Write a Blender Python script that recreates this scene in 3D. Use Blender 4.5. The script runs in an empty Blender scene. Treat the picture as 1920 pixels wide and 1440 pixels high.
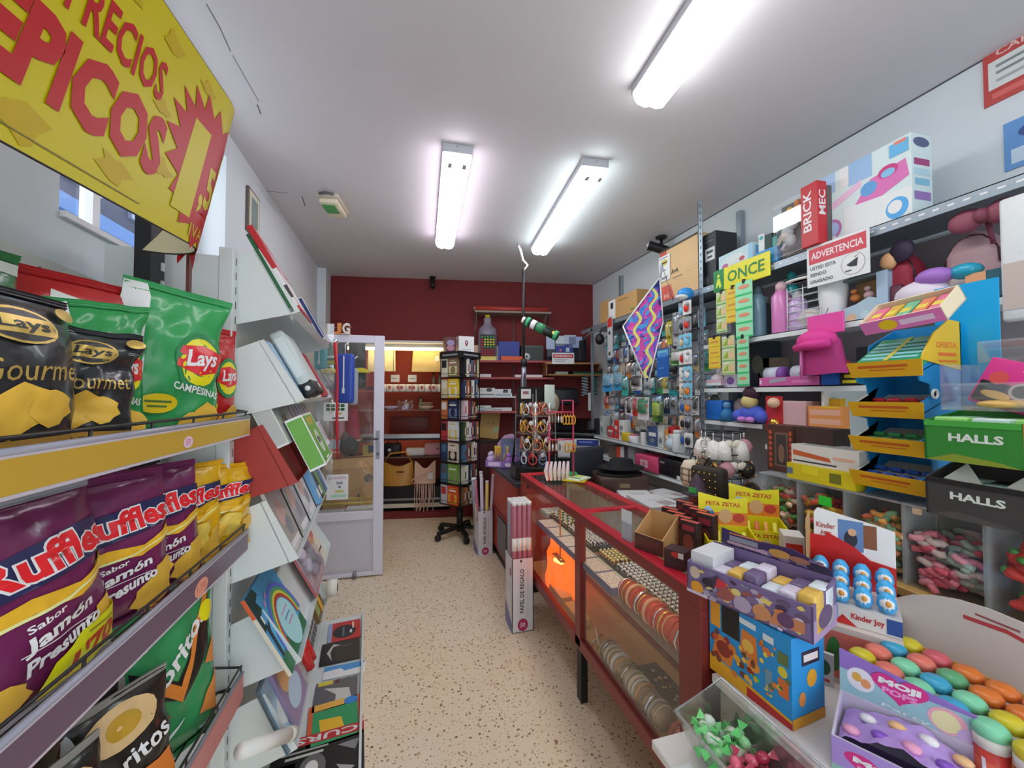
import bpy, bmesh, math, random
from mathutils import Vector, Matrix
from mathutils.geometry import tessellate_polygon
random.seed(7)
SC = bpy.context.scene
COL = SC.collection
R = math.radians
# ---------------------------------------------------------------- camera, world, exposure
F, YAW, PITCH, CH = 740.0, 15.5, 1.5, 1.54
cd = bpy.data.cameras.new('shop_camera'); CAM = bpy.data.objects.new('shop_camera', cd); COL.objects.link(CAM)
cd.sensor_width = 36; cd.lens = F / 1920 * 36; cd.clip_start = 0.02; cd.clip_end = 60
CAM.location = (0, 0, CH); CAM.rotation_euler = (R(90 + PITCH), 0, R(-YAW))
SC.camera = CAM
SC.view_settings.view_transform = 'Standard'; SC.view_settings.look = 'None'
SC.view_settings.gamma = 1; SC.view_settings.use_curve_mapping = False
SC.view_settings.exposure = 0.12
wd = bpy.data.worlds.new('daylight'); SC.world = wd; wd.use_nodes = True
wb = wd.node_tree.nodes['Background']; wb.inputs[0].default_value = (0.86, 0.93, 1.0, 1); wb.inputs[1].default_value = 2.6
LAMP_E, NICHE_E = 11.0, 14.0
SC.cycles.max_bounces = 10; SC.cycles.transparent_max_bounces = 24; SC.cycles.sample_clamp_indirect = 6
CM = CAM.rotation_euler.to_matrix()
def ray(px, py): return CM @ Vector(((px - 960) / F, -(py - 720) / F, -1))
CP = Vector((0, 0, CH))
def onX(px, py, X): d = ray(px, py); return CP + d * (X / d.x)
def onZ(px, py, Z): d = ray(px, py); return CP + d * ((Z - CH) / d.z)
def onY(px, py, Y): d = ray(px, py); return CP + d * (Y / d.y)
def atd(px, py, zc): return CP + ray(px, py) * zc

# ---------------------------------------------------------------- materials
def lin(c):
    c /= 255.0
    return c / 12.92 if c <= .04045 else ((c + .055) / 1.055) ** 2.4
def rgb(h, k=1.35):
    if isinstance(h, str): h = tuple(int(h[i:i + 2], 16) for i in (0, 2, 4))
    return tuple(min(.88, lin(c) * k) for c in h) + (1,)
MC = {}
def M(h, rough=.5, metal=0., emit=0., bump=0., bs=60., var=.05, k=1.35, coat=0., vs=8., spec=.5):
    key = (h, rough, metal, emit, bump, bs, var, k, coat, vs, spec)
    if key in MC: return MC[key]
    m = bpy.data.materials.new('surface_%s' % h); m.use_nodes = True
    nt = m.node_tree; b = nt.nodes['Principled BSDF']; c = rgb(h, k)
    b.inputs['Base Color'].default_value = c; b.inputs['Roughness'].default_value = rough
    b.inputs['Metallic'].default_value = metal; b.inputs['Coat Weight'].default_value = coat
    b.inputs['Specular IOR Level'].default_value = spec
    if emit:
        b.inputs['Emission Color'].default_value = c; b.inputs['Emission Strength'].default_value = emit
    if var or bump:
        tc = nt.nodes.new('ShaderNodeTexCoord'); n = nt.nodes.new('ShaderNodeTexNoise')
        nt.links.new(tc.outputs['Object'], n.inputs['Vector']); n.inputs['Scale'].default_value = vs
        n.inputs['Detail'].default_value = 3
        if var:
            mp = nt.nodes.new('ShaderNodeMapRange'); mp.inputs[3].default_value = 1 - var; mp.inputs[4].default_value = 1 + var
            nt.links.new(n.outputs[0], mp.inputs[0])
            mx = nt.nodes.new('ShaderNodeVectorMath'); mx.operation = 'SCALE'; mx.inputs[0].default_value = c[:3]
            nt.links.new(mp.outputs[0], mx.inputs['Scale']); nt.links.new(mx.outputs[0], b.inputs['Base Color'])
        if bump:
            n2 = nt.nodes.new('ShaderNodeTexNoise'); n2.inputs['Scale'].default_value = bs
            nt.links.new(tc.outputs['Object'], n2.inputs['Vector'])
            bp = nt.nodes.new('ShaderNodeBump'); bp.inputs['Strength'].default_value = bump; bp.inputs['Distance'].default_value = .01
            nt.links.new(n2.outputs[0], bp.inputs['Height']); nt.links.new(bp.outputs[0], b.inputs['Normal'])
    MC[key] = m
    return m
def G(h='ffffff', haze=.04, refl=.08, rough=.03):
    """clear pane: mostly see-through, a little gloss, a little haze"""
    key = ('G', h, haze, refl, rough)
    if key in MC: return MC[key]
    m = bpy.data.materials.new('clear_%s' % h); m.use_nodes = True; nt = m.node_tree; nt.nodes.clear()
    c = rgb(h, 1.0); o = nt.nodes.new('ShaderNodeOutputMaterial')
    t = nt.nodes.new('ShaderNodeBsdfTransparent'); t.inputs[0].default_value = tuple(.35 + .65 * min(1, x * 1.1) for x in c[:3]) + (1,)
    g = nt.nodes.new('ShaderNodeBsdfGlossy'); g.inputs['Roughness'].default_value = rough; g.inputs[0].default_value = (.9, .9, .9, 1)
    d = nt.nodes.new('ShaderNodeBsdfDiffuse'); d.inputs[0].default_value = c
    a = nt.nodes.new('ShaderNodeMixShader'); a.inputs[0].default_value = haze
    f = nt.nodes.new('ShaderNodeLayerWeight'); f.inputs[0].default_value = .35
    mu = nt.nodes.new('ShaderNodeMath'); mu.operation = 'MULTIPLY_ADD'; mu.inputs[1].default_value = .12; mu.inputs[2].default_value = refl
    e = nt.nodes.new('ShaderNodeMixShader')
    nt.links.new(f.outputs['Fresnel'], mu.inputs[0])
    nt.links.new(t.outputs[0], a.inputs[1]); nt.links.new(d.outputs[0], a.inputs[2])
    nt.links.new(mu.outputs[0], e.inputs[0]); nt.links.new(a.outputs[0], e.inputs[1]); nt.links.new(g.outputs[0], e.inputs[2])
    nt.links.new(e.outputs[0], o.inputs[0])
    MC[key] = m
    return m
WHITE = M('d4d8da', .45); PLATE = M('c8ccca', .4); GREYM = M('8f9aa0', .4, .6); BLACK = M('151517', .5); BLACKG = M('101012', .25)
CHROME = M('d8d8d8', .18, 1.); GOLD = M('d8a850', .22, 1.); SILVER = M('c8ccd0', .2, 1.); CARD = M('b98f5c', .8, k=1.2); CARDIN = M('a8824f', .85)
GLASS = G('f6fbf9', .008, .015); ACRYL = G('f0f2f2', .06, .10); FILM = G('f2f2f6', .10, .16, .12)

# ---------------------------------------------------------------- mesh builder
TC = {}
def text2d(s, bold=.0):
    key = (s, bold)
    if key in TC: return TC[key]
    cu = bpy.data.curves.new('lettering', 'FONT'); cu.body = s; cu.size = 1; cu.resolution_u = 2; cu.offset = bold
    ob = bpy.data.objects.new('lettering', cu); me = ob.to_mesh()
    vs = [(v.co.x, v.co.y) for v in me.vertices]; fs = [tuple(p.vertices) for p in me.polygons]
    ob.to_mesh_clear(); bpy.data.objects.remove(ob); bpy.data.curves.remove(cu)
    x0 = min(v[0] for v in vs); x1 = max(v[0] for v in vs); y0 = min(v[1] for v in vs); y1 = max(v[1] for v in vs)
    vs = [((x - x0) / max(x1 - x0, 1e-6) - .5, (y - y0) / max(y1 - y0, 1e-6) - .5) for x, y in vs]
    TC[key] = (vs, fs)
    return TC[key]
BX = {}
def unit_bevel(w, d, h, r, seg):
    key = (round(w, 4), round(d, 4), round(h, 4), round(r, 4), seg)
    if key not in BX:
        bm = bmesh.new(); bmesh.ops.create_cube(bm, size=1)
        for v in bm.verts: v.co.x *= w; v.co.y *= d; v.co.z *= h
        bmesh.ops.bevel(bm, geom=bm.edges[:], offset=min(r, .49 * min(w, d, h)), segments=seg, profile=.5, affect='EDGES', clamp_overlap=True)
        bm.verts.index_update()
        BX[key] = ([v.co.copy() for v in bm.verts], [[v.index for v in f.verts] for f in bm.faces]); bm.free()
    return BX[key]
class MB:
    def __init__(s, T=None): s.v = []; s.f = []; s.mi = []; s.sm = []; s.mats = []; s.T = T
    def add(s, vs, fs, m, smooth=False):
        if m not in s.mats: s.mats.append(m)
        k = s.mats.index(m); o = len(s.v)
        s.v += [s.T @ Vector(v) for v in vs] if s.T else [Vector(v) for v in vs]
        for f in fs: s.f.append([i + o for i in f]); s.mi.append(k); s.sm.append(smooth)
        return s
    def box(s, lo, hi, m, r=0, seg=2):
        if r:
            c = [(a + b) / 2 for a, b in zip(lo, hi)]; vs, fs = unit_bevel(*[abs(b - a) for a, b in zip(lo, hi)], r, seg)
            return s.add([(v.x + c[0], v.y + c[1], v.z + c[2]) for v in vs], fs, m, seg > 1)
        x0, y0, z0 = lo; x1, y1, z1 = hi
        return s.add([(x0, y0, z0), (x1, y0, z0), (x1, y1, z0), (x0, y1, z0), (x0, y0, z1), (x1, y0, z1), (x1, y1, z1), (x0, y1, z1)],
                     [(0, 3, 2, 1), (4, 5, 6, 7), (0, 1, 5, 4), (1, 2, 6, 5), (2, 3, 7, 6), (3, 0, 4, 7)], m)
    def bar(s, a, b, w, h, m, up=(0, 0, 1)):
        a = Vector(a); b = Vector(b); d = (b - a).normalized(); u = Vector(up); x = d.cross(u)
        if x.length < 1e-4: x = d.cross(Vector((1, 0, 0)))
        x.normalize(); z = x.cross(d); x *= w / 2; z *= h / 2
        return s.add([a - x - z, a + x - z, a + x + z, a - x + z, b - x - z, b + x - z, b + x + z, b - x + z],
                     [(0, 1, 2, 3), (7, 6, 5, 4), (0, 4, 5, 1), (1, 5, 6, 2), (2, 6, 7, 3), (3, 7, 4, 0)], m)
    def tube(s, pts, r, m, n=8, closed=False):
        pts = [Vector(p) for p in pts]; k = len(pts); rs = r if isinstance(r, (list, tuple)) else [r] * k
        vs = []; fs = []; prev = None
        for i, p in enumerate(pts):
            a = pts[(i - 1) % k] if (closed or i) else p; b = pts[(i + 1) % k] if (closed or i < k - 1) else p
            t = (b - a).normalized()
            x = t.orthogonal() if prev is None else prev - t * prev.dot(t)
            x.normalize(); prev = x; y = t.cross(x)
            for j in range(n):
                q = 2 * math.pi * j / n; vs.append(p + (x * math.cos(q) + y * math.sin(q)) * rs[i])
        for i in range(k if closed else k - 1):
            for j in range(n):
                a = i * n + j; b = i * n + (j + 1) % n; c = ((i + 1) % k) * n
                fs.append((a, b, c + (j + 1) % n, c + j))
        if not closed: fs += [tuple(range(n))[::-1], tuple(range((k - 1) * n, k * n))]
        return s.add(vs, fs, m, True)
    def lathe(s, prof, m, n=16, c=(0, 0, 0), axis='z', smooth=True, sq=1.0):
        vs = []; fs = []
        for r, z in prof:
            for j in range(n):
                q = 2 * math.pi * j / n; x = r * math.cos(q); y = r * math.sin(q) * sq
                p = (x, y, z) if axis == 'z' else ((x, -z, y) if axis == 'y' else (z, x, y))
                vs.append((p[0] + c[0], p[1] + c[1], p[2] + c[2]))
        for i in range(len(prof) - 1):
            for j in range(n): fs.append((i * n + j, i * n + (j + 1) % n, (i + 1) * n + (j + 1) % n, (i + 1) * n + j))
        fs += [tuple(range(n))[::-1], tuple(range((len(prof) - 1) * n, len(prof) * n))]
        return s.add(vs, fs, m, smooth)
    def sph(s, c, r, m, n=10, k=7, rot=None):
        if not isinstance(r, (tuple, list)): r = (r, r, r)
        vs = []; fs = []
        for i in range(k + 1):
            t = math.pi * i / k
            for j in range(n):
                q = 2 * math.pi * j / n; p = Vector((r[0] * math.sin(t) * math.cos(q), r[1] * math.sin(t) * math.sin(q), r[2] * math.cos(t)))
                if rot: p = rot @ p
                vs.append(p + Vector(c))
        for i in range(k):
            for j in range(n): fs.append((i * n + j, (i + 1) * n + j, (i + 1) * n + (j + 1) % n, i * n + (j + 1) % n))
        return s.add(vs, fs, m, True)
    def surf(s, fn, nu, nv, m, smooth=True):
        vs = [fn(i / nu, j / nv) for j in range(nv + 1) for i in range(nu + 1)]; w = nu + 1
        return s.add(vs, [(j * w + i, j * w + i + 1, (j + 1) * w + i + 1, (j + 1) * w + i) for j in range(nv) for i in range(nu)], m, smooth)
    def plate(s, pts, thick, m, n=None):
        """flat polygon of 3D points given a thickness along its normal"""
        pts = [Vector(p) for p in pts]; k = len(pts)
        if n is None:
            n = Vector((0, 0, 0))
            for i in range(k): n += (pts[i] - pts[0]).cross(pts[(i + 1) % k] - pts[0])
        n = Vector(n).normalized() * thick; tr = tessellate_polygon([pts]); vs = pts + [p + n for p in pts]
        fs = [tuple(t) for t in tr] + [tuple(i + k for i in t)[::-1] for t in tr] + [(i, (i + 1) % k, (i + 1) % k + k, i + k) for i in range(k)]
        return s.add(vs, fs, m)
    def decal(s, fm, items, e0=.0005, de=.00015, curved=False, lim=.05):
        """printed shapes laid on a surface map fm(u,v,e)"""
        e = e0
        for it in items:
            k = it[0]; m = it[-1]
            if isinstance(m, str): m = M(m, .45)
            if k == 'r':
                _, u0, v0, u1, v1 = it[:5]; n = 10 if curved else 1
                vs = [fm(u0 + (u1 - u0) * i / n, v0 + (v1 - v0) * j / n, e) for j in range(n + 1) for i in range(n + 1)]
                fs = [(j * (n + 1) + i, j * (n + 1) + i + 1, (j + 1) * (n + 1) + i + 1, (j + 1) * (n + 1) + i) for j in range(n) for i in range(n)]
            elif k == 'e':
                _, cu, cv, ru, rv = it[:5]; rot = it[5] if len(it) > 6 else 0; n = 18; ks = 4 if curved else 1; vs = [fm(cu, cv, e)]; fs = []
                for q in range(1, ks + 1):
                    for i in range(n):
                        t = 2 * math.pi * i / n; x = ru * math.cos(t) * q / ks; y = rv * math.sin(t) * q / ks
                        vs.append(fm(cu + x * math.cos(rot) - y * math.sin(rot), cv + x * math.sin(rot) + y * math.cos(rot), e))
                fs = [(0, 1 + i, 1 + (i + 1) % n) for i in range(n)]
                for q in range(ks - 1):
                    for i in range(n): fs.append((1 + q * n + i, 1 + (q + 1) * n + i, 1 + (q + 1) * n + (i + 1) % n, 1 + q * n + (i + 1) % n))
            elif k == 'p':
                pts = it[1]; tr = tessellate_polygon([[Vector((a, b, 0)) for a, b in pts]]); vs = list(pts); fs = [list(t) for t in tr]
                if curved: vs, fs = refine(vs, fs, lim)
                vs = [fm(a, b, e) for a, b in vs]
            elif k == 't':
                _, st, cu, cv, w, h = it[:6]; rot = it[6] if len(it) > 7 else 0; bold = it[7] if len(it) > 8 else .01
                tv, fs = text2d(st, bold); c0 = math.cos(rot); s0 = math.sin(rot); sh = it[8] if len(it) > 9 else 0
                vs = [(cu + x * w * c0 - y * h * s0 + sh * y * h, cv + x * w * s0 + y * h * c0) for x, y in tv]
                if curved: vs, fs = refine(vs, fs, lim)
                vs = [fm(a, b, e) for a, b in vs]
            s.add(vs, fs, m, curved); e += de if len(items) < 14 else de * 14 / len(items)
        return s
    def build(s, name, parent=None, loc=None, rot=None):
        me = bpy.data.meshes.new(name)
        me.from_pydata([tuple(v) for v in s.v], [], s.f)
        for m in s.mats: me.materials.append(m)
        me.polygons.foreach_set('material_index', s.mi); me.polygons.foreach_set('use_smooth', s.sm); me.update()
        o = bpy.data.objects.new(name, me); COL.objects.link(o)
        if parent: o.parent = parent
        if loc is not None: o.location = loc
        if rot is not None: o.rotation_euler = rot
        return o
def refine(vs, fs, lim):
    bm = bmesh.new(); bv = [bm.verts.new((a, b, 0)) for a, b in vs]
    for f in fs:
        try: bm.faces.new([bv[i] for i in f])
        except ValueError: pass
    for _ in range(4):
        es = [e for e in bm.edges if e.calc_length() > lim]
        if not es: break
        bmesh.ops.subdivide_edges(bm, edges=es, cuts=1)
        bmesh.ops.triangulate(bm, faces=bm.faces[:])
    bm.verts.index_update()
    r = ([(v.co.x, v.co.y) for v in bm.verts], [[v.index for v in f.verts] for f in bm.faces]); bm.free()
    return r

# ---------------------------------------------------------------- things, parts, structure
def tag(o, label, cat, group=None, kind=None):
    o['label'] = label; o['category'] = cat
    if group: o['group'] = group
    if kind: o['kind'] = kind
    return o
def thing(name, label, cat, loc=(0, 0, 0), rz=0., group=None, rot=None):
    o = bpy.data.objects.new(name, None); COL.objects.link(o); o.empty_display_size = .05
    o.location = loc; o.rotation_euler = rot or (0, 0, R(rz))
    return tag(o, label, cat, group)
def single(mb, name, label, cat, loc=(0, 0, 0), rz=0., group=None, rot=None):
    o = mb.build(name); o.location = loc; o.rotation_euler = rot or (0, 0, R(rz))
    return tag(o, label, cat, group)
def struct(mb, name): o = mb.build(name); o['kind'] = 'structure'; return o
def dup(src, loc=None, rz=None, label=None, group=None, rot=None):
    r = src.copy(); COL.objects.link(r)
    if loc is not None: r.location = loc
    if rz is not None: r.rotation_euler = (0, 0, R(rz))
    if rot is not None: r.rotation_euler = rot
    if label: r['label'] = label
    if group: r['group'] = group
    for c in KIDS(src):
        k = c.copy(); COL.objects.link(k); k.parent = r
        for g in KIDS(c):
            q = g.copy(); COL.objects.link(q); q.parent = k
    return r
def KIDS(o): return [c for c in bpy.data.objects if c.parent == o]
def faces(w, d, h):
    return {'f': lambda u, v, e: (-w / 2 + u * w, -d / 2 - e, v * h), 't': lambda u, v, e: (-w / 2 + u * w, -d / 2 + v * d, h + e),
            'l': lambda u, v, e: (-w / 2 - e, d / 2 - u * d, v * h), 'r': lambda u, v, e: (w / 2 + e, -d / 2 + u * d, v * h),
            'b': lambda u, v, e: (w / 2 - u * w, d / 2 + e, v * h)}
def carton_mb(size, col, dec=None, r=0., rough=.5):
    w, d, h = size; mb = MB(); m = M(col, rough) if isinstance(col, str) else col
    mb.box((-w / 2, -d / 2, 0), (w / 2, d / 2, h), m, r)
    fm = faces(w, d, h)
    for k, items in (dec or {}).items(): mb.decal(fm[k], items)
    return mb
def carton(name, label, cat, loc, size, rz, col, dec=None, group=None, r=0., rot=None, rough=.5):
    return single(carton_mb(size, col, dec, r, rough), name, label, cat, loc, rz, group, rot)
def busy(seed, n, pal, u0=.03, v0=.05, u1=.97, v1=.95, s=.06, asp=1.6):
    """crowded cartoon print: many small overlapping shapes"""
    q = random.Random(seed); o = []
    for i in range(n):
        u = q.uniform(u0, u1); v = q.uniform(v0, v1); r = s * q.uniform(.4, 1.1); m = q.choice(pal)
        if q.random() < .45: o.append(('e', u, v, min(r, u, 1 - u), min(r * asp * q.uniform(.6, 1), v, 1 - v), m))
        else:
            k = q.randint(4, 6); a0 = q.uniform(0, 6)
            o.append(('p', [(min(1, max(0, u + r * q.uniform(.5, 1.2) * math.cos(a0 + j * 6.283 / k))), min(1, max(0, v + r * asp * q.uniform(.5, 1.2) * math.sin(a0 + j * 6.283 / k)))) for j in range(k)], m))
    return o
def tray_mb(size, col, inner, wall=.004, front=1., back=1., dec=None):
    """open box: walls with a lower front"""
    w, d, h = size; mb = MB(); m = M(col) if isinstance(col, str) else col; mi = M(inner) if isinstance(inner, str) else inner
    mb.box((-w / 2, -d / 2, 0), (w / 2, d / 2, wall), m)
    mb.box((-w / 2, -d / 2, 0), (w / 2, -d / 2 + wall, h * front), m)
    mb.box((-w / 2, d / 2 - wall, 0), (w / 2, d / 2, h * back), m)
    for sx in (-1, 1):
        x = sx * (w / 2 - wall / 2); a = Vector((x - wall / 2, -d / 2, 0))
        mb.plate([(x - wall / 2, -d / 2, 0), (x - wall / 2, d / 2, 0), (x - wall / 2, d / 2, h * back), (x - wall / 2, -d / 2, h * front)], wall, m, (1, 0, 0))
    mb.box((-w / 2 + wall, -d / 2 + wall, wall), (w / 2 - wall, d / 2 - wall, wall + .0008), mi)
    fm = faces(w, d, h * front)
    for k, items in (dec or {}).items(): mb.decal(fm[k], items)
    return mb
ORD = ['first', 'second', 'third', 'fourth', 'fifth', 'sixth', 'seventh', 'eighth', 'ninth', 'tenth', 'eleventh', 'twelfth', 'thirteenth', 'fourteenth', 'fifteenth', 'sixteenth', 'seventeenth', 'eighteenth', 'nineteenth', 'twentieth']
CN = {'c23028': 'red', '2e5fae': 'blue', '3f9a58': 'green', 'e2c12c': 'yellow', 'd9dadc': 'white', '26262a': 'black', '35a5a8': 'teal', 'd86aa0': 'pink',
      'e07a30': 'orange', '7a4fa0': 'purple', '8a8f96': 'grey', 'a9c63f': 'lime', '74b8dc': 'light blue', '6b4a34': 'brown', 'cdb892': 'beige', '22314f': 'navy', '7c1f26': 'maroon'}
NC = {v: k for k, v in CN.items()}
# ================================================================ THE ROOM
XL, XR, ZC = -0.95, 2.43, 3.0
BW = Matrix.Translation((-.9, 5.25, 0)) @ Matrix.Rotation(R(-8.7), 4, 'Z')     # back wall frame: x along it, -y into the shop
BL = 3.369
def bw(x, y, z): return BW @ Vector((x, y, z))
def terrazzo():
    m = bpy.data.materials.new('terrazzo_floor'); m.use_nodes = True; nt = m.node_tree; b = nt.nodes['Principled BSDF']
    tc = nt.nodes.new('ShaderNodeTexCoord'); prev = None
    base = nt.nodes.new('ShaderNodeTexNoise'); base.inputs['Scale'].default_value = 2.2; nt.links.new(tc.outputs['Object'], base.inputs[0])
    r0 = nt.nodes.new('ShaderNodeValToRGB'); r0.color_ramp.elements[0].color = rgb('e2cdb0', 1.12); r0.color_ramp.elements[1].color = rgb('ead8bf', 1.15)
    nt.links.new(base.outputs[0], r0.inputs[0]); prev = r0.outputs[0]
    ws = nt.nodes.new('ShaderNodeTexNoise'); ws.inputs['Scale'].default_value = 30
    nt.links.new(tc.outputs['Object'], ws.inputs[0])
    mixv = nt.nodes.new('ShaderNodeMix'); mixv.data_type = 'VECTOR'; mixv.inputs[0].default_value = .018
    nt.links.new(tc.outputs['Object'], mixv.inputs[4]); nt.links.new(ws.outputs['Color'], mixv.inputs[5])
    for sc, th, cols in ((46, .26, ('7a5a48', 'a8886a', 'cfa474')), (95, .27, ('75604f', 'bd9a72', 'b09c88')), (30, .22, ('ecdfca', 'd2b08c', 'a07c64'))):
        v = nt.nodes.new('ShaderNodeTexVoronoi'); v.inputs['Scale'].default_value = sc; nt.links.new(mixv.outputs[1], v.inputs['Vector'])
        lt = nt.nodes.new('ShaderNodeMath'); lt.operation = 'LESS_THAN'; lt.inputs[1].default_value = th; nt.links.new(v.outputs['Distance'], lt.inputs[0])
        sx = nt.nodes.new('ShaderNodeSeparateColor'); nt.links.new(v.outputs['Color'], sx.inputs[0])
        on = nt.nodes.new('ShaderNodeMath'); on.operation = 'GREATER_THAN'; on.inputs[1].default_value = .52; nt.links.new(sx.outputs[1], on.inputs[0])
        ml = nt.nodes.new('ShaderNodeMath'); ml.operation = 'MULTIPLY'; nt.links.new(lt.outputs[0], ml.inputs[0]); nt.links.new(on.outputs[0], ml.inputs[1])
        cr = nt.nodes.new('ShaderNodeValToRGB'); cr.color_ramp.elements[0].color = rgb(cols[0], 1.0); cr.color_ramp.elements[1].color = rgb(cols[2], 1.0)
        cr.color_ramp.elements.new(.5).color = rgb(cols[1], 1.0); nt.links.new(sx.outputs[0], cr.inputs[0])
        mx = nt.nodes.new('ShaderNodeMix'); mx.data_type = 'RGBA'; nt.links.new(ml.outputs[0], mx.inputs[0])
        nt.links.new(prev, mx.inputs[6]); nt.links.new(cr.outputs[0], mx.inputs[7]); prev = mx.outputs[2]
    nt.links.new(prev, b.inputs['Base Color']); b.inputs['Roughness'].default_value = .38
    return m
WALLM = M('c6ccd0', .8, bump=.06, bs=30, var=.04, vs=2); CEILM = M('c4c2c6', .85, bump=.05, bs=18, var=.05, vs=1.5); REDW = M('7e2a2b', .75, bump=.05, bs=40, k=1.05)
YF = -1.6
struct(MB().box((XL - .3, YF - .1, -.06), (XR + .3, 5.95, 0), terrazzo()), 'floor')
mb = MB(); mb.box((XL - .3, YF - .1, ZC), (XR + .3, 5.95, ZC + .06), CEILM)
def crack(pts, w=.004, z=ZC - .0012):
    ps = [onZ(x, y, z) for x, y in pts]
    for a, b in zip(ps, ps[1:]): mb.bar(a, b, w, .0012, M('6a6668', .9), )
crack([(387, 8), (412, 52), (432, 96)], .003); crack([(436, 104), (462, 150), (485, 190)], .002); crack([(482, 196), (489, 214)], .005)
crack([(566, 368), (572, 386)], .006); crack([(495, 358), (540, 362)], .003)
struct(mb, 'ceiling')
# left wall with a high window in it
w0, w1, wz0, wz1 = 1.42, 2.5, 2.05, 2.86
mb = MB()
for y0, y1, z0, z1 in ((YF, w0, 0, ZC), (w1, 5.4, 0, ZC), (w0, w1, 0, wz0), (w0, w1, wz1, ZC)): mb.box((XL - .22, y0, z0), (XL, y1, z1), WALLM)
struct(mb, 'wall_left')
mb = MB(); fm_ = M('d6d2dc', .4)
for lo, hi in (((-.17, w0, wz0), (-.12, w1, wz0 + .05)), ((-.17, w0, wz1 - .05), (-.12, w1, wz1)), ((-.17, w0, wz0 + .05), (-.12, w0 + .05, wz1 - .05)), ((-.17, w1 - .05, wz0 + .05), (-.12, w1, wz1 - .05)), ((-.165, w0 + .33, wz0 + .05), (-.125, w0 + .365, wz1 - .05))):
    mb.box((XL + lo[0], lo[1], lo[2]), (XL + hi[0], hi[1], hi[2]), fm_)
wn = struct(mb, 'window_1')
MB().box((XL - .150, w0 + .045, wz0 + .045), (XL - .146, w1 - .045, wz1 - .045), GLASS).build('pane', wn)
MB().box((XL - .12, w0 + .002, wz0), (XL + .015, w1 - .002, wz0 + .018), fm_).build('sill', wn)
# facade across the street, seen through the window
mb = MB(); mb.box((-4.3, .5, 0), (-4.0, 9, 7), M('333c52', .8, k=1.0))
fc = struct(mb, 'exterior_facade')
for i in range(5):
    for z in (2.2, 4.2):
        f = MB().box((-4.0, 1.2 + i * 1.5, z), (-3.95, 2.1 + i * 1.5, z + 1.3), M('6a7690', .5)).build('window_frame', fc)
        MB().box((-3.955, 1.27 + i * 1.5, z + .07), (-3.945, 2.03 + i * 1.5, z + 1.23), M('27324a', .4)).build('pane', f)
MB().box((-4.0, .5, 3.75), (-3.9, 9, 3.95), M('2c5488', .5)).build('awning_band', fc)
struct(MB().box((XR, YF, 0), (XR + .2, 5.4, ZC), WALLM), 'wall_right')
mb = MB(); mb.box((XR - .004, .2, ZC - .006), (XR, 4.75, ZC), M('4a4c50', .9)); struct(mb, 'trim_1')
mb = MB()
for lo, hi in (((XL, YF - .1, 0), (-.75, YF, ZC)), ((2.25, YF - .1, 0), (XR, YF, ZC)), ((-.75, YF - .1, 2.75), (2.25, YF, ZC)), ((-.75, YF - .1, 0), (2.25, YF, .25))): mb.box(lo, hi, WALLM)
struct(mb, 'wall_front')
mb = MB()
for x in (-.75, .24, 1.24, 2.21): mb.box((x, YF - .08, .25), (x + .04, YF - .03, 2.75), M('9aa0a6', .4, .6))
wf = struct(mb, 'window_2'); MB().box((-.75, YF - .06, .25), (2.25, YF - .055, 2.75), GLASS).build('pane', wf)
# back wall: maroon, with a display niche in it
NX0, NX1, NZ0, NZ1, ND = .06, 1.50, .07, 2.20, .55
mb = MB(BW)
for x0, x1, z0, z1 in ((-.1, NX0, 0, ZC), (NX1, BL + .1, 0, ZC), (NX0, NX1, NZ1, ZC), (NX0, NX1, 0, NZ0)): mb.box((x0, 0, z0), (x1, .1, z1), REDW)
struct(mb, 'wall_back')
struct(MB().box((XL, 4.94, 0), (-.862, 5.3, ZC), M('c9d0d6', .7)), 'column_left')
mb = MB(BW); nm = M('a8432e', .7, k=1.0); bl = M('17171b', .6)
mb.box((NX0, ND, 0), (NX1, ND + .03, NZ1 + .05), nm); mb.box((NX0 - .03, .1, 0), (NX0, ND + .03, NZ1 + .05), nm); mb.box((NX1, .1, 0), (NX1 + .03, ND + .03, NZ1 + .05), nm)
mb.box((NX0 - .03, .1, NZ1), (NX1 + .03, ND + .03, NZ1 + .05), M('d8d0c0', .6)); mb.box((NX0, .1, .02), (NX1, ND, NZ0), bl)
struct(mb, 'wall_niche')
struct(MB(BW).box((NX0, -.012, NZ1 - .015), (NX1, .1, NZ1 + .012), M('d4d6dc', .5)), 'trim_2')

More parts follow.
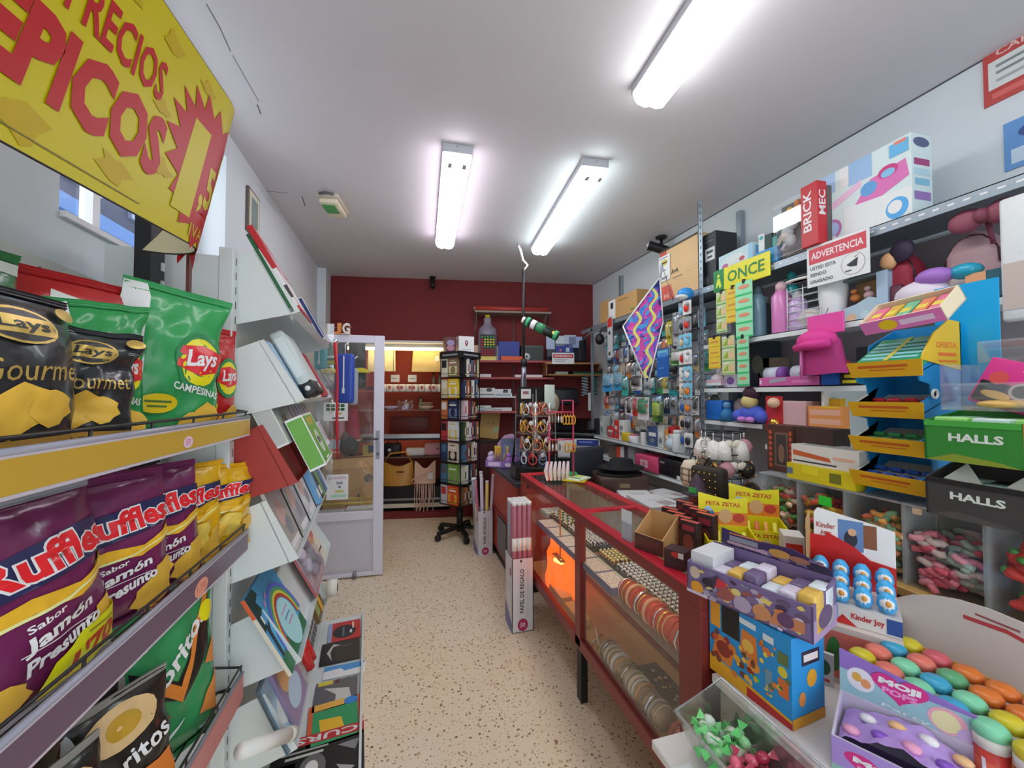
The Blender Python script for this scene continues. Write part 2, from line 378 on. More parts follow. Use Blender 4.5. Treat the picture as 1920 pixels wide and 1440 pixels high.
# ================================================================ CEILING FIXTURES
def lamp(pn, pf, label, hue, length=None, z=ZC):
    a = onZ(*pn, z - .10); b = onZ(*pf, z - .10); d = (b - a); L = length or d.length; d.normalize(); ang = math.degrees(math.atan2(-d.x, d.y))
    if length: a = b - d * length
    t = thing('ceiling_light', label, 'lamp', (a.x, a.y, z), ang, 'twin tube ceiling lights')
    w = .085; gm = M('a8aab0', .45)
    MB().box((-w, 0, -.045), (w, L, 0), gm, .006).build('housing', t)
    pr = [(-w, -.045), (-w + .004, -.075), (-w + .02, -.098), (-.03, -.108), (0, -.101), (.03, -.108), (w - .02, -.098), (w - .004, -.075), (w, -.045)]
    mb = MB(); em = M(hue, .3, emit=LAMP_E, var=0, k=1.0); n = len(pr)
    vs = [(x, y, zz) for y in (.012, L - .012) for x, zz in pr]
    mb.add(vs, [(i, i + 1, n + i + 1, n + i) for i in range(n - 1)] + [tuple(range(n))[::-1], tuple(range(n, 2 * n))], em)
    MB_ = mb.build('diffuser', t)
    for s in (0, 1):
        y = s * L; c = MB().box((-w - .002, y - .012 if s else y - .002, -.052), (w + .002, y + .002 if s else y + .012, -.001), gm, .003).build('end_cap', t)
        MB().lathe([(.008, -.006), (.008, .006)], CHROME, 8, (0, y + (.004 if s else -.004), -.026), 'y').build('cable_gland', c)
    for x in (-.042, .042): MB().box((x - .011, .016, -.112), (x + .011, .06, -.104), M('b8b4c4', .4)).build('lampholder', t)
lamp((858, 302), (834, 466), 'ceiling light of twin tubes above the white glazed door, with lilac tint', 'f2e6ff')
lamp((1117, 327), (1012, 478), 'ceiling light of twin tubes nearest the maroon wall corner and the black rod', 'e2f7ff')
lamp((1300, 90), (1216, 203), 'nearest ceiling light, cut by the upper frame edge, above the glass counter', 'f0f4ff', 1.5)
# emergency light
p = onZ(613, 360, ZC); q = onZ(626, 408, ZC - .05)
t = thing('emergency_light', 'cream emergency light with green pictogram on the ceiling', 'emergency light', (p.x, p.y, ZC), -8)
MB().box((-.075, 0, -.03), (.075, .30, 0), M('b8b0a0', .5), .008).build('base', t)
b = MB().box((-.065, .02, -.065), (.065, .28, -.03), M('d8cdb4', .45), .012).build('cover', t)
MB().box((-.058, .06, -.0675), (.035, .20, -.0645), M('3c9a58', .4)).build('pictogram', t, None)
MB().tube([(-.05, -.012, -.02), (0, -.03, -.02), (.05, -.012, -.02)], .009, M('55555a', .5)).build('bracket', t)
# security cameras
def cctv(p, label, aim, rz, s=1.0):
    t = thing('security_camera', label, 'security camera', p, rz)
    MB().lathe([(.045 * s, 0), (.045 * s, -.012 * s), (.02 * s, -.02 * s)], BLACK, 14).build('mount', t)
    MB().tube([(0, 0, -.015 * s), (0, 0, -.06 * s), (0, -.01 * s, -.085 * s)], .012 * s, BLACK).build('arm', t)
    mb = MB(Matrix.Translation((0, 0, -.10 * s)) @ Matrix.Rotation(R(aim), 4, 'X'))
    mb.lathe([(.034 * s, .07 * s), (.036 * s, 0), (.036 * s, -.09 * s), (.040 * s, -.10 * s), (.038 * s, -.105 * s), (.028 * s, -.095 * s)], BLACK, 14, axis='y')
    h = mb.build('camera_body', t)
    mb2 = MB(mb.T); mb2.sph((0, .1 * s, 0), .022 * s, M('dcdcdc', .1)); mb2.build('lens', h)
p = onZ(1240, 444, ZC); cctv((p.x, p.y, ZC), 'black bullet security camera on the ceiling above the tall cardboard box', 22, 60, 1.15)
p = bw(1.28, -.10, ZC); cctv(p, 'small black security camera on the ceiling in front of the maroon wall', 45, 0, .9)
# ================================================================ YELLOW PRICE SIGN
from mathutils import noise as NZ
def nz(x, y, z=0.): return NZ.noise(Vector((x, y, z)))
SIGNY = M('c6b600', .42, k=1.0, var=.02, spec=.15); SIGNR = M('b4161b', .42, k=1.0, var=.02, spec=.15); SIGNO = M('bda000', .45, k=1.0, spec=.15)
def sheet(U, z, e):
    vv = (z - 1.87) / .5; u0 = 1.12 + .22 * max(0, min(1.2, vv)); r = .17; a = max(0., U - u0) / r
    Y = min(U, u0) + r * math.sin(a); X = -.5 - r * (1 - math.cos(a))
    return Vector((X + e * math.cos(a), Y + e * math.sin(a), z + .085 * (U - .7)))
mb = MB()
mb.surf(lambda u, v: sheet(.28 + 1.12 * u, 1.87 + .49 * v, 0), 90, 10, SIGNY); mb.surf(lambda u, v: sheet(.28 + 1.12 * (1 - u), 1.87 + .49 * v, -.003), 40, 10, M('c8bc98', .6))
rim = [(.28 + 1.12 * i / 40, 1.87) for i in range(41)] + [(1.4, 1.87 + .49 * i / 10) for i in range(11)] + [(1.4 - 1.12 * i / 40, 2.36) for i in range(41)]
mb.tube([sheet(u, v, -.0015) for u, v in rim], .002, M('2a2420', .6), 5)
fm = lambda u, v, e: sheet(u, v, e)
def star(cu, cv, ru, rv, n=20, inn=.78): return [(cu + ru * (1 if i % 2 == 0 else inn) * math.cos(math.pi * i / n + .1), cv + rv * (1 if i % 2 == 0 else inn) * math.sin(math.pi * i / n + .1)) for i in range(2 * n)]
cheto = lambda u, v, r: ('p', [(u + r * math.cos(t * .7 + u * 9) * (1.5 if t % 2 else .7), v + .6 * r * math.sin(t * .7 + u * 9) * (1.4 if t % 3 else .8)) for t in range(9)], SIGNO)
mb.decal(fm, [cheto(.5, 1.91, .035), cheto(.68, 1.91, .04), cheto(.86, 1.93, .035), cheto(1.0, 2.0, .03), cheto(1.0, 2.13, .025), cheto(1.04, 2.3, .035), cheto(1.2, 2.3, .03), cheto(.9, 2.3, .03),
              ('r', .3, 1.892, .93, 1.894, M('5a4a10', .5)),
              ('p', star(1.225, 2.06, .215, .235), SIGNR), ('t', 'EPICOS', .81, 2.03, .385, .145, .02, .05, .32, SIGNR), ('t', 'PRECIOS', .88, 2.178, .25, .10, .03, .022, .3, SIGNR),
              ('t', '1', 1.125, 2.06, .08, .26, 0, .05, .4, SIGNY), ('t', ',50', 1.23, 2.03, .13, .15, 0, .03, .3, SIGNY), ('t', 'IVA', 1.15, 1.905, .07, .035, 0, .0, .3, SIGNY), ('t', '€', 1.31, 2.13, .06, .12, 0, .02, .3, SIGNY)], .0007, .00012, True, .02)
sg = single(mb, 'price_sign', 'curled yellow price sign with red lettering above the crisp bags', 'sign')
MB().box((-.60, 1.33, 1.83), (-.592, 1.345, 2.2), M('5a2a24', .5)).build('sign_holder', sg)

# ================================================================ GONDOLA SHELVING ON THE LEFT
GM = Matrix.Translation((-.557, 1.5626, 0)) @ Matrix.Rotation(R(94.5), 4, 'Z'); GR = 94.5
def gd(s, d, z): return GM @ Vector((s, -d, z))
SHW = M('c4cac8', .4, var=.03); SHG = M('b4bab8', .5)
gon = thing('magazine_gondola', 'white stepped magazine gondola with slotted uprights along the window wall', 'shelving', gd(0, 0, 0), GR)
def up_(x, z1):
    m = MB(); m.box((x - .024, -.004, 0), (x + .024, .036, z1), SHW, .002, 1)
    for i in range(int(z1 / .05)): m.box((x + .006, -.0048, .03 + i * .05), (x + .012, -.0038, .055 + i * .05), BLACK)
    return m.build('upright', gon)
for x, z in ((-.03, 2.03), (1.18, 2.03)): up_(x, z)
MB().box((-.05, .036, 0), (-.03, .33, 2.0), SHW).build('end_panel', gon)
mb = MB(); mb.box((.0, .01, .12), (1.16, .02, 2.02), SHW); mb.build('back_panel', gon)
mb = MB(); mb.box((-1.25, .33, .12), (-.06, .34, 1.88), SHW)
for x in (-1.0, -.62, -.3, -.1):
    for z in (1.85, 1.5): mb.lathe([(.004, 0), (.004, .001)], BLACK, 8, (x, .329, z), 'y')
mb.build('back_panel', gon)
mb = MB(); mb.box((-.02, -.42, 0), (1.2, .03, .10), SHW, .004, 1); mb.box((-.02, -.42, .10), (1.2, -.41, .13), SHW); mb.build('base_shelf', gon)
TIER = [(.17, 1.83, .05, 2.05), (.19, 1.51, .07, 1.73), (.17, 1.215, .07, 1.43), (.175, .945, .085, 1.165), (.19, .58, .08, .79), (.18, .28, .09, .50)]
REDP = M('9c2a20', .4, k=1.2)
for i, (d, z, dt, zt) in enumerate(TIER):
    m = REDP if i == 2 else SHW; mb = MB(); x0, x1 = (.0, 1.17)
    mb.plate([(x0, -d, z), (x1, -d, z), (x1, -dt, zt), (x0, -dt, zt)], -.004, m)
    nx, nzv = (zt - z), (d - dt); q = math.hypot(nx, nzv); nx /= q; nzv /= q
    a = Vector((0, -d, z)); lip = Vector((0, -nx, nzv)) * .03
    mb.plate([(x0, -d, z), (x1, -d, z), (x1, -d + lip.y, z + lip.z), (x0, -d + lip.y, z + lip.z)], .003, m)
    sh = mb.build('shelf' if i != 2 else 'red_shelf', gon)
    if i == 2: sh['label'] = 'red display shelf'
    for x in (x0, x1 - .003):
        MB().plate([(x, .005, z - .05), (x, -d + .01, z - .004), (x, -d + lip.y, z + lip.z), (x, -dt - .015, zt + .004), (x, .005, zt - .035)], .003, m, (1, 0, 0)).build('side_plate', sh)
# bracket and rolled sheet on the lowest shelf end
single(MB(GM).tube([(-.25, -.1, .52), (-.02, -.185, .36)], .022, M('d8d8d0', .5), 12).tube([(-.03, -.18, .367), (.0, -.192, .346)], .0235, M('c4c4bc', .5), 12), 'rolled_paper', 'rolled white paper tube leaning by the lowest magazine shelf', 'paper roll')
def lean(i, s, off=0., up=0.):
    d, z, dt, zt = TIER[i]; al = math.atan2(d - dt, zt - z)
    n = Vector((0, -math.cos(al), math.sin(al))); u = Vector((0, math.sin(al), math.cos(al)))
    p = Vector((s, -d, z)) + n * (off + .001) + u * (up + .005)
    return GM @ p, (-al, 0, R(GR))
def leaf(i, s, w, h, t, name, label, cat, col, dec=None, off=0., up=0., group=None, tw=0., rough=.4):
    p, r = lean(i, s, off + t / 2, up)
    fb = carton_mb((w, t, h), col, dec, .0, rough)
    o = single(fb, name, label, cat, p, 0, group); o.rotation_euler = r
    if tw: o.rotation_euler = (Matrix.Rotation(R(GR), 3, 'Z') @ Matrix.Rotation(r[0], 3, 'X') @ Matrix.Rotation(R(tw), 3, 'Y')).to_euler()
    return o
# tier 0: tall board games and books
leaf(0, .13, .26, .30, .012, 'game_box', 'thin green and black game box on the top magazine shelf', 'game', '2c4a38', {'f': [('r', .1, .1, .9, .9, 'c8c8c8'), ('e', .5, .5, .3, .3, '2f7a48')], 'l': [('r', 0, .05, 1, .95, '1f5a38')]}, 0)
leaf(0, .16, .30, .33, .02, 'game_box', 'red game box leaning foremost on the top magazine shelf', 'game', 'b22a2e', {'f': [('r', .08, .1, .92, .5, 'dcd2d6'), ('e', .5, .7, .3, .16, 'd8b0c0')], 'l': [('r', 0, .05, 1, .5, 'e0dcdc'), ('r', 0, .15, 1, .3, '3a3a3e')]}, .014)
leaf(0, .48, .24, .26, .02, 'coloring_book', 'pink printed activity book behind the red game box', 'book', 'd8b4bc', {'f': [('e', .4, .5, .3, .2, 'c87a8a'), ('r', .5, .1, .9, .35, 'e6d8b0')]}, 0)
leaf(0, .72, .2, .30, .015, 'binder', 'thin black and white binder on the top magazine shelf', 'binder', '2a2c34', {'l': [('r', .5, 0, 1, 1, 'd8dade')]})
leaf(0, .96, .24, .26, .04, 'binder', 'white binder with navy spine at the far end of the top shelf', 'binder', 'd4d8de', {'l': [('r', .5, .03, .9, .97, '2c3f74')], 'f': [('r', .1, .1, .9, .9, '2c3f74')]})
leaf(0, -.0 + .3, .5, .20, .006, 'plastic_folder', 'clear plastic folder with green edge above the red game box', 'folder', 'd4dcda', {'f': [('r', 0, .9, 1, 1, '4a8a68'), ('r', 0, .84, 1, .88, 'b85a5a')]}, -.0, .12)
# tier 1: binders and folders
def binder(s, w, h, t, col, label, off, tip=None, dec=None):
    p, r = lean(1, s, off + t / 2); o = thing('ring_binder', label, 'binder', p, 0); o.rotation_euler = r
    carton_mb((w, t, h), col, dec, .012).build('cover', o)
    if tip:
        b = MB().box((-w / 2 - .001, -t / 2 - .001, -.002), (w / 2 + .001, t / 2 + .001, .06), M('1c1c1e', .5), .01).build('bottom_cap', o)
        MB().lathe([(.012, 0), (.012, .003)], M('e6e6e6', .3), 14, (0, -t / 2 - .004, .03), 'y').build('finger_ring', b)
        MB().lathe([(.010, 0), (.010, .003)], M('e6e6e6', .3), 14, (-w / 2 - .004, 0, .03), 'x').build('finger_ring', b)
    return o
binder(.14, .25, .24, .02, '8ba4b8', 'pale blue folder at the near end of the shelf under the game boxes', 0, None, {'l': [('r', .0, .02, .5, .98, '5f83a8')]})
binder(.20, .24, .27, .05, 'b4bcba', 'thick silver grey ring binder with a black bottom edge', .022, True, {'l': [('r', .2, .3, .8, .9, 'c4ccca')]})
leaf(1, .46, .2, .26, .03, 'document_box', 'white plastic document box beside the silver binder', 'file box', 'd0d4d8', {'f': [('r', .1, .1, .9, .4, 'e2dcc4'), ('e', .5, .25, .2, .1, '2a2a2e')], 'l': [('r', .1, .02, .9, .2, 'e0d8b0')]})
leaf(1, .70, .12, .24, .05, 'book', 'thick red book among the binders', 'book', 'a02c34', {'f': [('r', .45, .2, .55, .8, 'c88a8c')], 'l': [('r', .4, .15, .6, .8, 'c07a7c')]})
leaf(1, .85, .14, .25, .03, 'book', 'blue and white book beside the thick red book', 'book', '2c4f8c', {'f': [('r', .1, .6, .9, .9, 'd8dce4'), ('r', .1, .1, .5, .4, '7fb0d8')]})
leaf(1, 1.04, .2, .2, .02, 'notepad', 'white notepad with dark squares at the far end of the binder shelf', 'notepad', 'd6d8da', {'f': [('r', .1 + .28 * i, .15 + .4 * j, .32 + .28 * i, .45 + .4 * j, '3a4a50') for i in range(3) for j in range(2)]})
# tier 2 (red): figure boxes and small blister packs
BOXG = 'boxed figures on the red shelf'
for s, off, up, col, fr, lab in ((.13, .0, .13, 'c8cac8', 'a8aaa8', 'grey figure box standing behind the green one on the red shelf'), (.17, .07, .0, 'd8dcd4', '5f9a3c', 'green figure box foremost on the red shelf')):
    o = leaf(2, s, .25, .21, .06, 'figure_box', lab, 'box', col, {'f': [('r', .05, .04, .95, .96, fr), ('t', 'POP!', .5, .84, .5, .16, 0, .03, 'd8902c'), ('e', .5, .42, .22, .24, 'b8c0b0' if up == 0 else '8e9290'), ('e', .42, .45, .06, .08, '26282a'), ('e', .58, .45, .06, .08, '26282a'), ('r', .3, .06, .7, .1, 'c8ccc0')],
             'l': [('r', .05, .04, .95, .96, fr)], 't': [('r', .05, .05, .95, .95, fr)]}, off, up)
PKG = MB()
k = 0
for r_ in range(2):
    for c in range(8):
        s = .36 + c * .098; lab = '%s clear packet with a grey pen, %s from the figure boxes, on the red shelf' % ('upper' if r_ else 'lower', ORD[c])
        o = leaf(2, s, .085, .15, .018, 'stationery_packet', lab, 'packet', 'ced2d6', {'f': [('r', .1, .2, .9, .95, '9aa0a8'), ('r', .25, .3, .45, .9, ['b0605c', '5a6a80', '6a6c74', 'c05a78'][(c + r_) % 4]), ('r', .55, .25, .7, .9, 'dcdfe2'), ('r', 0, 0, 1, .18, 'e2e4e8')]}, .03 - .028 * r_, .14 * r_, 'pen packets on the red shelf')
# tier 3: plastic sleeves with black slide binders
for i, (s, col, lab) in enumerate(((.12, 'b4aea8', 'plastic sleeve of pale pink prints nearest on the middle shelf'), (.34, 'a8acae', 'plastic sleeve with a black slide bar on the middle shelf'), (.58, 'c4c6c8', 'second plastic sleeve with a black slide bar on the middle shelf'))):
    o = leaf(3, s, .21, .26, .012, 'plastic_sleeve', lab, 'folder', col, {'f': [('e', .4, .6, .25, .2, 'c8a8a0'), ('e', .6, .35, .2, .15, '8a8e94'), ('r', .2, .05, .9, .15, 'd8dcea')]}, .0, rough=.15)
    MB().box((.098, -.009, .0), (.108, .009, .262), BLACK).build('slide_bar', o)
for i, (s, c1, lab) in enumerate(((.78, '6fa0c8', 'blue and white booklet on the middle magazine shelf'), (.87, '2a2a2e', 'black booklet on the middle magazine shelf'), (.94, '5a8a4a', 'green book standing behind the navy book'), (1.04, '4a5c8c', 'navy book at the far end of the middle shelf'))):
    leaf(3, s, .08, .24 + .02 * (i > 1), .03, 'book', lab, 'book', c1, {'f': [('r', .15, .1, .85, .3, 'd0d4d8' if i < 2 else c1)]}, .0)
# tier 4: rainbow book, bag of toys
o = leaf(4, .10, .33, .31, .012, 'picture_book', 'blue picture book with a rainbow arch and dark trees', 'book', '4a9ac8', None, .0)
mb = MB(); fm = faces(.33, .012, .31)['f']
arc = lambda r0, r1, col: ('p', [(.62 + r0 * 1.0 * math.cos(t * .2), .22 + r0 * 1.3 * math.sin(t * .2)) for t in range(17)] + [(.62 + r1 * math.cos(t * .2), .22 + r1 * 1.3 * math.sin(t * .2)) for t in range(16, -1, -1)], col)
mb.decal(fm, [('p', [(0, 0), (1, 0), (1, .2), (.7, .12), (.4, .26), (0, .2)], '2c6a48'), ('p', [(0, .55), (.12, .6), (.1, .7), (.2, .75), (.16, .86), (.28, .9), (.24, 1), (0, 1)], '24403c'), ('p', [(.04, .2), (.1, .2), (.12, .5), (.2, .62), (.12, .58), (.06, .6)], '24343c'),
              ('e', .62, .3, .26, .3, '9fd0e2'), arc(.30, .34, 'b04838'), arc(.34, .37, 'd8c848'), arc(.37, .41, '4a9a68'), arc(.41, .46, '5a6ac0'), ('r', .5, .44, .76, .46, 'c07aa8'), ('r', .52, .36, .74, .38, '5a7ab0'), ('r', .55, .28, .76, .30, 'c07aa8'), ('e', .3, .75, .05, .02, .6, 'c07aa8'), ('e', .4, .8, .05, .02, .6, 'c07aa8'), ('r', .06, .62, .1, .72, 'd8dcdc')])
mb.decal(faces(.33, .012, .31)['l'], [('r', 0, 0, 1, 1, 'c8c4b4'), ('r', 0, .75, 1, 1, 'c85a2c')])
mb.build('cover_print', o)
p, r = lean(4, .62, .03); t = thing('toy_bag', 'clear bag of small grey and purple toys with a red card, beside the rainbow book', 'toy', p); t.rotation_euler = r
carton_mb((.34, .006, .26), 'a85a5c', {'f': [('r', .03, .03, .97, .97, 'b8a0ac')]}).build('backing_card', t)
mb = MB()
for i in range(9): mb.sph((random.uniform(-.12, .12), -.02, random.uniform(.06, .22)), (.035, .022, .03), M(random.choice(('9a96a4', '8a8494', 'b0a4b4', '6a6a72')), .3), 8, 6)
mb.build('toys', t); MB().surf(lambda u, v: Vector(((u - .5) * .33, -.008 - .04 * math.sin(math.pi * u) ** .4 * math.sin(math.pi * v) ** .4, .01 + v * .24)), 8, 8, FILM).build('film', t)
leaf(4, .95, .2, .24, .012, 'card_pack', 'cream and orange card pack beside the bag of toys', 'packet', 'd8ccb8', {'f': [('r', .1, .5, .6, .9, 'd88a3c'), ('r', .3, .2, .9, .24, '2a2420'), ('e', .6, .7, .2, .15, 'b86a70')]})
# tier 5: colouring books, red scissors
leaf(5, .10, .24, .26, .008, 'coloring_book', 'blue grey colouring book nearest on the lowest sloping shelf', 'book', '5f7a8a', {'f': [('r', .06, .05, .94, .95, '9ab8cc'), ('e', .5, .4, .3, .2, 'c8d8e2')], 'l': [('r', 0, 0, 1, 1, '4a5a60')]})
leaf(5, .20, .24, .27, .012, 'coloring_book', 'purple and tan colouring book on the lowest sloping shelf', 'book', '8a7a9a', {'f': [('e', .4, .65, .3, .25, 'c89a6a'), ('e', .5, .3, .35, .2, 'a8c0dc'), ('r', .1, .8, .9, .95, '5a3a6a')]}, .01)
p, r = lean(5, .40, .03, .03); t = thing('toy_flute', 'two red tubes of candies joined in one pack', 'toy', p); t.rotation_euler = r
for x in (-.025, .035): MB().tube([(x, -.01, 0), (x, -.01, .05), (x, -.01, .2)], [.018, .02, .015], M('b82c2a', .25), 10).build('tube', t)
MB().box((-.06, -.002, .08), (.07, .002, .24), M('c8503c', .4)).build('card', t)
leaf(5, .66, .24, .26, .01, 'grid_notebook', 'dark notebook with a white grid on the lowest sloping shelf', 'notebook', '4a4c50', {'f': [('r', 0, .15 + .2 * i, 1, .165 + .2 * i, 'd4d6d8') for i in range(5)] + [('r', .1 + .2 * i, 0, .115 + .2 * i, 1, 'd4d6d8') for i in range(5)]})
leaf(5, .92, .2, .24, .02, 'book', 'yellow and brown book on the lowest sloping shelf', 'book', '6a5232', {'f': [('r', .55, 0, .8, 1, 'd8a828'), ('r', .05, .1, .4, .9, '8aa05a')]})
t = thing('tape_roll', 'white roll with a black core at the far end of the lowest sloping shelf', 'tape', lean(5, 1.07, .06)[0], GR)
MB().lathe([(.022, -.03), (.05, -.03), (.05, .03), (.022, .03)], M('d8d4cc', .5), 18, (0, 0, .05), 'y').build('roll', t); MB().lathe([(.024, -.032), (.024, .032)], BLACK, 14, (0, 0, .05), 'y').build('core', t)
# base shelf: magazines lying flat, covers up
def mag(s, d, w, l, a, name, label, col, dec, z=.134, cat='magazine', t=.006):
    p = gd(s, d, z); o = thing(name, label, cat, p, GR + a)
    carton_mb((w, l, t), col, {'t': dec}, 0, .3).build('cover', o)
    return o
BASE_Z = .104
mag(1.03, .31, .20, .18, 2, 'magazine', 'red framed magazine with a dark cover on the base shelf', 'b02c2e', [('r', .0, .88, 1, 1, '8a9ac0'), ('e', .45, .5, .34, .36, '26262c'), ('r', .2, .5, .7, .56, '5a6474'), ('r', .55, .2, .9, .26, 'e0b0a0'), ('e', .4, .3, .1, .04, 'c8ccd4')], BASE_Z)
mag(.83, .30, .19, .20, 1, 'magazine', 'black magazine with a pale arc beside the red framed one', '202024', [('p', [(.1, .7), (.5, .85), (.9, .7), (.8, .5), (.75, .7), (.5, .76)], 'b0b0ac'), ('r', .7, .2, .76, .6, '4a4e56')], BASE_Z)
mag(.66, .33, .09, .2, -2, 'leaflet', 'light blue and white leaflet between the black magazines', 'd8dce6', [('p', [(.5, .1), (1, 0), (1, 1), (.6, 1), (.7, .6), (.4, .5)], '4a8cc4')], BASE_Z)
mag(.50, .30, .19, .19, 0, 'magazine', 'grey photo magazine under a yellow label on the base shelf', '5a5a5e', [('p', [(.05, .1), (.6, .2), (.75, .8), (.45, .5), (.1, .5)], 'b8b8b4'), ('r', .86, .6, 1, .95, 'c8b83c'), ('r', .86, .45, 1, .55, '5a2a34')], BASE_Z)
mag(.33, .31, .24, .22, 4, 'picture_book', 'green picture book with an orange border and yellow card', 'c85a38', [('r', .04, .08, .82, .92, '2f8a58'), ('p', [(.1, .3), (.55, .4), (.6, .8), (.12, .75)], 'e6a828'), ('r', .84, .3, 1, .9, 'd8a04a'), ('e', .9, .2, .1, .14, '2c7ac0')], BASE_Z)
o = mag(.13, .26, .30, .34, 1, 'comic_magazine', 'black and white comic with a red title strip along its side', '1e1e20', [('e', .45, .55, .22, .14, '5c5c5c'), ('e', .45, .56, .12, .07, 'c8c8c4'), ('r', .66, .45, .7, .85, 'b4b8b0'), ('r', .74, .4, .77, .9, '9a9c98'), ('p', [(.2, .2), (.4, .3), (.3, .1)], '98989a'), ('p', [(.55, .1), (.7, .3), (.72, .05)], '7a7a7c'), ('r', .84, 0, 1, 1, 'a82c30'), ('t', 'CURSE', .92, .5, .86, .11, 1.57, .02, 'c8c4c4')], BASE_Z)
o = mag(-.0 + .06, .1, .2, .16, 0, 'comic_magazine', 'dark comic half under the black and white one', '222230', [('r', .1, .2, .5, .8, '4a4458'), ('r', .6, .2, .9, .8, '2c3a5a')], BASE_Z)
# ================================================================ SNACK RACK AND BAGS
RX = -.5
def yx(px): return (370 / (.9636 * (755 - px)) + .1336) / .9636     # depth of a picture column on the rack's front plane
rack = thing('snack_rack', 'black wire snack rack with price rails, in front of the white panels', 'rack', (-.66, .95, 0))
def rk(X, Y, z): return (X + .66, Y - .95, z)
mb = MB(); mb.box(rk(-.75, 1.38, 0), rk(-.71, 1.45, 2.06), BLACK)
for i in range(34): mb.box(rk(-.71, 1.43, .1 + i * .055), rk(-.705, 1.442, .125 + i * .055), M('b8babc', .5))
mb.build('post', rack)
RW = M('1b1b1d', .45)
RAILS = [(1.452, .06, 'c8a23c', 'yellow price rail'), (1.075, .065, '6a5468', 'purple tinted price rail'), (.62, .08, 'c87a74', 'pink tinted price rail')]
for i, (z, h, col, lab) in enumerate(RAILS):
    Y0, Y1 = (.62, 1.52) if i == 0 else (.60, 1.52) if i == 1 else (.2, 1.50)
    mb = MB()
    for k in range(6): mb.tube([rk(RX - .01 - .055 * k, .1, z - .036), rk(RX - .01 - .055 * k, Y1, z - .036)], .0025, RW, 6)
    for k in range(9): mb.tube([rk(RX - .29, .15 + k * .17, z - .040), rk(RX - .01, .15 + k * .17, z - .040), rk(RX - .004, .15 + k * .17, z + .03)], .003, RW, 6)
    mb.tube([rk(RX - .004, .1, z + .03), rk(RX - .004, Y1, z + .03)], .0035, RW, 6)
    mb.tube([rk(RX - .29, Y1, z + .07), rk(RX - .004, Y1, z + .03)], .0035, RW, 6); mb.tube([rk(RX - .29, Y1, z - .040), rk(RX - .01, Y1, z - .040)], .0035, RW, 6)
    ws = mb.build('wire_shelf', rack)
    mb = MB(); mc = M(col, .3, k=1.1)
    mb.box(rk(RX + .001, Y0, z - h + .01), rk(RX + .006, Y1, z + .01), M('b8b0b8', .2) if i < 2 else mc)
    mb.tube([rk(RX + .002, Y0, z + .012), rk(RX + .002, Y1, z + .012)], .006, M('8a8894', .2), 8)
    mb.box(rk(RX + .006, Y0 + .012, z - h + .016), rk(RX + .0068, Y1 - .004, z + .004), mc)
    if i == 0: mb.decal(lambda u, v, e: rk(RX + .0068 + e, u, z - h + v), [('e', 1.12, .034, .022, .014, 'd8b4c4'), ('t', '57', 1.12, .034, .02, .014, 'b84a78')])
    if i == 1: mb.decal(lambda u, v, e: rk(RX + .0068 + e, u, z - h + v), [('e', 1.2, .036, .035, .022, 'd89078'), ('t', '1,70', 1.2, .036, .045, .018, 'b8605a')])
    if i == 2: mb.decal(lambda u, v, e: rk(RX + .0068 + e, u, z - h + v), [('p', [(1.05, -.12), (1.22, .0), (1.22, -.22), (1.05, -.3)], 'd8b818'), ('p', [(1.1, -.2), (1.22, -.1), (1.22, -.3), (1.1, -.3)], 'e06a28')])
    pr = mb.build('price_rail', rack); pr['label'] = lab
def bag(name, label, loc, rz, size, col, dec, crum=.006, seed=0., group=None, tilt=0., seal=None, roll=0., squash=0.):
    w, h, t = size; m = M(col, .26, bump=.25, bs=26, var=.04, vs=6, k=1.25, coat=.15)
    def prof(u, v):
        a = max(0., 1 - abs(2 * u - 1) ** 2.4) ** .65; b = max(0., math.sin(math.pi * min(1, max(0, (v - .03) / .94)))) ** .5
        return a * b
    def fr(u, v, e=0., sgn=-1):
        pinch = 1 - .05 * max(0, math.sin(math.pi * v)) ** .5
        n = nz(u * 3 + seed, v * 4 + seed * 2, seed) + .6 * nz(u * 7 + seed, v * 9, seed + 5)
        wx = squash * max(0, v - .55) * (nz(v * 5, seed) + .6)
        y = sgn * (t / 2 * prof(u, v) + crum * n * (.4 + prof(u, v)) + e)
        return Vector(((u - .5) * w * pinch + crum * .8 * nz(v * 5, u * 2, seed) + wx * w, y + squash * t * .8 * nz(v * 4 + seed, 3.), h * (v - squash * .10 * max(0, v - .5) * (1 + nz(u * 4, seed)))))
    o = thing(name, label, 'crisp bag', loc, rz, group); o.rotation_euler = (Matrix.Rotation(R(rz), 3, 'Z') @ Matrix.Rotation(R(tilt), 3, 'X') @ Matrix.Rotation(R(roll), 3, 'Y')).to_euler()
    mb = MB(); mb.surf(lambda u, v: fr(u, v), 26, 34, m); mb.surf(lambda u, v: fr(1 - u, v, 0, 1), 14, 20, m)
    mb.decal(lambda u, v, e: fr(u, v, e), dec, .0022, .0006, True)
    mb.build('film', o)
    sm = M(seal or col, .3, bump=.2, bs=30, k=1.25)
    for v0, nm in ((.965, 'top_seal'), (-.012, 'bottom_seal')):
        MB().surf(lambda u, v: fr(u, v0 + v * .05) + Vector((0, -.0022 + .0016 * math.sin(v * 18), 0)), 20, 10, sm).surf(lambda u, v: fr(1 - u, v0 + v * .05) + Vector((0, .0022 + .0016 * math.sin(v * 18), 0)), 20, 10, sm).build(nm, o)
    return o
def chip(cu, cv, r, a, col='dca83c'):
    return ('p', [(cu + r * math.cos(t * math.pi / 7 + a) * (1 + .16 * math.sin(3 * t)), cv + r * .62 * math.sin(t * math.pi / 7 + a) * (1 + .12 * math.cos(2 * t))) for t in range(14)], M(col, .5, var=.15, vs=30))
Z1, Z2, Z3 = 1.437, 1.045, .575
GOLDP = M('c8a858', .35, .5, k=1.2)
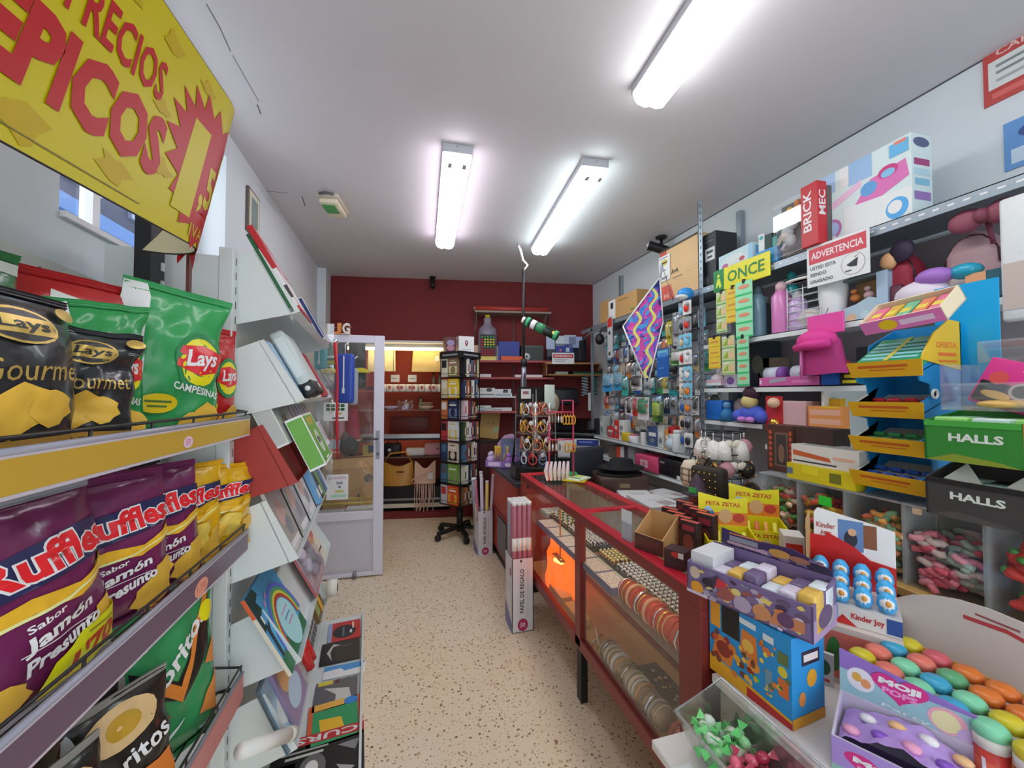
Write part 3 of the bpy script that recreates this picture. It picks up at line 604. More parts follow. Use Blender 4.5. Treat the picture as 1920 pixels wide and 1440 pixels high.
gour = lambda: [('r', 0, .0, 1, .13, M('b08a3c', .4, .3)), ('t', 'ORIGINAL', .5, .07, .6, .05, 0, .0, M('5a4420', .5)), chip(.42, .32, .2, .4), chip(.6, .3, .17, 2.), chip(.3, .22, .14, 1.),
         ('t', 'Gourmet', .5, .53, .74, .13, .03, .0, .2, GOLDP), ('e', .42, .78, .28, .105, GOLDP), ('e', .42, .78, .255, .09, M('2a2a2c', .4)), ('r', .2, .73, .66, .83, GOLDP), ('t', 'Lays', .43, .78, .38, .085, 0, .02, M('2a2a2c', .4)), ('e', .85, .9, .11, .045, GOLDP), ('r', .8, .8, .95, .803, 'b0b0b0'), ('r', .8, .785, .93, .788, 'b0b0b0')]
def lays(fl): return [('r', 0, .0, .2, 1, M('d4d6d4', .3)), ('r', .04, .2, .14, .205, '4a4a4a'), ('r', .04, .5, .16, .506, '4a4a4a'), ('r', .04, .55, .14, .556, '4a4a4a'), ('r', .04, .75, .15, .756, '4a4a4a'), ('e', .72, .5, .26, .21, M('2a7a48', .3)), ('e', .72, .5, .22, .17, M('e8c818', .3)), ('p', [(.46, .46), (.52, .6), (.74, .62), (.98, .57), (.94, .44), (.7, .4)], M('c8222a', .3)), ('t', 'Lays', .73, .51, .34, .15, .05, .03, .15, M('e8e8e8', .3)),
         *([('t', fl, .7, .3, .5, .05, -.12, .02, M('dfe6df', .3))] if fl else []), ('e', .36, .2, .17, .065, M('e0b81c', .3)), ('r', .25, .205, .47, .22, M('4a6a2a', .4)), ('r', .28, .175, .44, .188, M('4a6a2a', .4)), chip(.85, .13, .14, .5), chip(.7, .07, .12, 2)]
D90 = 90
def onshelf(Y, z, inset=.06): return (RX - inset, Y, z)
# top shelf, behind first
bag('crisp_bag', 'dark green crisp bag standing behind the large black gourmet bag', (-.73, .84, Z1), 78, (.26, .36, .08), '2c7040', [('r', 0, .9, 1, .96, 'c8ccc8')], .006, 3.1)
bag('crisp_bag', 'red crisp bag with white back panel behind the crumpled bags', (-.69, 1.13, Z1), 66, (.30, .36, .07), 'b01f26', [('p', [(.15, .72), (.95, .62), (.95, .74), (.2, .9)], M('c8c8c4', .3)), ('r', .3, .77, .7, .785, '4a4a4a'), ('e', .3, .62, .14, .08, 'd8a830'), ('r', .55, .3, .62, .6, '8a1a20')], .009, 5.2)
bag('crisp_bag', 'large black gourmet crisp bag with gold lettering, nearest on the top shelf', (-.568, .772, Z1), 90, (.24, .262, .085), '2b2c30', gour(), .004, 1.3, None, -3)
bag('crisp_bag', 'crumpled black gourmet crisp bag beside the large one', (-.588, .945, Z1), 52, (.155, .235, .07), '28292c', gour(), .012, 8.4, None, -5, None, 2, .35)
bag('crisp_bag', 'narrow green crisp bag between the black bag and the big green bag', (-.615, 1.03, Z1), 52, (.17, .30, .08), '2f8c4c', lays('CAMPESINAS'), .013, 2.7, None, -3, None, -3, .3)
bag('crisp_bag', 'big green crisp bag with red and yellow logo on the top shelf', (-.60, 1.235, Z1), 50, (.25, .385, .10), '349454', lays('CAMPESINAS'), .011, 6.6, None, -2, None, 4, .15)
bag('crisp_bag', 'red crisp bag at the far end of the top shelf behind the big green one', (-.585, 1.44, Z1), 66, (.2, .31, .07), 'b8262a', lays(''), .007, 9.1)
# middle shelf
PUR = '6a2350'
def ruff(base, price=False, st=('Jamón', 'Presunto')):
    tx = [('t', 'Sabor', .36, .41, .22, .035, .12, .02, M('d6d2d6', .3)), ('t', st[0], .46, .345, .48, .085, .12, .035, M('e2e0e2', .3)), ('t', st[1], .5, .255, .52, .075, .12, .035, M('e2e0e2', .3)), ('r', .2, .295, .7, .3, M('e2e0e2', .3))] if st else [chip(.5, .3, .22, .8, 'e0b850'), chip(.35, .22, .16, 2.)]
    d = [chip(.78, .12, .2, .3), chip(.9, .25, .15, 1.2), chip(.15, .1, .16, 2.2), ('p', [(0, .50), (.3, .53), (.6, .50), (1, .60), (1, .53), (.6, .43), (.3, .46), (0, .42)], M('d8a428', .4, var=.2, vs=40)), ('p', [(0, .455), (.5, .46), (1, .55), (1, .54), (.5, .445), (0, .44)], M('ecd890', .4)),
         ('p', [(.02, .55), (.03, .72), (.3, .76), (.62, .79), (.98, .80), (.97, .62), (.6, .59), (.3, .57)], M('23264e', .35)), ('t', 'Ruffles', .5, .69, .92, .175, .05, .07, M('e4e0e2', .3)), ('t', 'Ruffles', .5, .69, .89, .155, .05, .035, M('cf2128', .3)),
         *tx]
    if price: d += [('p', [(.34, .07), (.42, .17), (.6, .24), (1.0, .27), (1.0, .06), (.8, .01), (.4, .02)], M('e4d818', .3)), ('t', "1'70", .74, .12, .42, .12, .1, .04, M('b83a1c', .4)), ('r', .66, .205, .92, .215, M('8a7a20', .4))]
    return d
bag('crisp_bag', 'large purple crisp bag with yellow price sticker, nearest on the middle shelf', (-.563, .845, Z2), 88, (.28, .33, .085), PUR, ruff(PUR, True), .006, 4.2, None, -8, '9a9aa4')
bag('crisp_bag', 'second purple crisp bag, half hidden behind the price sticker bag', (-.588, 1.06, Z2), 66, (.23, .315, .08), PUR, ruff(PUR), .007, 7.7, None, -6)
bag('crisp_bag', 'third purple crisp bag, beside the yellow bags', (-.59, 1.215, Z2), 62, (.22, .31, .08), PUR, ruff(PUR), .007, 1.9, None, -6)
bag('crisp_bag', 'yellow crisp bag between the purple bags and the crumpled yellow one', (-.588, 1.345, Z2), 60, (.2, .29, .07), 'd0a010', ruff('d0a010', False, None), .010, 3.6, None, -4, None, 0, .2)
bag('crisp_bag', 'crumpled yellow crisp bag at the far end of the middle shelf', (-.56, 1.475, Z2), 56, (.2, .27, .075), 'd6a612', ruff('d6a612', False, None), .013, 5.9, None, -4, None, 4, .35)
# lower shelf
def dor(): return [('p', [(.1, .72), (.5, .5), (.95, .98), (.9, .6), (.55, .36), (.08, .55)], M('1e1c1c', .3)), ('p', [(.3, .5), (.52, .36), (.95, .96), (.9, .97), (.52, .46), (.36, .56)], M('c87830', .35)), ('t', 'Doritos', .52, .66, .86, .12, .5, .03, M('d8d8d8', .3)), ('p', [(.72, .2), (1, .1), (.98, .42)], M('c8803c', .6, var=.2, vs=40)), ('p', [(.8, .5), (1, .44), (1, .66)], M('c8803c', .6, var=.2, vs=40)), ('e', .9, .84, .09, .07, M('e0c818', .3)), ('e', .3, .3, .1, .02, .3, M('b02a24', .3)), ('e', .4, .2, .16, .012, .35, M('c8dccc', .3)), ('p', [(.0, .9), (.3, .95), (.25, .8), (.05, .78)], M('c8ccc8', .3))]
def blk(txt): return [('e', .5, .8, .35, .14, M('c8a878', .4, var=.3, vs=20)), ('e', .5, .8, .16, .08, M('b08a2c', .4)), ('r', .1, .15, .95, .42, M('d0762c', .35)), *([('t', txt, .5, .56, .8, .13, .15, .02, M('d4d4d4', .25))] if txt else [('r', .2, .52, .8, .58, M('b8b8b8', .25))]), ('p', [(0, 0), (1, 0), (1, .1), (0, .14)], M('c87030', .35)), ('p', [(.0, .62), (.2, .7), (.1, .95), (0, .9)], M('b8bcbc', .3))]
bag('crisp_bag', 'green tortilla chip bag at the far end of the lower shelf', (-.585, 1.27, Z3), 64, (.27, .40, .08), '348a54', dor(), .009, 2.3, None, -5)
bag('crisp_bag', 'silver backed tortilla chip bag lying behind the green one', (-.68, 1.10, Z3), 66, (.24, .38, .07), '9a9e9e', [('r', .1, .1, .9, .5, '8a5030'), ('r', .2, .6, .8, .8, '2a2a2a'), ('r', .2, .55, .7, .56, '3a3a3a')], .012, 4.9, None, -2)
bag('crisp_bag', 'black and orange snack bag in front of the green tortilla chips', (-.57, 1.07, Z3), 62, (.22, .30, .07), '26221f', blk('Doritos'), .010, 6.3, None, -10, '8a8680')
bag('crisp_bag', 'black snack bag with a tan burst, nearest on the lower shelf', (-.56, .90, Z3), 74, (.2, .29, .07), '242220', blk(''), .010, 8.8, None, -12, '8a8680')
bag('crisp_bag', 'dark brown snack bag behind the black one under the purple rail', (-.66, .88, Z3), 80, (.24, .36, .07), '6a3520', [('r', .0, .7, 1, .9, '1e1a1a'), ('e', .4, .5, .2, .1, '3a3a3e')], .010, 3.3)
bag('crisp_bag', 'black snack bag at the picture corner of the lower shelf', (-.6, .70, Z3), 84, (.24, .28, .08), '201e1e', [('e', .5, .6, .3, .08, '4a4a4e'), ('r', .2, .2, .8, .4, '6a4a34')], .010, 2.2)
# framed picture on the window wall
p = onX(471, 401, XL); t = thing('framed_picture', 'small framed picture high on the white window wall', 'picture', (XL, p.y, p.z), 90)
mb = MB(); mb.box((-.10, -.018, -.14), (.10, 0, .14), M('5a5048', .5), .004, 1); mb.build('frame', t)
MB().box((-.085, -.02, -.125), (.085, -.0175, .125), M('c8c4b0', .6)).build('mount', t); MB().box((-.055, -.0212, -.09), (.055, -.0198, .09), M('7a8a84', .5, var=.2)).build('print', t)
# ================================================================ BACK OF THE SHOP
BI = BW.inverted(); BR = -8.7
def onB(px, py, yl):
    o = BI @ CP; d = BI.to_3x3() @ ray(px, py); t = (yl - o.y) / d.y
    return o + d * t          # point in back wall coordinates
def at(px, py, yl): return BW @ onB(px, py, yl)
WARM = M('ffd9a0', .3, emit=NICHE_E, var=0, k=1.0)
t = thing('niche_light', 'warm tube light along the top of the display niche', 'lamp', bw(.1, .12, 2.12), BR)
MB().box((0, -.02, .02), (1.32, .03, .06), M('d8d4cc', .4)).build('housing', t); MB().lathe([(.016, 0), (.016, 1.3)], WARM, 10, (.01, 0, 0), 'x').build('tube', t)
# fittings of the niche
nf = thing('niche_shelving', 'glass shelves and aluminium bars inside the lit display niche', 'shelving', bw(NX0, .1, 0), BR)
def nl(x, y, z): return (x - NX0, y - .1, z)
for z in (1.575, 1.33): MB().box(nl(NX0, .2, z - .004), nl(NX1, .5, z + .004), G('e8f4ee', .12, .12)).build('glass_shelf', nf)
MB().box(nl(NX0, .12, .98), nl(NX1, .2, 1.03), M('b8bcc4', .35, .6)).box(nl(NX0, .12, .955), nl(NX1, .2, .975), BLACK).build('aluminium_bar', nf)
MB().box(nl(NX0, .2, .715), nl(NX1, .54, .73), M('6a5048', .5)).build('wooden_shelf', nf)
MB().box(nl(NX0, .1, .16), nl(NX1, .54, .37), BLACK).build('black_bench', nf)
MB().box(nl(NX0, .09, .11), nl(NX1, .1, .16), M('d8ccb4', .5)).box(nl(NX0, .094, .20), nl(NX1, .1, .225), M('8a8e94', .4, .5)).build('bench_rail', nf)
MB().box(nl(NX0, .52, .735), nl(NX1, .535, .955), M('d0562e', .5)).build('orange_panel', nf)
# hanging totes
def tote(p, w, h, col, label, rz=BR, hang=.08, name='tote_bag', dec=None, soft=.03):
    t = thing(name, label, 'bag', p, rz); m = M(col, .7, bump=.2, bs=40)
    mb = MB(); mb.surf(lambda u, v: Vector(((u - .5) * w * (1 - .08 * v), -soft * math.sin(math.pi * u) ** .6 * (1 - .5 * v) + .008 * nz(u * 4, v * 4, w * 40), v * h)), 12, 12, m)
    mb.surf(lambda u, v: Vector(((.5 - u) * w * (1 - .08 * v), soft * math.sin(math.pi * u) ** .6 * (1 - .5 * v), v * h)), 8, 8, m)
    if dec: mb.decal(lambda u, v, e: Vector(((u - .5) * w, -soft * max(0, math.sin(math.pi * u)) ** .6 * (1 - .5 * v) - .004 - e, v * h)), dec, curved=True)
    mb.build('body', t)
    for y in (-.01, .01): MB().tube([(-.22 * w, y, h * .96), (-.16 * w, y, h + hang * .8), (0, y, h + hang), (.16 * w, y, h + hang * .8), (.22 * w, y, h * .96)], .005, m).build('handle', t)
    return t
for x0, x1, y0, y1, col, lab in ((689, 716, 650, 697, 'cbbf9a', 'cream paper tote hanging behind the glass of the white door'), (719, 742, 650, 696, 'd4c8a0', 'cream tote with dark side hanging beside the door stile in the niche'), (772, 829, 655, 697, 'c8b078', 'wide tan tote hanging under the warm tube light')):
    a = onB(x0, y1, .28); b = onB(x1, y0, .28); tote(BW @ Vector(((a.x + b.x) / 2, .28, a.z)), b.x - a.x, b.z - a.z, col, lab, dec=[('r', .82, 0, .86, 1, '3a3028')] if x0 == 719 else [('r', .1, .9, .9, .92, 'a89458'), ('r', .78, .45, .9, .7, 'dcd8d0')])
# mugs and cards on the upper glass shelf
def mug(): 
    t = thing('mug', '', 'mug'); w = M('d8d0cc', .3)
    MB().lathe([(.032, 0), (.04, .004), (.04, .095), (.036, .095), (.035, .01), (0, .008)], w, 16).decal(lambda u, v, e: (-.041 * math.sin(u) - 0, -(.041 + e) * math.cos(u), .095 * v), [('e', 0, .5, .55, .3, 'c06a70'), ('e', .2, .6, .3, .15, '6a4a58')], .001).build('cup', t)
    MB().tube([(.038, 0, .075), (.06, 0, .07), (.062, 0, .04), (.038, 0, .025)], .006, w).build('handle', t)
    return t
mg = mug(); 
for i in range(11):
    p = bw(.62 + i * .082, .3, 1.579); lab = 'white printed mug on the upper glass shelf, %s from the door stile' % ORD[i]
    if i == 0: mg.location = p; mg.rotation_euler = (0, 0, R(-10)); mg['label'] = lab; mg['group'] = 'mugs on the upper glass shelf'
    else: dup(mg, p, -40 + 37 * i % 90, lab)
for px, lab in ((741, 'small white card standing on the niche wall, above the mugs near the door'), (773, 'small white card standing above the mugs, under the tan tote')):
    a = onB(px, 712, .34); carton('display_card', lab, 'card', bw(a.x, .34, a.z - .03), (.11, .008, .095), BR, 'd8d4d0', {'f': [('r', .2, .45, .8, .55, '9a8a8a')]})
for px, z, lab in ((733, 1.335, 'clear bowl on the lower glass shelf'), (800, 1.335, 'stack of small dishes on the lower glass shelf')):
    t = thing('bowl', lab, 'bowl', BW @ Vector((onB(px, 765, .32).x, .32, z)), 0); MB().lathe([(.03, 0), (.09, .03), (.1, .05), (.095, .05), (.03, .006)], M('b8aec8' if px < 750 else 'c8b8a0', .3), 16).build('bowl_body', t)
    for k in range(3 * (px > 750)): MB().lathe([(.06, 0), (.085, .008), (.085, .012), (.06, .004)], M('c0a890', .3), 14, (0, 0, .055 + k * .016)).build('dish', t)
a = onB(760, 768, .3); t = thing('cellophane_bag', 'crumpled cellophane bag with a bow on the lower glass shelf', 'bag', BW @ Vector((a.x, .3, 1.336)), BR)
MB().surf(lambda u, v: Vector(((u - .5) * .2, -.04 * math.sin(math.pi * u) + .03 * nz(u * 5, v * 5), v * .12 * (1 + .3 * nz(u * 6, 0)))), 10, 8, FILM).build('film', t); MB().sph((0, 0, .03), (.05, .03, .03), M('9a8ab8', .4)).build('bow', t)
for i, (px, py, cols) in enumerate(((789, 765, ('8a9a6a', 'vase')), (813, 712, ('6a5a50', 'glass')), (825, 712, ('7a6a60', 'glass')))):
    z = 1.335 if i == 0 else 1.66; t = thing('bottle', ('slim green bottle on the lower glass shelf', 'dark glass jar above the mugs beside the book tower', 'dark glass jar nearest the book tower above the mugs')[i], 'bottle', BW @ Vector((onB(px, py, .36).x, .36, z)), 0)
    MB().lathe([(.02, 0), (.03, .01), (.03, .09), (.012, .12), (.012, .15)], M(cols[0], .2), 12).build('glass_body', t); MB().lathe([(.014, .15), (.014, .17)], BLACK, 10).build('cap', t)
for x in (1.22, 1.34): single(MB().box((-.05, -.03, 0), (.05, .03, .003), GLASS).box((-.05, -.03, -.08), (-.047, .03, 0), GLASS), 'acrylic_riser', 'small clear riser under the %s dark glass jar' % ('first' if x < 1.3 else 'second'), 'riser', bw(x, .36, 1.657), BR)
a = onB(740, 760, .34); carton('folded_cloth', 'dark folded table mat leaning in the lower niche', 'cloth', bw(.95, .42, 1.034), (.5, .02, .2), BR, '5a1f1c', None, None, .004)
# bags on the wooden shelf and bench
def handbag(px0, px1, py0, py1, yl, z, col, name, label, d=.12, dec=None, handle=True):
    a = onB(px0, py1, yl); b = onB(px1, py0, yl); w = b.x - a.x; h = b.z - a.z
    t = thing(name, label, 'handbag', BW @ Vector(((a.x + b.x) / 2, yl + d / 2, z)), BR); m = M(col, .4, bump=.2, bs=30)
    mb = MB(); mb.box((-w / 2, -d / 2, 0), (w / 2, d / 2, h * .8 if handle else h), m, .03, 3)
    if dec: mb.decal(lambda u, v, e: (-w / 2 + u * w, -d / 2 - e, v * h * .8), dec)
    mb.build('body', t)
    if handle: MB().tube([(-w * .3, 0, h * .75), (-w * .25, 0, h * .98), (w * .25, 0, h * .98), (w * .3, 0, h * .75)], .008, m).build('handle', t)
    return t
handbag(719, 751, 826, 857, .26, .731, '1c1c20', 'handbag', 'black handbag on the wooden shelf beside the door stile', .12, [('e', .35, .5, .1, .12, 'c8c8c8'), ('r', .6, .3, .9, .6, '2e2e34')])
handbag(760, 797, 841, 857, .24, .731, 'd4ccc8', 'clutch_bag', 'small white clutch between the black handbag and the pink box', .1, None, False)
handbag(795, 831, 833, 857, .26, .731, 'd89aa0', 'gift_box', 'pink patterned box on the wooden shelf of the niche', .1, [('r', .1, .3, .9, .34, 'c07a88'), ('e', .7, .7, .1, .1, '9a5a6a'), ('r', .1, .6, .6, .62, 'c88a90')], False)
a = onB(700, 858, .24); carton('yellow_box', 'pale yellow box with navy lid seen through the door glass', 'box', bw(onB(692, 850, .24).x, .24, .731), (.14, .1, .16), BR, 'd8bc50', {'f': [('r', .5, .4, 1, 1, '24305c')]})
p = BW @ Vector((onB(745, 905, .2).x, .24, .371)); t = thing('leather_tote', 'mustard leather tote standing on the black bench', 'handbag', p, BR); m = M('c08a38', .4, bump=.2, bs=30)
mb = MB(); wt, ht = .42, .30
sh = lambda u: ht * (1 - .22 * math.sin(math.pi * u) ** 1.2)
mb.surf(lambda u, v: Vector(((u - .5) * wt * (1 - .1 * v), -.09 * math.sin(math.pi * u) ** .5 * (1 - .6 * v), v * sh(u))), 14, 8, m); mb.surf(lambda u, v: Vector(((.5 - u) * wt * (1 - .1 * v), .09 * math.sin(math.pi * u) ** .5 * (1 - .6 * v), v * sh(u))), 14, 8, m)
mb.build('body', t); MB().tube([(-.18, 0, .28), (-.1, 0, .40), (.1, 0, .42), (.18, 0, .28)], .012, m).build('strap', t); MB().box((.0, -.094, .17), (.09, -.086, .185), M('3a2a18', .5)).build('clasp', t)
p = BW @ Vector((onB(797, 900, .06).x, .05, .0)); t = thing('fringed_bag', 'pale beige fringed bag with long strings hanging over the bench', 'handbag', p, BR); m = M('d4b09a', .8)
mb = MB(); mb.surf(lambda u, v: Vector(((u - .5) * .26, -.03 * math.sin(math.pi * u), .42 + v * (.28 - .1 * math.sin(math.pi * u) ** 2))), 10, 6, m); mb.surf(lambda u, v: Vector(((.5 - u) * .26, .03 * math.sin(math.pi * u), .42 + v * (.28 - .1 * math.sin(math.pi * u) ** 2))), 10, 6, m)
mb.build('body', t); MB().tube([(-.12, 0, .68), (-.05, -.02, .6), (.03, -.03, .58), (.13, 0, .7)], .007, m).tube([(-.13, -.02, .42), (-.16, -.04, .47), (.1, -.05, .6)], .008, m).build('strap', t); MB().box((.04, -.04, .48), (.1, -.036, .56), M('d8d4d0')).build('price_tag', t)
for i in range(14):
    x = -.12 + .018 * i; MB().tube([(x, -.01, .44), (x + random.uniform(-.015, .015), -.02 - .03 * random.random(), .25), (x + random.uniform(-.04, .03), -.03, .04 + .1 * random.random())], .005, m, 5).build('fringe', t)

# ================================================================ WHITE GLAZED DOOR
P1 = onZ(717, 1077, .012); P0 = onZ(612, 1087, .012); dv = (P1 - P0); ang = math.degrees(math.atan2(dv.y, dv.x)); DW, DH = .84, 0
DH = atd(719, 628, (CM.inverted() @ (P1 - CP)).z * -1).z - .012
DM = Matrix.Translation(P1) @ Matrix.Rotation(R(ang), 4, 'Z')
door = thing('glazed_door', 'white metal door with glass upper half, standing open beside the gondola', 'door', P1, ang)
dm = M('c6c4d0', .4)
mb = MB(); s_ = .082
for lo, hi in (((-s_, 0, 0), (0, .04, DH)), ((-DW, 0, 0), (-DW + s_, .04, DH)), ((-DW + s_, 0, DH - .065), (-s_, .04, DH)), ((-DW + s_, 0, .47), (-s_, .04, .54)), ((-DW + s_, 0, 0), (-s_, .04, .03))): mb.box(lo, hi, dm, .003, 1)
mb.build('frame', door)
MB().box((-DW + s_, .012, .03), (-s_, .028, .47), M('b4b2ba', .45)).box((-DW + s_ + .03, .006, .06), (-s_ - .03, .012, .44), M('b8b6be', .45)).build('lower_panel', door)
MB().box((-DW + s_, .018, .54), (-s_, .022, DH - .065), G('eef2f4', .03, .06)).build('glass_pane', door)
l = MB().box((-.062, -.006, .98), (-.03, 0, 1.22), M('8a8a90', .4, .5)).build('lock_plate', door); MB().lathe([(.012, -.012), (.012, 0)], BLACK, 10, (-.046, -.006, 1.02), 'y').build('cylinder', l)
MB().tube([(-.046, -.006, 1.15), (-.046, -.04, 1.15), (-.16, -.045, 1.155)], .008, M('3a3a3e', .4)).build('handle', l)
MB().tube([(-.22, -.02, .05), (-.22, -.02, .0)], .014, M('7a7a7e', .4)).sph((-.22, -.02, .012), .018, M('5a5a5e', .5)).build('door_stop', door)
def dr(x, y, z): return DM @ Vector((x, y, z))
for (px, py, w, h, dec, lab) in ((629, 772, .19, .155, [('r', .1 + .2 * i, .55 + .2 * j, .26 + .2 * i, .7 + .2 * j, '2c5a38') for i in range(4) for j in range(2)] + [('r', .5, .35, .75, .45, 'b89a48'), ('r', .35, .12, .85, .19, '3a3a3a')], 'white notice with a dark green grid taped to the door glass'),
                                 (632, 914, .17, .21, [('t', 'RECARGAMOS', .5, .86, .8, .08, 0, 0, 'b05a90'), ('t', '50€', .6, .66, .3, .1, 0, .02, '3a3a5a'), ('t', '€', .6, .5, .14, .1, 0, .02, '4a3a5a'), ('r', .4, .28, .8, .38, 'b8b868'), ('r', .2, .1, .9, .2, '9ac8b0')], 'white notice with coloured price lines taped low on the door glass')):
    o = (DM.inverted() @ CP); d = DM.inverted().to_3x3() @ ray(px, py); q = o + d * (-o.y / d.y)
    carton('paper_notice', lab, 'notice', DM @ Vector((q.x, .014, q.z - h / 2)), (w, .002, h), ang, 'd6d8e0', {'f': dec})
for px, ch, col, lab in ((632, 'J', 'c8803c', 'orange letter ornament standing on the door top'), (648, 'G', 'e2c8c0', 'pale pink letter ornament standing on the door top')):
    q = atd(px, 622, 3.3); t = thing('letter_ornament', lab, 'ornament', (q.x, q.y + .02, DH + .014), ang)
    tv, tf = text2d(ch, .03); mb = MB(); n = len(tv); vs = [(x * .06, 0, .05 + y * .09) for x, y in tv] + [(x * .06, .02, .05 + y * .09) for x, y in tv]
    mb.add(vs, [tuple(f) for f in tf] + [tuple(i + n for i in f)[::-1] for f in tf], M(col, .5)); mb.box((-.035, -.002, 0), (.035, .022, .006), M(col, .5)); mb.build('letter', t)
    MB().tube([(-.04, .01, .055), (.05, .012, .062)], .003, M('8a5a4a', .6)).build('string', t)
# things stored behind the door
def behind(px, py, zc): return atd(px, py, zc)
p = behind(660, 880, 4.0); carton_loc = (p.x, p.y, .30)
t = thing('cardboard_box', 'tall brown cardboard box with two printed arrows behind the door glass', 'cardboard box', (p.x, p.y, 0), 8)
mb = carton_mb((.52, .42, .82), CARD, {'f': [('r', .40, .36, .415, .66, '3a2818'), ('p', [(.36, .64), (.455, .64), (.4075, .72)], '3a2818'), ('r', .60, .36, .615, .66, '3a2818'), ('p', [(.56, .64), (.655, .64), (.6075, .72)], '3a2818'), ('e', .78, .88, .08, .05, '4a3424'), ('r', .3, .27, .7, .30, '5a4434')]}); mb.build('body', t)
for s in (-1, 1): MB().plate([(-.26, s * .21, .82), (.26, s * .21, .82), (.26, s * .08, .90), (-.26, s * .08, .90)], .005, CARD).build('flap', t)
p = behind(628, 846, 4.05); carton('shoe_box', 'grey and orange shoe box on top of the brown box behind the door', 'box', (p.x, p.y, .905), (.17, .2, .18), 6, 'b8562c', {'f': [('r', 0, .5, 1, 1, '9aa4b4'), ('r', .3, .26, .8, .33, 'd8b8a0')]})
for px, py, r_, z, col, lab in ((655, 850, (.09, .09, .1), .92, '2a2a2e', 'dark grey soft bag beside the shoe box behind the door'), (648, 838, (.05, .06, .12), .93, '5a5048', 'brown cloth bundle between the shoe box and dark bag')):
    p = behind(px, py, 4.0); single(MB().sph((0, 0, r_[2]), r_, M(col, .8, bump=.3), 14, 9), 'soft_bag', lab, 'bag', (p.x, p.y, z - .01))
hb = behind(646, 702, 3.9); hs_ = thing('hat_shelf', 'narrow dark shelf on a post behind the white door', 'shelf', (hb.x, hb.y, 0)); MB().box((-.5, -.08, hb.z - .145), (.28, .1, hb.z - .122), M('3a2a26', .6)).build('board', hs_); MB().box((-.5, .05, 0), (-.46, .09, hb.z - .145), M('3a2a26', .6)).build('post', hs_)
hook = thing('coat_rail', 'dark rail with coats hanging behind the white door', 'rail', tuple(behind(655, 640, 4.25)), 0)
MB().tube([(-.4, 0, 0), (.35, 0, 0)], .01, BLACK).build('rail', hook)
for i, (x, w, h, c) in enumerate(((-.12, .2, .5, '1e1c20'), (.08, .17, .38, '3a3634'))): MB().surf(lambda u, v: Vector((x + (u - .5) * w, -.05 * math.sin(math.pi * u) + .02 * nz(u * 5, v * 3, i), -v * h)), 10, 8, M(c, .8)).surf(lambda u, v: Vector((x - (u - .5) * w, .04 * math.sin(math.pi * u), -v * h)), 10, 8, M(c, .8)).build('coat', hook)
for px, py, w, h, col, lab in ((662, 815, .15, .33, 'a82c48', 'crimson cloth doll body standing behind the door glass'), (640, 832, .1, .36, 'd89aa8', 'pink fabric column behind the white notice')):
    p = behind(px, py, 4.2); t = thing('fabric_vase', lab, 'vase', (p.x, p.y, .905 if px == 640 else 1.05)); MB().lathe([(w * .42, 0), (w * .5, .05), (w * .42, h * .5), (w * .3, h * .85), (w * .34, h)], M(col, .8), 14).build('body', t); MB().lathe([(w * .52, -.004), (w * .52, .012)], M('d8c8b0', .6), 14).build('foot', t)
st = behind(650, 830, 4.2); single(MB().box((-.3, -.14, .02), (.3, .14, .05), M('5a4438')).box((-.3, -.14, -1.04), (-.27, .14, .02), M('5a4438')).box((.27, -.14, -1.04), (.3, .14, .02), M('5a4438')), 'side_table', 'dark wooden stand carrying the crimson doll behind the door', 'table', (st.x, st.y + .16, 1.0))
for px, lab in ((617, 'yellow hat rim beside the teal pouch'), (676, 'yellow topped dark cup behind the blue pouch')):
    p = behind(px, 702, 3.9); t = thing('hat_stand', lab, 'hat', (p.x, p.y, hb.z - .121)); MB().lathe([(.05, 0), (.055, .12), (.05, .14)], M('c8c4b8' if px < 650 else '1e1e22', .6), 12).build('stand', t); MB().lathe([(.095, .135), (.08, .16), (.03, .185), (.0, .188)], M('d8c020', .5), 16).build('top', t)
p = onZ(660, 1000, .54); q = DM @ Vector((-.35, .22, .1))
t = thing('yellow_crate', 'yellow framed crate with folded papers behind the lower door glass', 'crate', (q.x, q.y, .45), ang); mb = MB()
for z in (.0, .14): mb.tube([(-.28, -.08, z), (.28, -.08, z), (.28, .08, z), (-.28, .08, z)], .012, M('c8a828', .5), 6, True)
for x in (-.28, .28):
    for y in (-.08, .08): mb.tube([(x, y, -.45), (x, y, .14)], .012, M('c8a828', .5), 6)
mb.build('frame', t); MB().box((-.26, -.06, .0), (.0, .06, .06), M('b0b4bc', .5)).box((.02, -.06, .0), (.25, .06, .08), M('c8ccd0', .5)).build('papers', t)
p = onZ(614, 950, .3); 
# pouches hung at the gondola's far end
def pouch(px0, px1, py0, py1, zc, col, label, zips='d8dce4', d=.05):
    a = atd(px0, py1, zc); b = atd(px1, py0, zc); w = (Vector((b.x, b.y, 0)) - Vector((a.x, a.y, 0))).length; h = b.z - a.z
    t = thing('pencil_pouch', label, 'pouch', ((a.x + b.x) / 2, (a.y + b.y) / 2, a.z), -12); m = M(col, .45, bump=.15)
    MB().box((-w / 2, -d / 2, 0), (w / 2, d / 2, h), m, .024, 3).build('body', t); MB().box((-.004, -d / 2 - .004, h * .25), (.004, -d / 2 - .0005, h * .95), M(zips, .4)).build('zip', t)
    MB().box((-.008, -d / 2 - .008, h * .2), (.008, -d / 2 - .003, h * .3), M('e0e0e4', .3)).build('zip_pull', t); MB().tube([(0, 0, h - .01), (0, 0, h + .06), (.02, .01, h + .08)], .004, M('c8c8cc', .4)).build('loop', t)
    return t
arm = thing('hanging_strip', 'clear merchandising strip with wire hooks at the gondola end', 'hook strip', gd(1.205, .02, 1.2), GR)
MB().box((0, -.2, -.25), (.008, .0, .8), ACRYL).build('strip', arm)
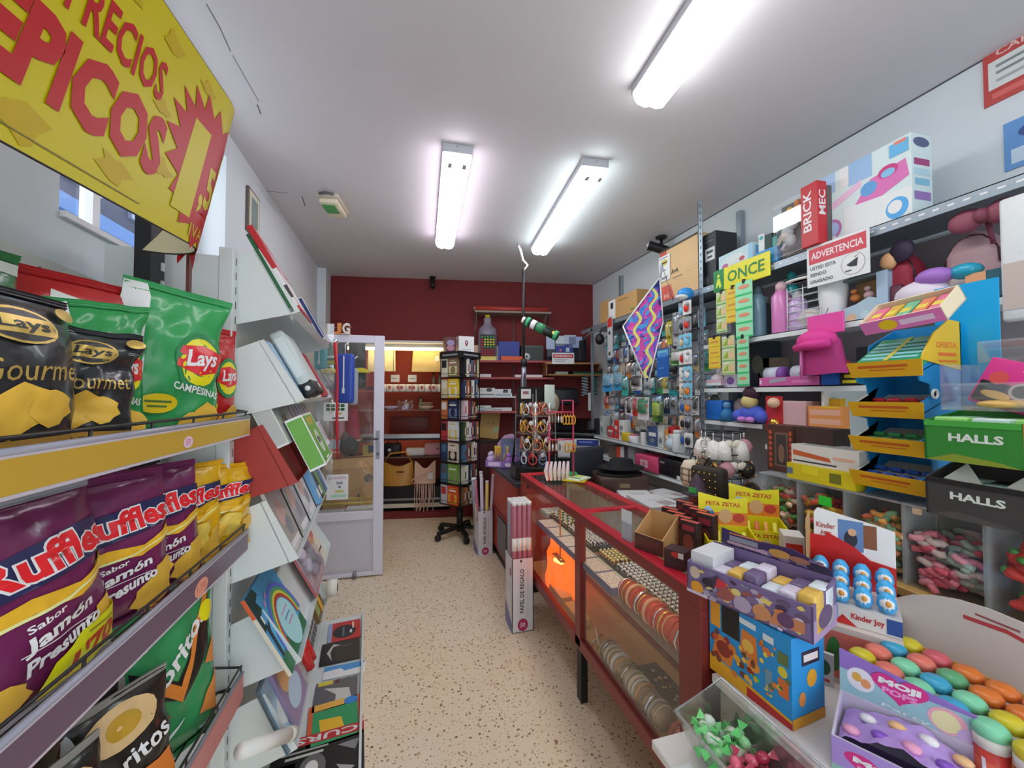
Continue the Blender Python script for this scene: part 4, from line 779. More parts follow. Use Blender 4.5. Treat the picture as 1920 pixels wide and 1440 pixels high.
for k in range(4): MB().tube([(.008, -.05 - .04 * k, .1 + .2 * k), (.22, -.12 - .03 * k, .1 + .2 * k)], .003, CHROME, 6).build('hook', arm)
pouch(630, 664, 663, 756, 2.62, '2a469c', 'royal blue pencil pouch with white zip hung at the gondola end')
pouch(655, 671, 690, 760, 2.655, '8a9098', 'grey pencil pouch hung behind the royal blue one')
pouch(590, 613, 640, 693, 2.60, '4aa0a4', 'teal pencil pouch hung above the red book end')
a = atd(622, 690, 2.70); carton('notebook', 'dark green notebook hung behind the teal pouch', 'notebook', (a.x, a.y, a.z), (.075, .012, .17), -12, '1f5a38', {'f': [('r', .1, .15, .9, .3, 'c8c04a'), ('r', .1, .4, .9, .5, 'd8dcd8')]})
p = atd(628, 640, 2.5); q = atd(633, 862, 2.5); t = thing('red_lanyard', 'long red lanyard hanging at the gondola end', 'lanyard', tuple(p)); dd = q - p
MB().tube([(0, 0, 0), dd * .3 + Vector((.01, 0, 0)), dd * .7, dd], [.014, .008, .009, .004], M('b8222c', .5), 6).build('strap', t); MB().sph((0, 0, .0), .016, CHROME).build('clip', t)

# ================================================================ ROTATING BOOK TOWER
c0 = onZ(862, 1004, 0); TW = .30
tower = thing('book_tower', 'black revolving book tower on a five star castor base', 'book stand', (c0.x, c0.y, 0), 38)
mb = MB()
for k in range(5):
    a = k * 2 * math.pi / 5 + .4; mb.bar((0, 0, .10), (.27 * math.cos(a), .27 * math.sin(a), .075), .045, .03, BLACK)
b5 = mb.lathe([(.035, .05), (.035, .35)], BLACK, 12).build('star_base', tower)
for k in range(5):
    a = k * 2 * math.pi / 5 + .4; MB().lathe([(.03, -.02), (.034, -.012), (.034, .012), (.03, .02)], BLACK, 14, (.27 * math.cos(a), .27 * math.sin(a), .034), 'y').build('castor', b5)
mb = MB(); mb.box((-.02, -.02, .3), (.02, .02, 1.98), BLACK); NT = 7; TZ = [.36 + .228 * i for i in range(NT)]
for z in TZ: mb.box((-TW / 2, -TW / 2, z - .006), (TW / 2, TW / 2, z), BLACK)
for z in TZ:
    for pts in (((-TW / 2, -TW / 2), (TW / 2, -TW / 2)), ((-TW / 2, -TW / 2), (-TW / 2, TW / 2))): mb.tube([(*pts[0], z + .035), (*pts[1], z + .035)], .003, BLACK, 5)
for x, y in ((-1, -1), (1, -1), (-1, 1), (1, 1)): mb.box((x * TW / 2 - .004, y * TW / 2 - .004, .35), (x * TW / 2 + .004, y * TW / 2 + .004, 1.96), BLACK)
mb.build('rack', tower)
hd = MB().box((-TW / 2 - .01, -TW / 2 - .01, 1.93), (TW / 2 + .01, TW / 2 + .01, 2.0), BLACK).decal(lambda u, v, e: (-TW / 2 + u * TW, -TW / 2 - .01 - e, 1.93 + v * .07), [('r', .12, .35, .88, .6, '8a8a92')]).decal(lambda u, v, e: (-TW / 2 - .01 - e, TW / 2 - u * TW, 1.93 + v * .07), [('r', .12, .35, .88, .6, '8a8a92')]).build('header', tower)
TM = Matrix.Translation((c0.x, c0.y, 0)) @ Matrix.Rotation(R(38), 4, 'Z')
COV = [('8a6a50', 'b8c890', 'green and pink'), ('d8b428', 'd0d0cc', 'yellow and white'), ('1c2a48', '6a7a9a', 'navy'), ('c8ccd0', 'd8b848', 'white with yellow sun'), ('c8bca8', '1e1e20', 'white with dark figure'), ('6a9a3c', '8a8480', 'green with grey wolf'), ('c8502c', 'e0a030', 'orange and black')]
SPC = ['26262a', 'b8bcc0', 'b03a44', 'd8cdb8', '8a2a30', '3a4a34', 'd4d0c8', '2c3c5c', 'c8b890', '1e1e22', '7a5a3c', 'e0e0dc', '4a6a8a', 'b86a3c', 'd0b8c0', '5a5a60']
for i in range(NT):
    z = TZ[NT - 1 - i] + .001; c1, c2, nm = COV[i]
    p = TM @ Vector((-TW / 2 + .028, -.02, z)); t = carton('paperback', '%s paperback facing out on the %s tier of the book tower' % (nm, ORD[i]), 'book', p, (.145, .025, .205), 38 - 90, c1, {'f': [('r', .08, .08, .92, .55, c2), ('e', .5, .35, .25, .2, c1), ('r', .15, .7, .85, .78, 'd8d4cc'), ('r', .25, .84, .75, .88, c2)]}, 'books on the tower')
    p = TM @ Vector((-TW / 2 + .028, .115, z)); carton('paperback', 'paperback standing behind the %s one on the %s tier of the tower' % (nm, ORD[i]), 'book', p, (.09, .022, .2), 38 - 90, SPC[(i * 5 + 3) % 16], {'f': [('r', .1, .5, .9, .9, SPC[(i * 3) % 16])]}, 'books on the tower')
    x = -.075; k = 0
    while x < .12:
        w = random.uniform(.018, .034); c = SPC[(i * 7 + k * 3) % 16]; h = random.uniform(.18, .205); p = TM @ Vector((x + w / 2, -TW / 2 + .075, z))
        carton('paperback', '%s paperback spine from the corner post on the %s tier of the book tower' % (ORD[k], ORD[i]), 'book', p, (w - .001, .13, h), 38, c, {'f': [('r', .2, .3, .8, .7, SPC[(k + i) % 16]), ('r', .2, .1, .8, .16, 'd0ccc4')]}, 'books on the tower'); x += w; k += 1
p = TM @ Vector((.02, -.05, 2.001)); carton('sign_box', 'white box with a dark red map pin on the book tower', 'box', p, (.17, .12, .17), 8, 'd8dce0', {'f': [('e', .5, .58, .1, .16, '7a1c24'), ('p', [(.42, .5), (.58, .5), (.5, .32)], '7a1c24'), ('e', .5, .6, .04, .06, 'd8dce0'), ('r', .2, .14, .8, .2, 'b0b4b8')], 'l': [('e', .5, .5, .3, .4, '8a5a6a')]})
p = TM @ Vector((-.11, .06, 2.001)); carton('printed_box', 'maroon printed box behind the white pin box on the tower', 'box', p, (.11, .1, .16), 10, '5a2c34', {'f': [('e', .5, .6, .4, .2, '8a7a9a'), ('e', .5, .25, .4, .18, '9a6a7a')]})
# wrapping paper boxes
PAL = ['8a4a5c', 'b8b0c0', 'c8b060', 'a05a6c', '7a7a88', 'c0a8b0']
def wrapbox(pix, label, rolls, rz, upright):
    b = Vector((*pix, 0)); W, D, H = .145, .17, (.47 if upright else .42)
    t = thing('wrapping_paper_box', label, 'box', (b.x, b.y, 0), rz); bm_ = M('c4c2c8', .5)
    mb = tray_mb((W, D, H), bm_, CARDIN, .004, 1, 1, {'f': [('t', 'PAPEL DE REGALO', .46, .56, .6, .2, 1.5708, .02, '3a3438'), ('r', .72, .2, .75, .85, 'a8a6aa'), ('e', .5, .1, .24, .085, 'a02858'), ('t', '50', .5, .1, .24, .06, 0, .02, 'd8b8c8'), ('e', .42, .97, .05, .02, '2a2a2c')], 'l': [('p', [(0, 0), (1, 0), (1, .12), (0, .32)], '6a6a9a'), ('e', .75, .8, .12, .055, 'a04a6c'), ('r', .3, .33, .6, .5, 'd0d0d6')]})
    mb.build('box', t); k = 0
    for ix in range(4):
        for iy in range(4 if upright else 3):
            if not upright and (ix + iy) % 3 == 0: continue
            x = -.05 + ix * .0335; y = -.06 + iy * (.038 if upright else .05); c = PAL[(ix + iy * 2) % 6] if not upright else ('9a5a68' if iy < 2 else '8a8a90')
            mb = MB(); tx, ty = (0, 0) if upright else (random.uniform(-.06, .06), random.uniform(-.08, .06))
            lo = Vector((x, y, .006)); hi = Vector((x + tx, y + ty, (.83 if upright else random.uniform(.68, .8))))
            mb.tube([lo, hi], .0165, M(c, .3), 10); mb.tube([hi - (hi - lo).normalized() * .02, hi + Vector((0, 0, .002))], .0168, M('d8dce0', .4), 10)
            if upright and iy == 0: mb.tube([lo.lerp(hi, .62), lo.lerp(hi, .72)], .0169, M('d8d4d0', .4), 10)
            r_ = single(mb, 'wrapping_paper_roll', ('%s of the burgundy wrapping rolls in the nearer box, row %s' if upright else '%s patterned wrapping roll in the farther box, row %s') % (ORD[ix], ORD[iy]), 'paper roll', (b.x, b.y, 0), rz, 'wrapping rolls in the %s box' % ('nearer' if upright else 'farther'))
wrapbox((.762, 2.57), 'white wrapping paper box with burgundy rolls, beside the glass counter', 0, 0, True)
wrapbox((.768, 3.83), 'white wrapping paper box with patterned rolls, beside the red cabinet', 0, 4, False)
# ================================================================ BACK WALL SHELVES (right half)
PLK = M('a8484c', .4, k=1.15)
bs = thing('wall_shelving', 'maroon edged shelf planks on the back wall beside the book tower', 'shelving', bw(1.80, 0, 0), BR)
for z in (1.955, 1.75, 1.335): MB().box((0, -.28, z - .025), (.98, 0, z), PLK, .003, 1).build('shelf', bs)
for x in (.0, .49, .96): MB().box((x, -.02, 1.0), (x + .02, -.001, 2.6), M('5a2426', .5)).build('rail', bs)
MB().box((0, -.26, 2.54), (.95, 0, 2.565), M('8a7a70', .5), .003, 1).build('top_shelf', bs)
for x in (.02, .9): MB().plate([(x, 0, 2.54), (x, -.22, 2.54), (x, 0, 2.38)], .008, M('8a8078', .5), (1, 0, 0)).build('bracket', bs)
def onback(px, z, yl=-.18): a = onB(px, 700, yl); return BW @ Vector((a.x, yl, z))
single(MB().tube([(-.45, 0, .035), (.47, 0, .035)], .035, M('a8382e', .4), 12).tube([(-.46, 0, .035), (-.452, 0, .035)], .02, M('d8d0c8'), 10), 'paper_roll', 'long red paper roll on the topmost wall shelf', 'paper roll', onback(958, 2.567, -.18), BR)
single(MB().box((-.40, -.09, 0), (.40, .09, .03), M('b8b4b4', .5), .008).box((-.36, -.08, .03), (.42, .09, .045), M('8a8a8e', .5)), 'paper_pack', 'pack of grey paper sheets behind the red roll on the topmost shelf', 'paper', onback(965, 2.567, -.1), BR)
# clear bottle shaped dispenser of coloured tubes
p = onback(914, 1.956, -.2); t = thing('bottle_dispenser', 'bottle shaped dispenser with rows of green, yellow and red dots', 'dispenser', p, BR)
MB().box((-.10, -.06, 0), (.10, .06, .05), M('d8c868', .5)).build('base', t)
MB().lathe([(.105, .05), (.115, .1), (.115, .36), (.10, .40), (.05, .44), (.045, .52), (.05, .525)], M('7a7080', .35), 18, sq=.5).build('bottle', t); MB().lathe([(.03, .525), (.032, .56)], M('b8a828', .4), 12).build('cap', t)
mb = MB(); mb.box((-.09, -.075, .055), (.09, -.058, .31), BLACK); cl = ['3f9a58', 'c8d848', 'c8d848', '3f9a58', 'b82838', 'b82838']
for i in range(5):
    for j in range(8): mb.sph((-.07 + .035 * i, -.078, .28 - .031 * j), (.013, .008, .012), M('3f9a58' if j == 0 else 'd0d838' if j < 4 and i else '3f9a58' if j < 5 and i else 'c02c40', .4), 8, 5)
mb.build('dot_panel', t)
carton('ring_binder', 'upright royal blue binder on the upper wall shelf', 'binder', onback(954, 1.957, -.16), (.26, .05, .24), BR, '2c3f96', {'f': [('r', .05, .05, .95, .95, '27398c')]})
carton('flat_box', 'flat orange box lying in front of the blue binder', 'box', onback(962, 1.957, -.24), (.30, .06, .05), BR, 'c8522c')
carton('storage_box', 'dark green grey box beside the blue binder', 'box', onback(996, 1.957, -.14), (.27, .2, .19), BR, '343a3a', {'f': [('r', .03, .9, .97, .96, '4a5450')]})
t = thing('tape_roll', 'white paper roll between the orange and dark boxes', 'tape', onback(987, 1.957, -.25), BR); MB().lathe([(.045, -.02), (.045, .02)], M('c8c8c4'), 16, (0, 0, .046), 'y').build('roll', t); MB().lathe([(.014, -.0215), (.014, .0215)], BLACK, 12, (0, 0, .046), 'y').build('core', t)
carton('printed_box', 'tan box behind the dot dispenser', 'box', onback(892, 1.957, -.12), (.1, .12, .19), BR, 'c8a890'); carton('glass_jar', 'grey glass tumbler beside the dot dispenser', 'glass', onback(932, 1.957, -.12), (.07, .07, .19), BR, 'a8a4a0')
for px, z, w, h, lab in ((908, 1.751, .16, .035, 'thin white box on the second wall shelf'), (990, 1.751, .34, .03, 'long pale box on the second wall shelf')): carton('flat_box', lab, 'box', onback(px, z, -.2), (w, .12, h), BR, 'c8c4c8')
FB = 'flat white goods between the wall shelves'
for i, (px, z, w, h, c, lab) in enumerate(((910, 1.337, .2, .035, 'b8c0c0', 'lowest flat grey carton stacked behind the book tower'), (940, 1.337, .24, .04, 'd8dade', 'white flat carton beside the watch tower on the lower plank'), (908, 1.373, .16, .03, 'c8d0c4', 'pale green carton on top of the lower plank stack'),)): carton('flat_carton', lab, 'carton', onback(px, z, -.17), (w, .18, h), BR, c, {'f': [('r', .05, .2, .5, .5, '8a9094')]}, FB)
MB_s = MB().box((1.8 - 1.8, -.28, 1.50), (.5, 0, 1.515), M('d8dce0', .4)).build('white_shelf', bs)
for i, (px, w, h, c, lab) in enumerate(((912, .22, .05, 'd4dade', 'white tray with black slot behind the book tower'), (942, .22, .035, 'c4ccd2', 'pale folder beside the white tray'))):
    carton('letter_tray', lab, 'tray', onback(px, 1.517, -.17), (w, .2, h), BR, c, {'f': [('r', .1, .3, .9, .5, '2a2a2e')]}); carton('folder_stack', ('white folders stacked on the slotted tray', 'black and white folders on the pale folder')[i], 'folder', onback(px, 1.518 + h, -.17), (w * .9, .18, .05), BR, 'd8dce0', {'f': [('r', .5, .1, .8, .9, '26262a'), ('r', 0, .3, 1, .36, '8a8e92')]})
p = onback(916, 1.0, -.1); carton('kraft_calendar', 'kraft coloured calendar leaning below the shelves', 'calendar', (p.x, p.y, .99), (.24, .02, .33), BR, 'b8944c', {'f': [('e', .4, .55, .03, .02, '4a3a20'), ('e', .65, .57, .03, .02, '4a3a20'), ('p', [(.45, .45), (.55, .4), (.52, .33)], 'b8743c'), ('p', [(.6, .2), (1, .3), (1, .5), (.75, .45)], '9aa878')]}, rot=(R(-8), R(6), R(BR)))
cb = thing('low_cabinet', 'dark low cabinet under the wall shelves carrying the kraft calendar', 'cabinet', bw(1.80, -.02, 0), BR); MB().box((0, -.28, 0), (.86, 0, .985), M('2a1a1c', .5), .004, 1).build('body', cb)
for x in (.02, .44): MB().box((x, -.295, .03), (x + .40, -.28, .95), M('4a1c20', .45), .004, 1).build('door', cb)
# monitor corner
wp = thing('corner_shelf', 'wooden corner shelf under the black monitor', 'shelf', onback(1072, 1.93, -.2), BR)
MB().box((-.36, -.16, -.02), (.33, .2, 0), M('b08050', .5), .003, 1).build('board', wp); MB().box((-.33, -.14, -.16), (.33, .2, -.145), M('a87848', .5), .003, 1).build('board', wp)
for x in (-.35, .315): MB().box((x, -.1, -.16), (x + .015, .2, -.02), M('8a5a38')).build('side', wp)
p = onback(1062, 1.932, -.16); t = thing('monitor', 'black monitor with blue and white stickers on its upper edge', 'monitor', p, BR - 4)
MB().box((-.26, -.015, .03), (.26, .03, .34), BLACK, .008).build('housing', t); MB().box((-.245, -.0165, .05), (.245, -.0145, .325), M('1a1e2a', .15)).build('screen', t); MB().box((-.1, -.05, 0), (.1, .08, .012), BLACK, .004).box((-.02, .0, .01), (.02, .025, .06), BLACK).build('stand', t)
for x0, z0, x1, z1, c in ((-.26, .18, -.15, .36, 'a8b8d8'), (-.14, .22, -.02, .35, 'c0cce4'), (-.03, .24, .12, .36, 'b0c0e0'), (.03, .2, .2, .34, '9aaad0'), (-.14, .12, .08, .25, '2a3c8c')): 
    nn = MB().box((x0, -.019, z0), (x1, -.017, z1), M(c, .5))
    if c == '2a3c8c': nn.decal(lambda u, v, e: (x0 + u * (x1 - x0), -.019 - e, z0 + v * (z1 - z0)), [('e', .28, .35, .07, .12, 'd85a6a'), ('r', .6, .2, .8, .6, 'b8c8e8')])
    nn.build('sticker', t)
q = atd(1090, 640, 4.55); q2 = atd(1126, 618, 4.2); t = thing('lamp_arm', 'thin grey articulated arm reaching from the monitor shelf to the side rack', 'arm', q); MB().tube([(0, 0, 0), (q2 - q) * .5 + Vector((0, 0, .03)), q2 - q], .010, M('6a6a6e', .4), 7).build('tube_arm', t); MB().sph(q2 - q + Vector((0, .02, -.10)), (.05, .05, .06), BLACK, 10, 7).tube([q2 - q, q2 - q + Vector((0, .02, -.08))], .008, BLACK).build('black_head', t); MB().box((-.02, -.02, q2.z * 0 + (onback(1072, 1.93).z - q.z)), (.02, .02, .005), BLACK).build('post', t)
p = onback(1056, 1.91, -.375); carton('warning_sign', 'small white warning sign with a red band in front of the monitor', 'sign', p, (.27, .004, .135), BR - 3, 'd8d4d4', {'f': [('r', .04, .52, .96, .88, 'b03a40'), ('t', 'ADVERTENCIA', .5, .7, .8, .18, 0, .02, 'e0d0d0'), ('r', .1, .2, .6, .27, '8a8a8c'), ('r', .1, .34, .7, .4, '8a8a8c')]})
p = onback(1097, 1.79, -.22); carton('desk_tray', 'black tray with a green rim on the lower corner board', 'tray', p, (.36, .22, .035), BR, '121514', {'f': [('r', 0, .0, 1, .35, '3a7a4a')], 't': [('r', .03, .05, .97, .95, '1a2420')]}); p = onback(1052, 1.79, -.24); carton('calculator', 'grey calculator beside the green rimmed tray', 'calculator', p, (.15, .1, .03), BR, '8a908a', {'t': [('r', .1, .6, .9, .9, '4a5a50')]})
for i, (px, c, lab) in enumerate(((1097, '8aa0a8', 'pale coiled cable hanging under the corner shelf'), (1114, '2a6a60', 'dark teal coiled cable hanging beside the pale one'))):
    p = onback(px, 1.66, -.3); t = thing('coiled_cable', lab, 'cable', p, 0); MB().tube([(.04 * math.cos(k * .7), .04 * math.sin(k * .7), .10 - .004 * k) for k in range(60)], .007, M(c, .4), 6).build('coil', t); MB().tube([(0, 0, .1), (0, .05, .125)], .004, BLACK, 5).build('hook', t)
p = onback(1107, 1.34, -.32); carton('remote_control', 'slim white remote hanging below the coiled cables', 'remote', p, (.06, .02, .22), BR, 'd8dadc', {'f': [('r', .2, .7, .8, .9, 'b8bcc0')]})
p = onback(1060, 1.4, -.12); carton('black_bag', 'dark bag hanging on the maroon wall behind the pink stand', 'bag', p, (.34, .1, .22), BR, '202024', None, None, .04)
# printer on a small stand
p = bw(3.0, -.55, 0); t = thing('printer', 'white printer with blue display strip and black scanner lid', 'printer', (p.x, p.y, .82), BR - 20)
MB().box((-.22, -.2, 0), (.24, .24, .22), M('d4d4d2', .4), .012).build('body', t); MB().box((-.02, -.225, .14), (.25, -.195, .225), M('c8cacc', .4), .004).decal(lambda u, v, e: (-.02 + .27 * u, -.225 - e, .14 + .085 * v), [('r', .06, .1, .94, .9, '26347c'), ('r', .15, .5, .7, .7, '6a7ac8')]).build('control_panel', t)
MB().box((-.27, -.2, .225), (.27, .24, .29), BLACKG, .01).build('scanner_unit', t); MB().plate([(-.27, -.18, .295), (.27, -.18, .295), (.27, .24, .40), (-.27, .24, .40)], .03, BLACKG).build('lid', t); MB().box((-.2, -.21, .02), (.2, -.2, .1), M('e0e0de', .4)).build('paper_drawer', t)
ps = thing('printer_stand', 'dark stand under the white printer', 'table', (p.x, p.y, 0), BR - 20); MB().box((-.3, -.22, .79), (.3, .26, .818), BLACK).build('top', ps)
for x in (-.28, .25):
    for y in (-.2, .22): MB().box((x, y, 0), (x + .03, y + .03, .79), BLACK).build('leg', ps)
# ================================================================ RED CABINET AND GLASS COUNTER
REDF = M('7c2c28', .4, k=1.15); REDT = M('b01e30', .35, k=1.25); WOODR = M('a83c30', .35, k=1.2, var=.25, vs=14)
CX0, CX1 = .86, 1.36
rc = thing('red_cabinet', 'red wooden cabinet with dark worktop behind the glass counter', 'cabinet', (CX0, 2.93, 0)); L2 = 1.0
MB().box((.01, .01, .08), (.5, L2, .82), WOODR).box((0, 0, .04), (.03, .03, .82), REDF).box((0, L2 - .03, .04), (.03, L2, .82), REDF).box((.02, .02, 0), (.48, L2, .08), BLACK).build('body', rc)
MB().box((-.02, -.01, .82), (.52, L2 + .02, .86), M('2c3038', .35), .004, 1).build('worktop', rc); MB().box((-.005, .05, .45), (.01, L2 - .05, .46), REDF).build('front_rail', rc); MB().box((-.004, .36, .12), (.012, .66, .42), M('5a5a5c', .4)).build('grey_panel', rc)
DX0, DX1, DY0, DY1, DT, DB = .8485, 1.22, .985, 2.82, .95, .29
dc = thing('display_case', 'long red framed glass display counter full of jewellery', 'display counter', (DX0, DY0, 0)); W_ = DX1 - DX0; L_ = DY1 - DY0; MY = 1.84 - DY0
mb = MB(); s_ = .035
for y0, y1 in ((0, .10), (MY - .03, MY + .03), (L_ - .035, L_)): mb.box((0, y0, DB), (s_, y1, DT - .045), REDF, .002, 1)
for y0, y1 in ((0, .06), (L_ - .035, L_)): mb.box((W_ - s_, y0, DB), (W_, y1, DT - .045), REDF, .002, 1)
mb.box((0, 0, DB - .01), (.035, L_, DB + .045), REDF, .002, 1); mb.box((W_ - .035, 0, DB - .01), (W_, L_, DB + .045), REDF, .002, 1); mb.box((.03, 0, DB - .01), (W_ - .03, .035, DB + .045), REDF)
mb.box((0, 0, DT - .045), (.035, L_, DT - .005), REDF, .002, 1); mb.box((W_ - .035, 0, DT - .045), (W_, L_, DT - .005), REDF, .002, 1)
mb.build('frame', dc)
mb = MB()
for lo, hi in (((-.003, 0), (.045, L_)), ((W_ - .045, 0), (W_ + .003, L_)), ((.04, 0), (W_ - .04, .045)), ((.04, MY - .022), (W_ - .04, MY + .022)), ((.04, L_ - .045), (W_ - .04, L_))): mb.box((lo[0], lo[1], DT - .006), (hi[0], hi[1], DT + .006), REDT, .003, 1)
mb.build('top_rim', dc)
MB().box((.04, .045, DT - .004), (W_ - .04, L_ - .045, DT + .001), GLASS).build('top_glass', dc)
MB().box((.012, .10, DB + .045), (.016, MY - .03, DT - .045), GLASS).box((.012, MY + .03, DB + .045), (.016, L_ - .035, DT - .045), GLASS).build('front_glass', dc)
MB().box((W_ - .02, .06, DB + .04), (W_ - .012, L_ - .03, DT - .045), M('8e8c80', .3)).build('back_panel', dc)
MB().box((.02, .03, DB), (W_ - .02, L_ - .03, DB + .02), M('b8864c', .5, var=.15)).build('floor_board', dc)
MB().box((.018, .05, .672), (W_ - .02, L_ - .03, .68), G('eaf4ee', .06, .08)).build('glass_shelf', dc)
MB().box((.036, .11, DT - .042), (.05, L_ - .04, DT - .03), M('ffd8a0', .3, emit=7, var=0, k=1)).build('light_strip', dc)
MB().box((.02, .002, DB + .03), (W_ - .02, .02, DT - .04), REDF).build('end_panel', dc)
for x, y in ((.02, .06), (.02, MY), (.02, L_ - .08), (W_ - .05, .06), (W_ - .05, L_ - .08)): MB().box((x, y, 0), (x + .035, y + .05, DB), BLACK).build('leg', dc)
def cs(x, y, z): return (DX0 + x, DY0 + y, z)
# ring trays on the glass shelf
RINGS = {}
def ring(kind):
    mb = MB(); m, g = (SILVER, M('d8e4e8', .1)) if kind == 'silver' else (GOLD, M('e8d8a0', .1)) if kind == 'gold' else (SILVER, M('3a6a5a', .1))
    mb.tube([(0, .012 * math.cos(a), .012 + .012 * math.sin(a)) for a in [k * math.pi / 5 for k in range(10)]], .0034, m, 5, True); mb.sph((0, 0, .026), (.008, .008, .006), g, 6, 4)
    return mb
DARKT = M('2c2a26', .8)
for ti, (y0, y1, kind, lab) in enumerate(((.12, .72, 'silver', 'long dark ring tray full of silver rings near the counter end'), (.74, .90, 'gold', 'dark tray of gold rings under the middle of the counter glass'), (.98, 1.30, 'silver', 'dark tray of silver rings behind the middle post'), (1.32, 1.60, 'mixed', 'farthest dark ring tray in the glass counter'))):
    w = .15; t = thing('ring_tray', lab, 'jewellery tray', cs(.135, y0, .681)); L = y1 - y0
    MB().box((0, 0, 0), (w, L, .022), DARKT, .004, 1).build('tray', t)
    for r_ in range(6): MB().box((.008 + r_ * .023, .008, .022), (.020 + r_ * .023, L - .008, .028), DARKT).build('ring_slot', t)
    for r_ in range(6):
        k = int(L / .026)
        for c in range(k):
            kd = kind if kind != 'mixed' else ('gold', 'silver', 'green')[(r_ + c) % 3]; p = cs(.135 + .014 + r_ * .023, y0 + .018 + c * .026, .705)
            if kd not in RINGS:
                RINGS[kd] = single(ring(kd), 'ring', '', 'ring', p)
            gl = {'silver': 'silver ring with a clear stone standing in a dark ring tray', 'gold': 'gold ring standing in a dark ring tray of the counter', 'green': 'silver ring with dark green stone in the farthest ring tray'}[kd]
            if RINGS[kd]['label'] == '': RINGS[kd]['label'] = gl; RINGS[kd]['group'] = kd + ' rings in the trays'
            else: dup(RINGS[kd], p, random.uniform(-20, 20), gl)
carton('earring_card_tray', 'grey tray of small cards at the far end of the glass shelf', 'jewellery tray', cs(.2, 1.68, .681), (.16, .14, .03), 0, '9aa29c', {'t': [('r', .1 + .22 * i, .1 + .3 * j, .26 + .22 * i, .3 + .3 * j, 'c8ccc4') for i in range(4) for j in range(3)]})
# pink earring trays along the front of the shelf
for i, y in enumerate((.54, .70, .86, 1.02, 1.18, 1.34)):
    o = carton('earring_tray', 'pale pink earring tray in a grey frame, %s from the counter near end' % ORD[i], 'jewellery tray', cs(.068, y + .08, .681), (.105, .155, .03), 0, '6a6a80', {'t': [('r', .04, .04, .84, .96, 'e0c4b8'), ('r', .86, .04, .97, .96, 'b8b49c')] + [('e', .12 + .16 * a, .14 + .145 * b, .03, .03, random.choice(('b06a60', 'e8e0d8', '8a5a50', 'd8a890'))) for a in range(5) for b in range(6)]}, None)
    o.location.z = .681
# bracelet rolls and trays on the case floor
def roll_(x, y0, y1, z, r, col, label, bcols, n):
    t = thing('bracelet_roll', label, 'jewellery roll', cs(x, y0, z)); L = y1 - y0
    MB().lathe([(r * .9, 0), (r, .01), (r, L - .01), (r * .9, L)], M(col, .6), 16, (0, 0, r), 'y').build('velvet_roll', t) if False else MB().tube([(0, 0, r), (0, L, r)], r, M(col, .6, k=1.3), 16).build('velvet_roll', t)
    MB().box((-r * .8, .02, -.0), (r * .8, .05, r * .4), M('6a5a48')).box((-r * .8, L - .05, 0), (r * .8, L - .02, r * .4), M('6a5a48')).build('foot', t)
    for k in range(n):
        yy = L * (k + .5) / n + random.uniform(-.006, .006); c = bcols[k % len(bcols)]
        m = GOLD if c == 'gold' else SILVER if c == 'silver' else M(c, .35)
        b = MB().tube([((r + .005) * math.cos(a), random.uniform(-.002, .002), (r + .005) * math.sin(a)) for a in [q * math.pi / 8 for q in range(16)]], random.choice((.003, .005, .007)), m, 6, True)
        single(b, 'bracelet', '%s bracelet from the far end on the %s roll' % (ORD[n - 1 - k], col_name[col]), 'bracelet', cs(x, y0 + yy, z + r), 0, 'bracelets on the %s roll' % col_name[col])
col_name = {'c8442c': 'orange red', 'b8a07c': 'beige', 'a83a30': 'dark red'}
roll_(.07, .11, .52, .681, .040, 'c8442c', 'orange red velvet roll of bracelets on the glass shelf', ['gold', 'silver', 'c83a28', 'd8a078'], 14)
roll_(.085, .28, .72, .312, .038, 'b8a07c', 'beige roll of bangles along the front glass', ['d8c8a8', 'b0a898', 'silver', '8a7458', 'c89a68', 'e0d8c8'], 16)
roll_(.10, .105, .24, .312, .034, 'a83a30', 'short dark red roll of beaded bracelets at the near end', ['b83a34', 'd8c8c0', 'c05048'], 7)
t = thing('earring_board', 'dark board with gold and silver earrings on the case floor', 'jewellery tray', cs(.13, .34, .312), 0); MB().box((0, 0, 0), (.14, .26, .012), DARKT).build('board', t)
mb = MB()
for k in range(18): mb.sph((random.uniform(.015, .125), random.uniform(.02, .24), .016), (random.uniform(.004, .009),) * 2 + (.005,), random.choice((GOLD, SILVER, M('c8a890', .3))), 6, 4)
mb.build('earrings', t)
t = thing('bracelet_tray', 'small tray of gold bracelets on the case floor behind the middle post', 'jewellery tray', cs(.12, .68, .312), 12); MB().box((-.04, -.1, 0), (.04, .1, .015), M('5a564a', .6), .004, 1).build('tray', t)
mb = MB()
for k in range(5): mb.tube([(.025 * math.cos(a), -.06 + .03 * k + .02 * math.sin(a), .02) for a in [q * math.pi / 5 for q in range(10)]], .004, GOLD, 5, True)
mb.build('bracelets', t)
p = cs(.16, .17, .312); carton('price_tag', 'cream tag with a grey emblem in the case', 'tag', p, (.075, .012, .075), -35, 'd8cc98', {'f': [('e', .5, .5, .24, .22, '8a8a78'), ('e', .5, .5, .17, .15, 'b0ac90')]}, rot=(R(-25), 0, R(-35)))
for i, (y, l) in enumerate(((1.05, .20), (1.32, .26))): carton('necklace_box', ('open kraft jewellery box beside the middle post of the counter', 'long kraft jewellery box on the case floor')[i], 'box', cs(.09, y, .312), (.07, l, .035), 0, 'c8a25c', {'t': [('r', .08, .04, .92, .96, 'd8b878')]})
t = thing('glow_lamp', 'glowing orange lamp inside the far half of the counter', 'lamp', cs(.13, 1.36, .312), 20)
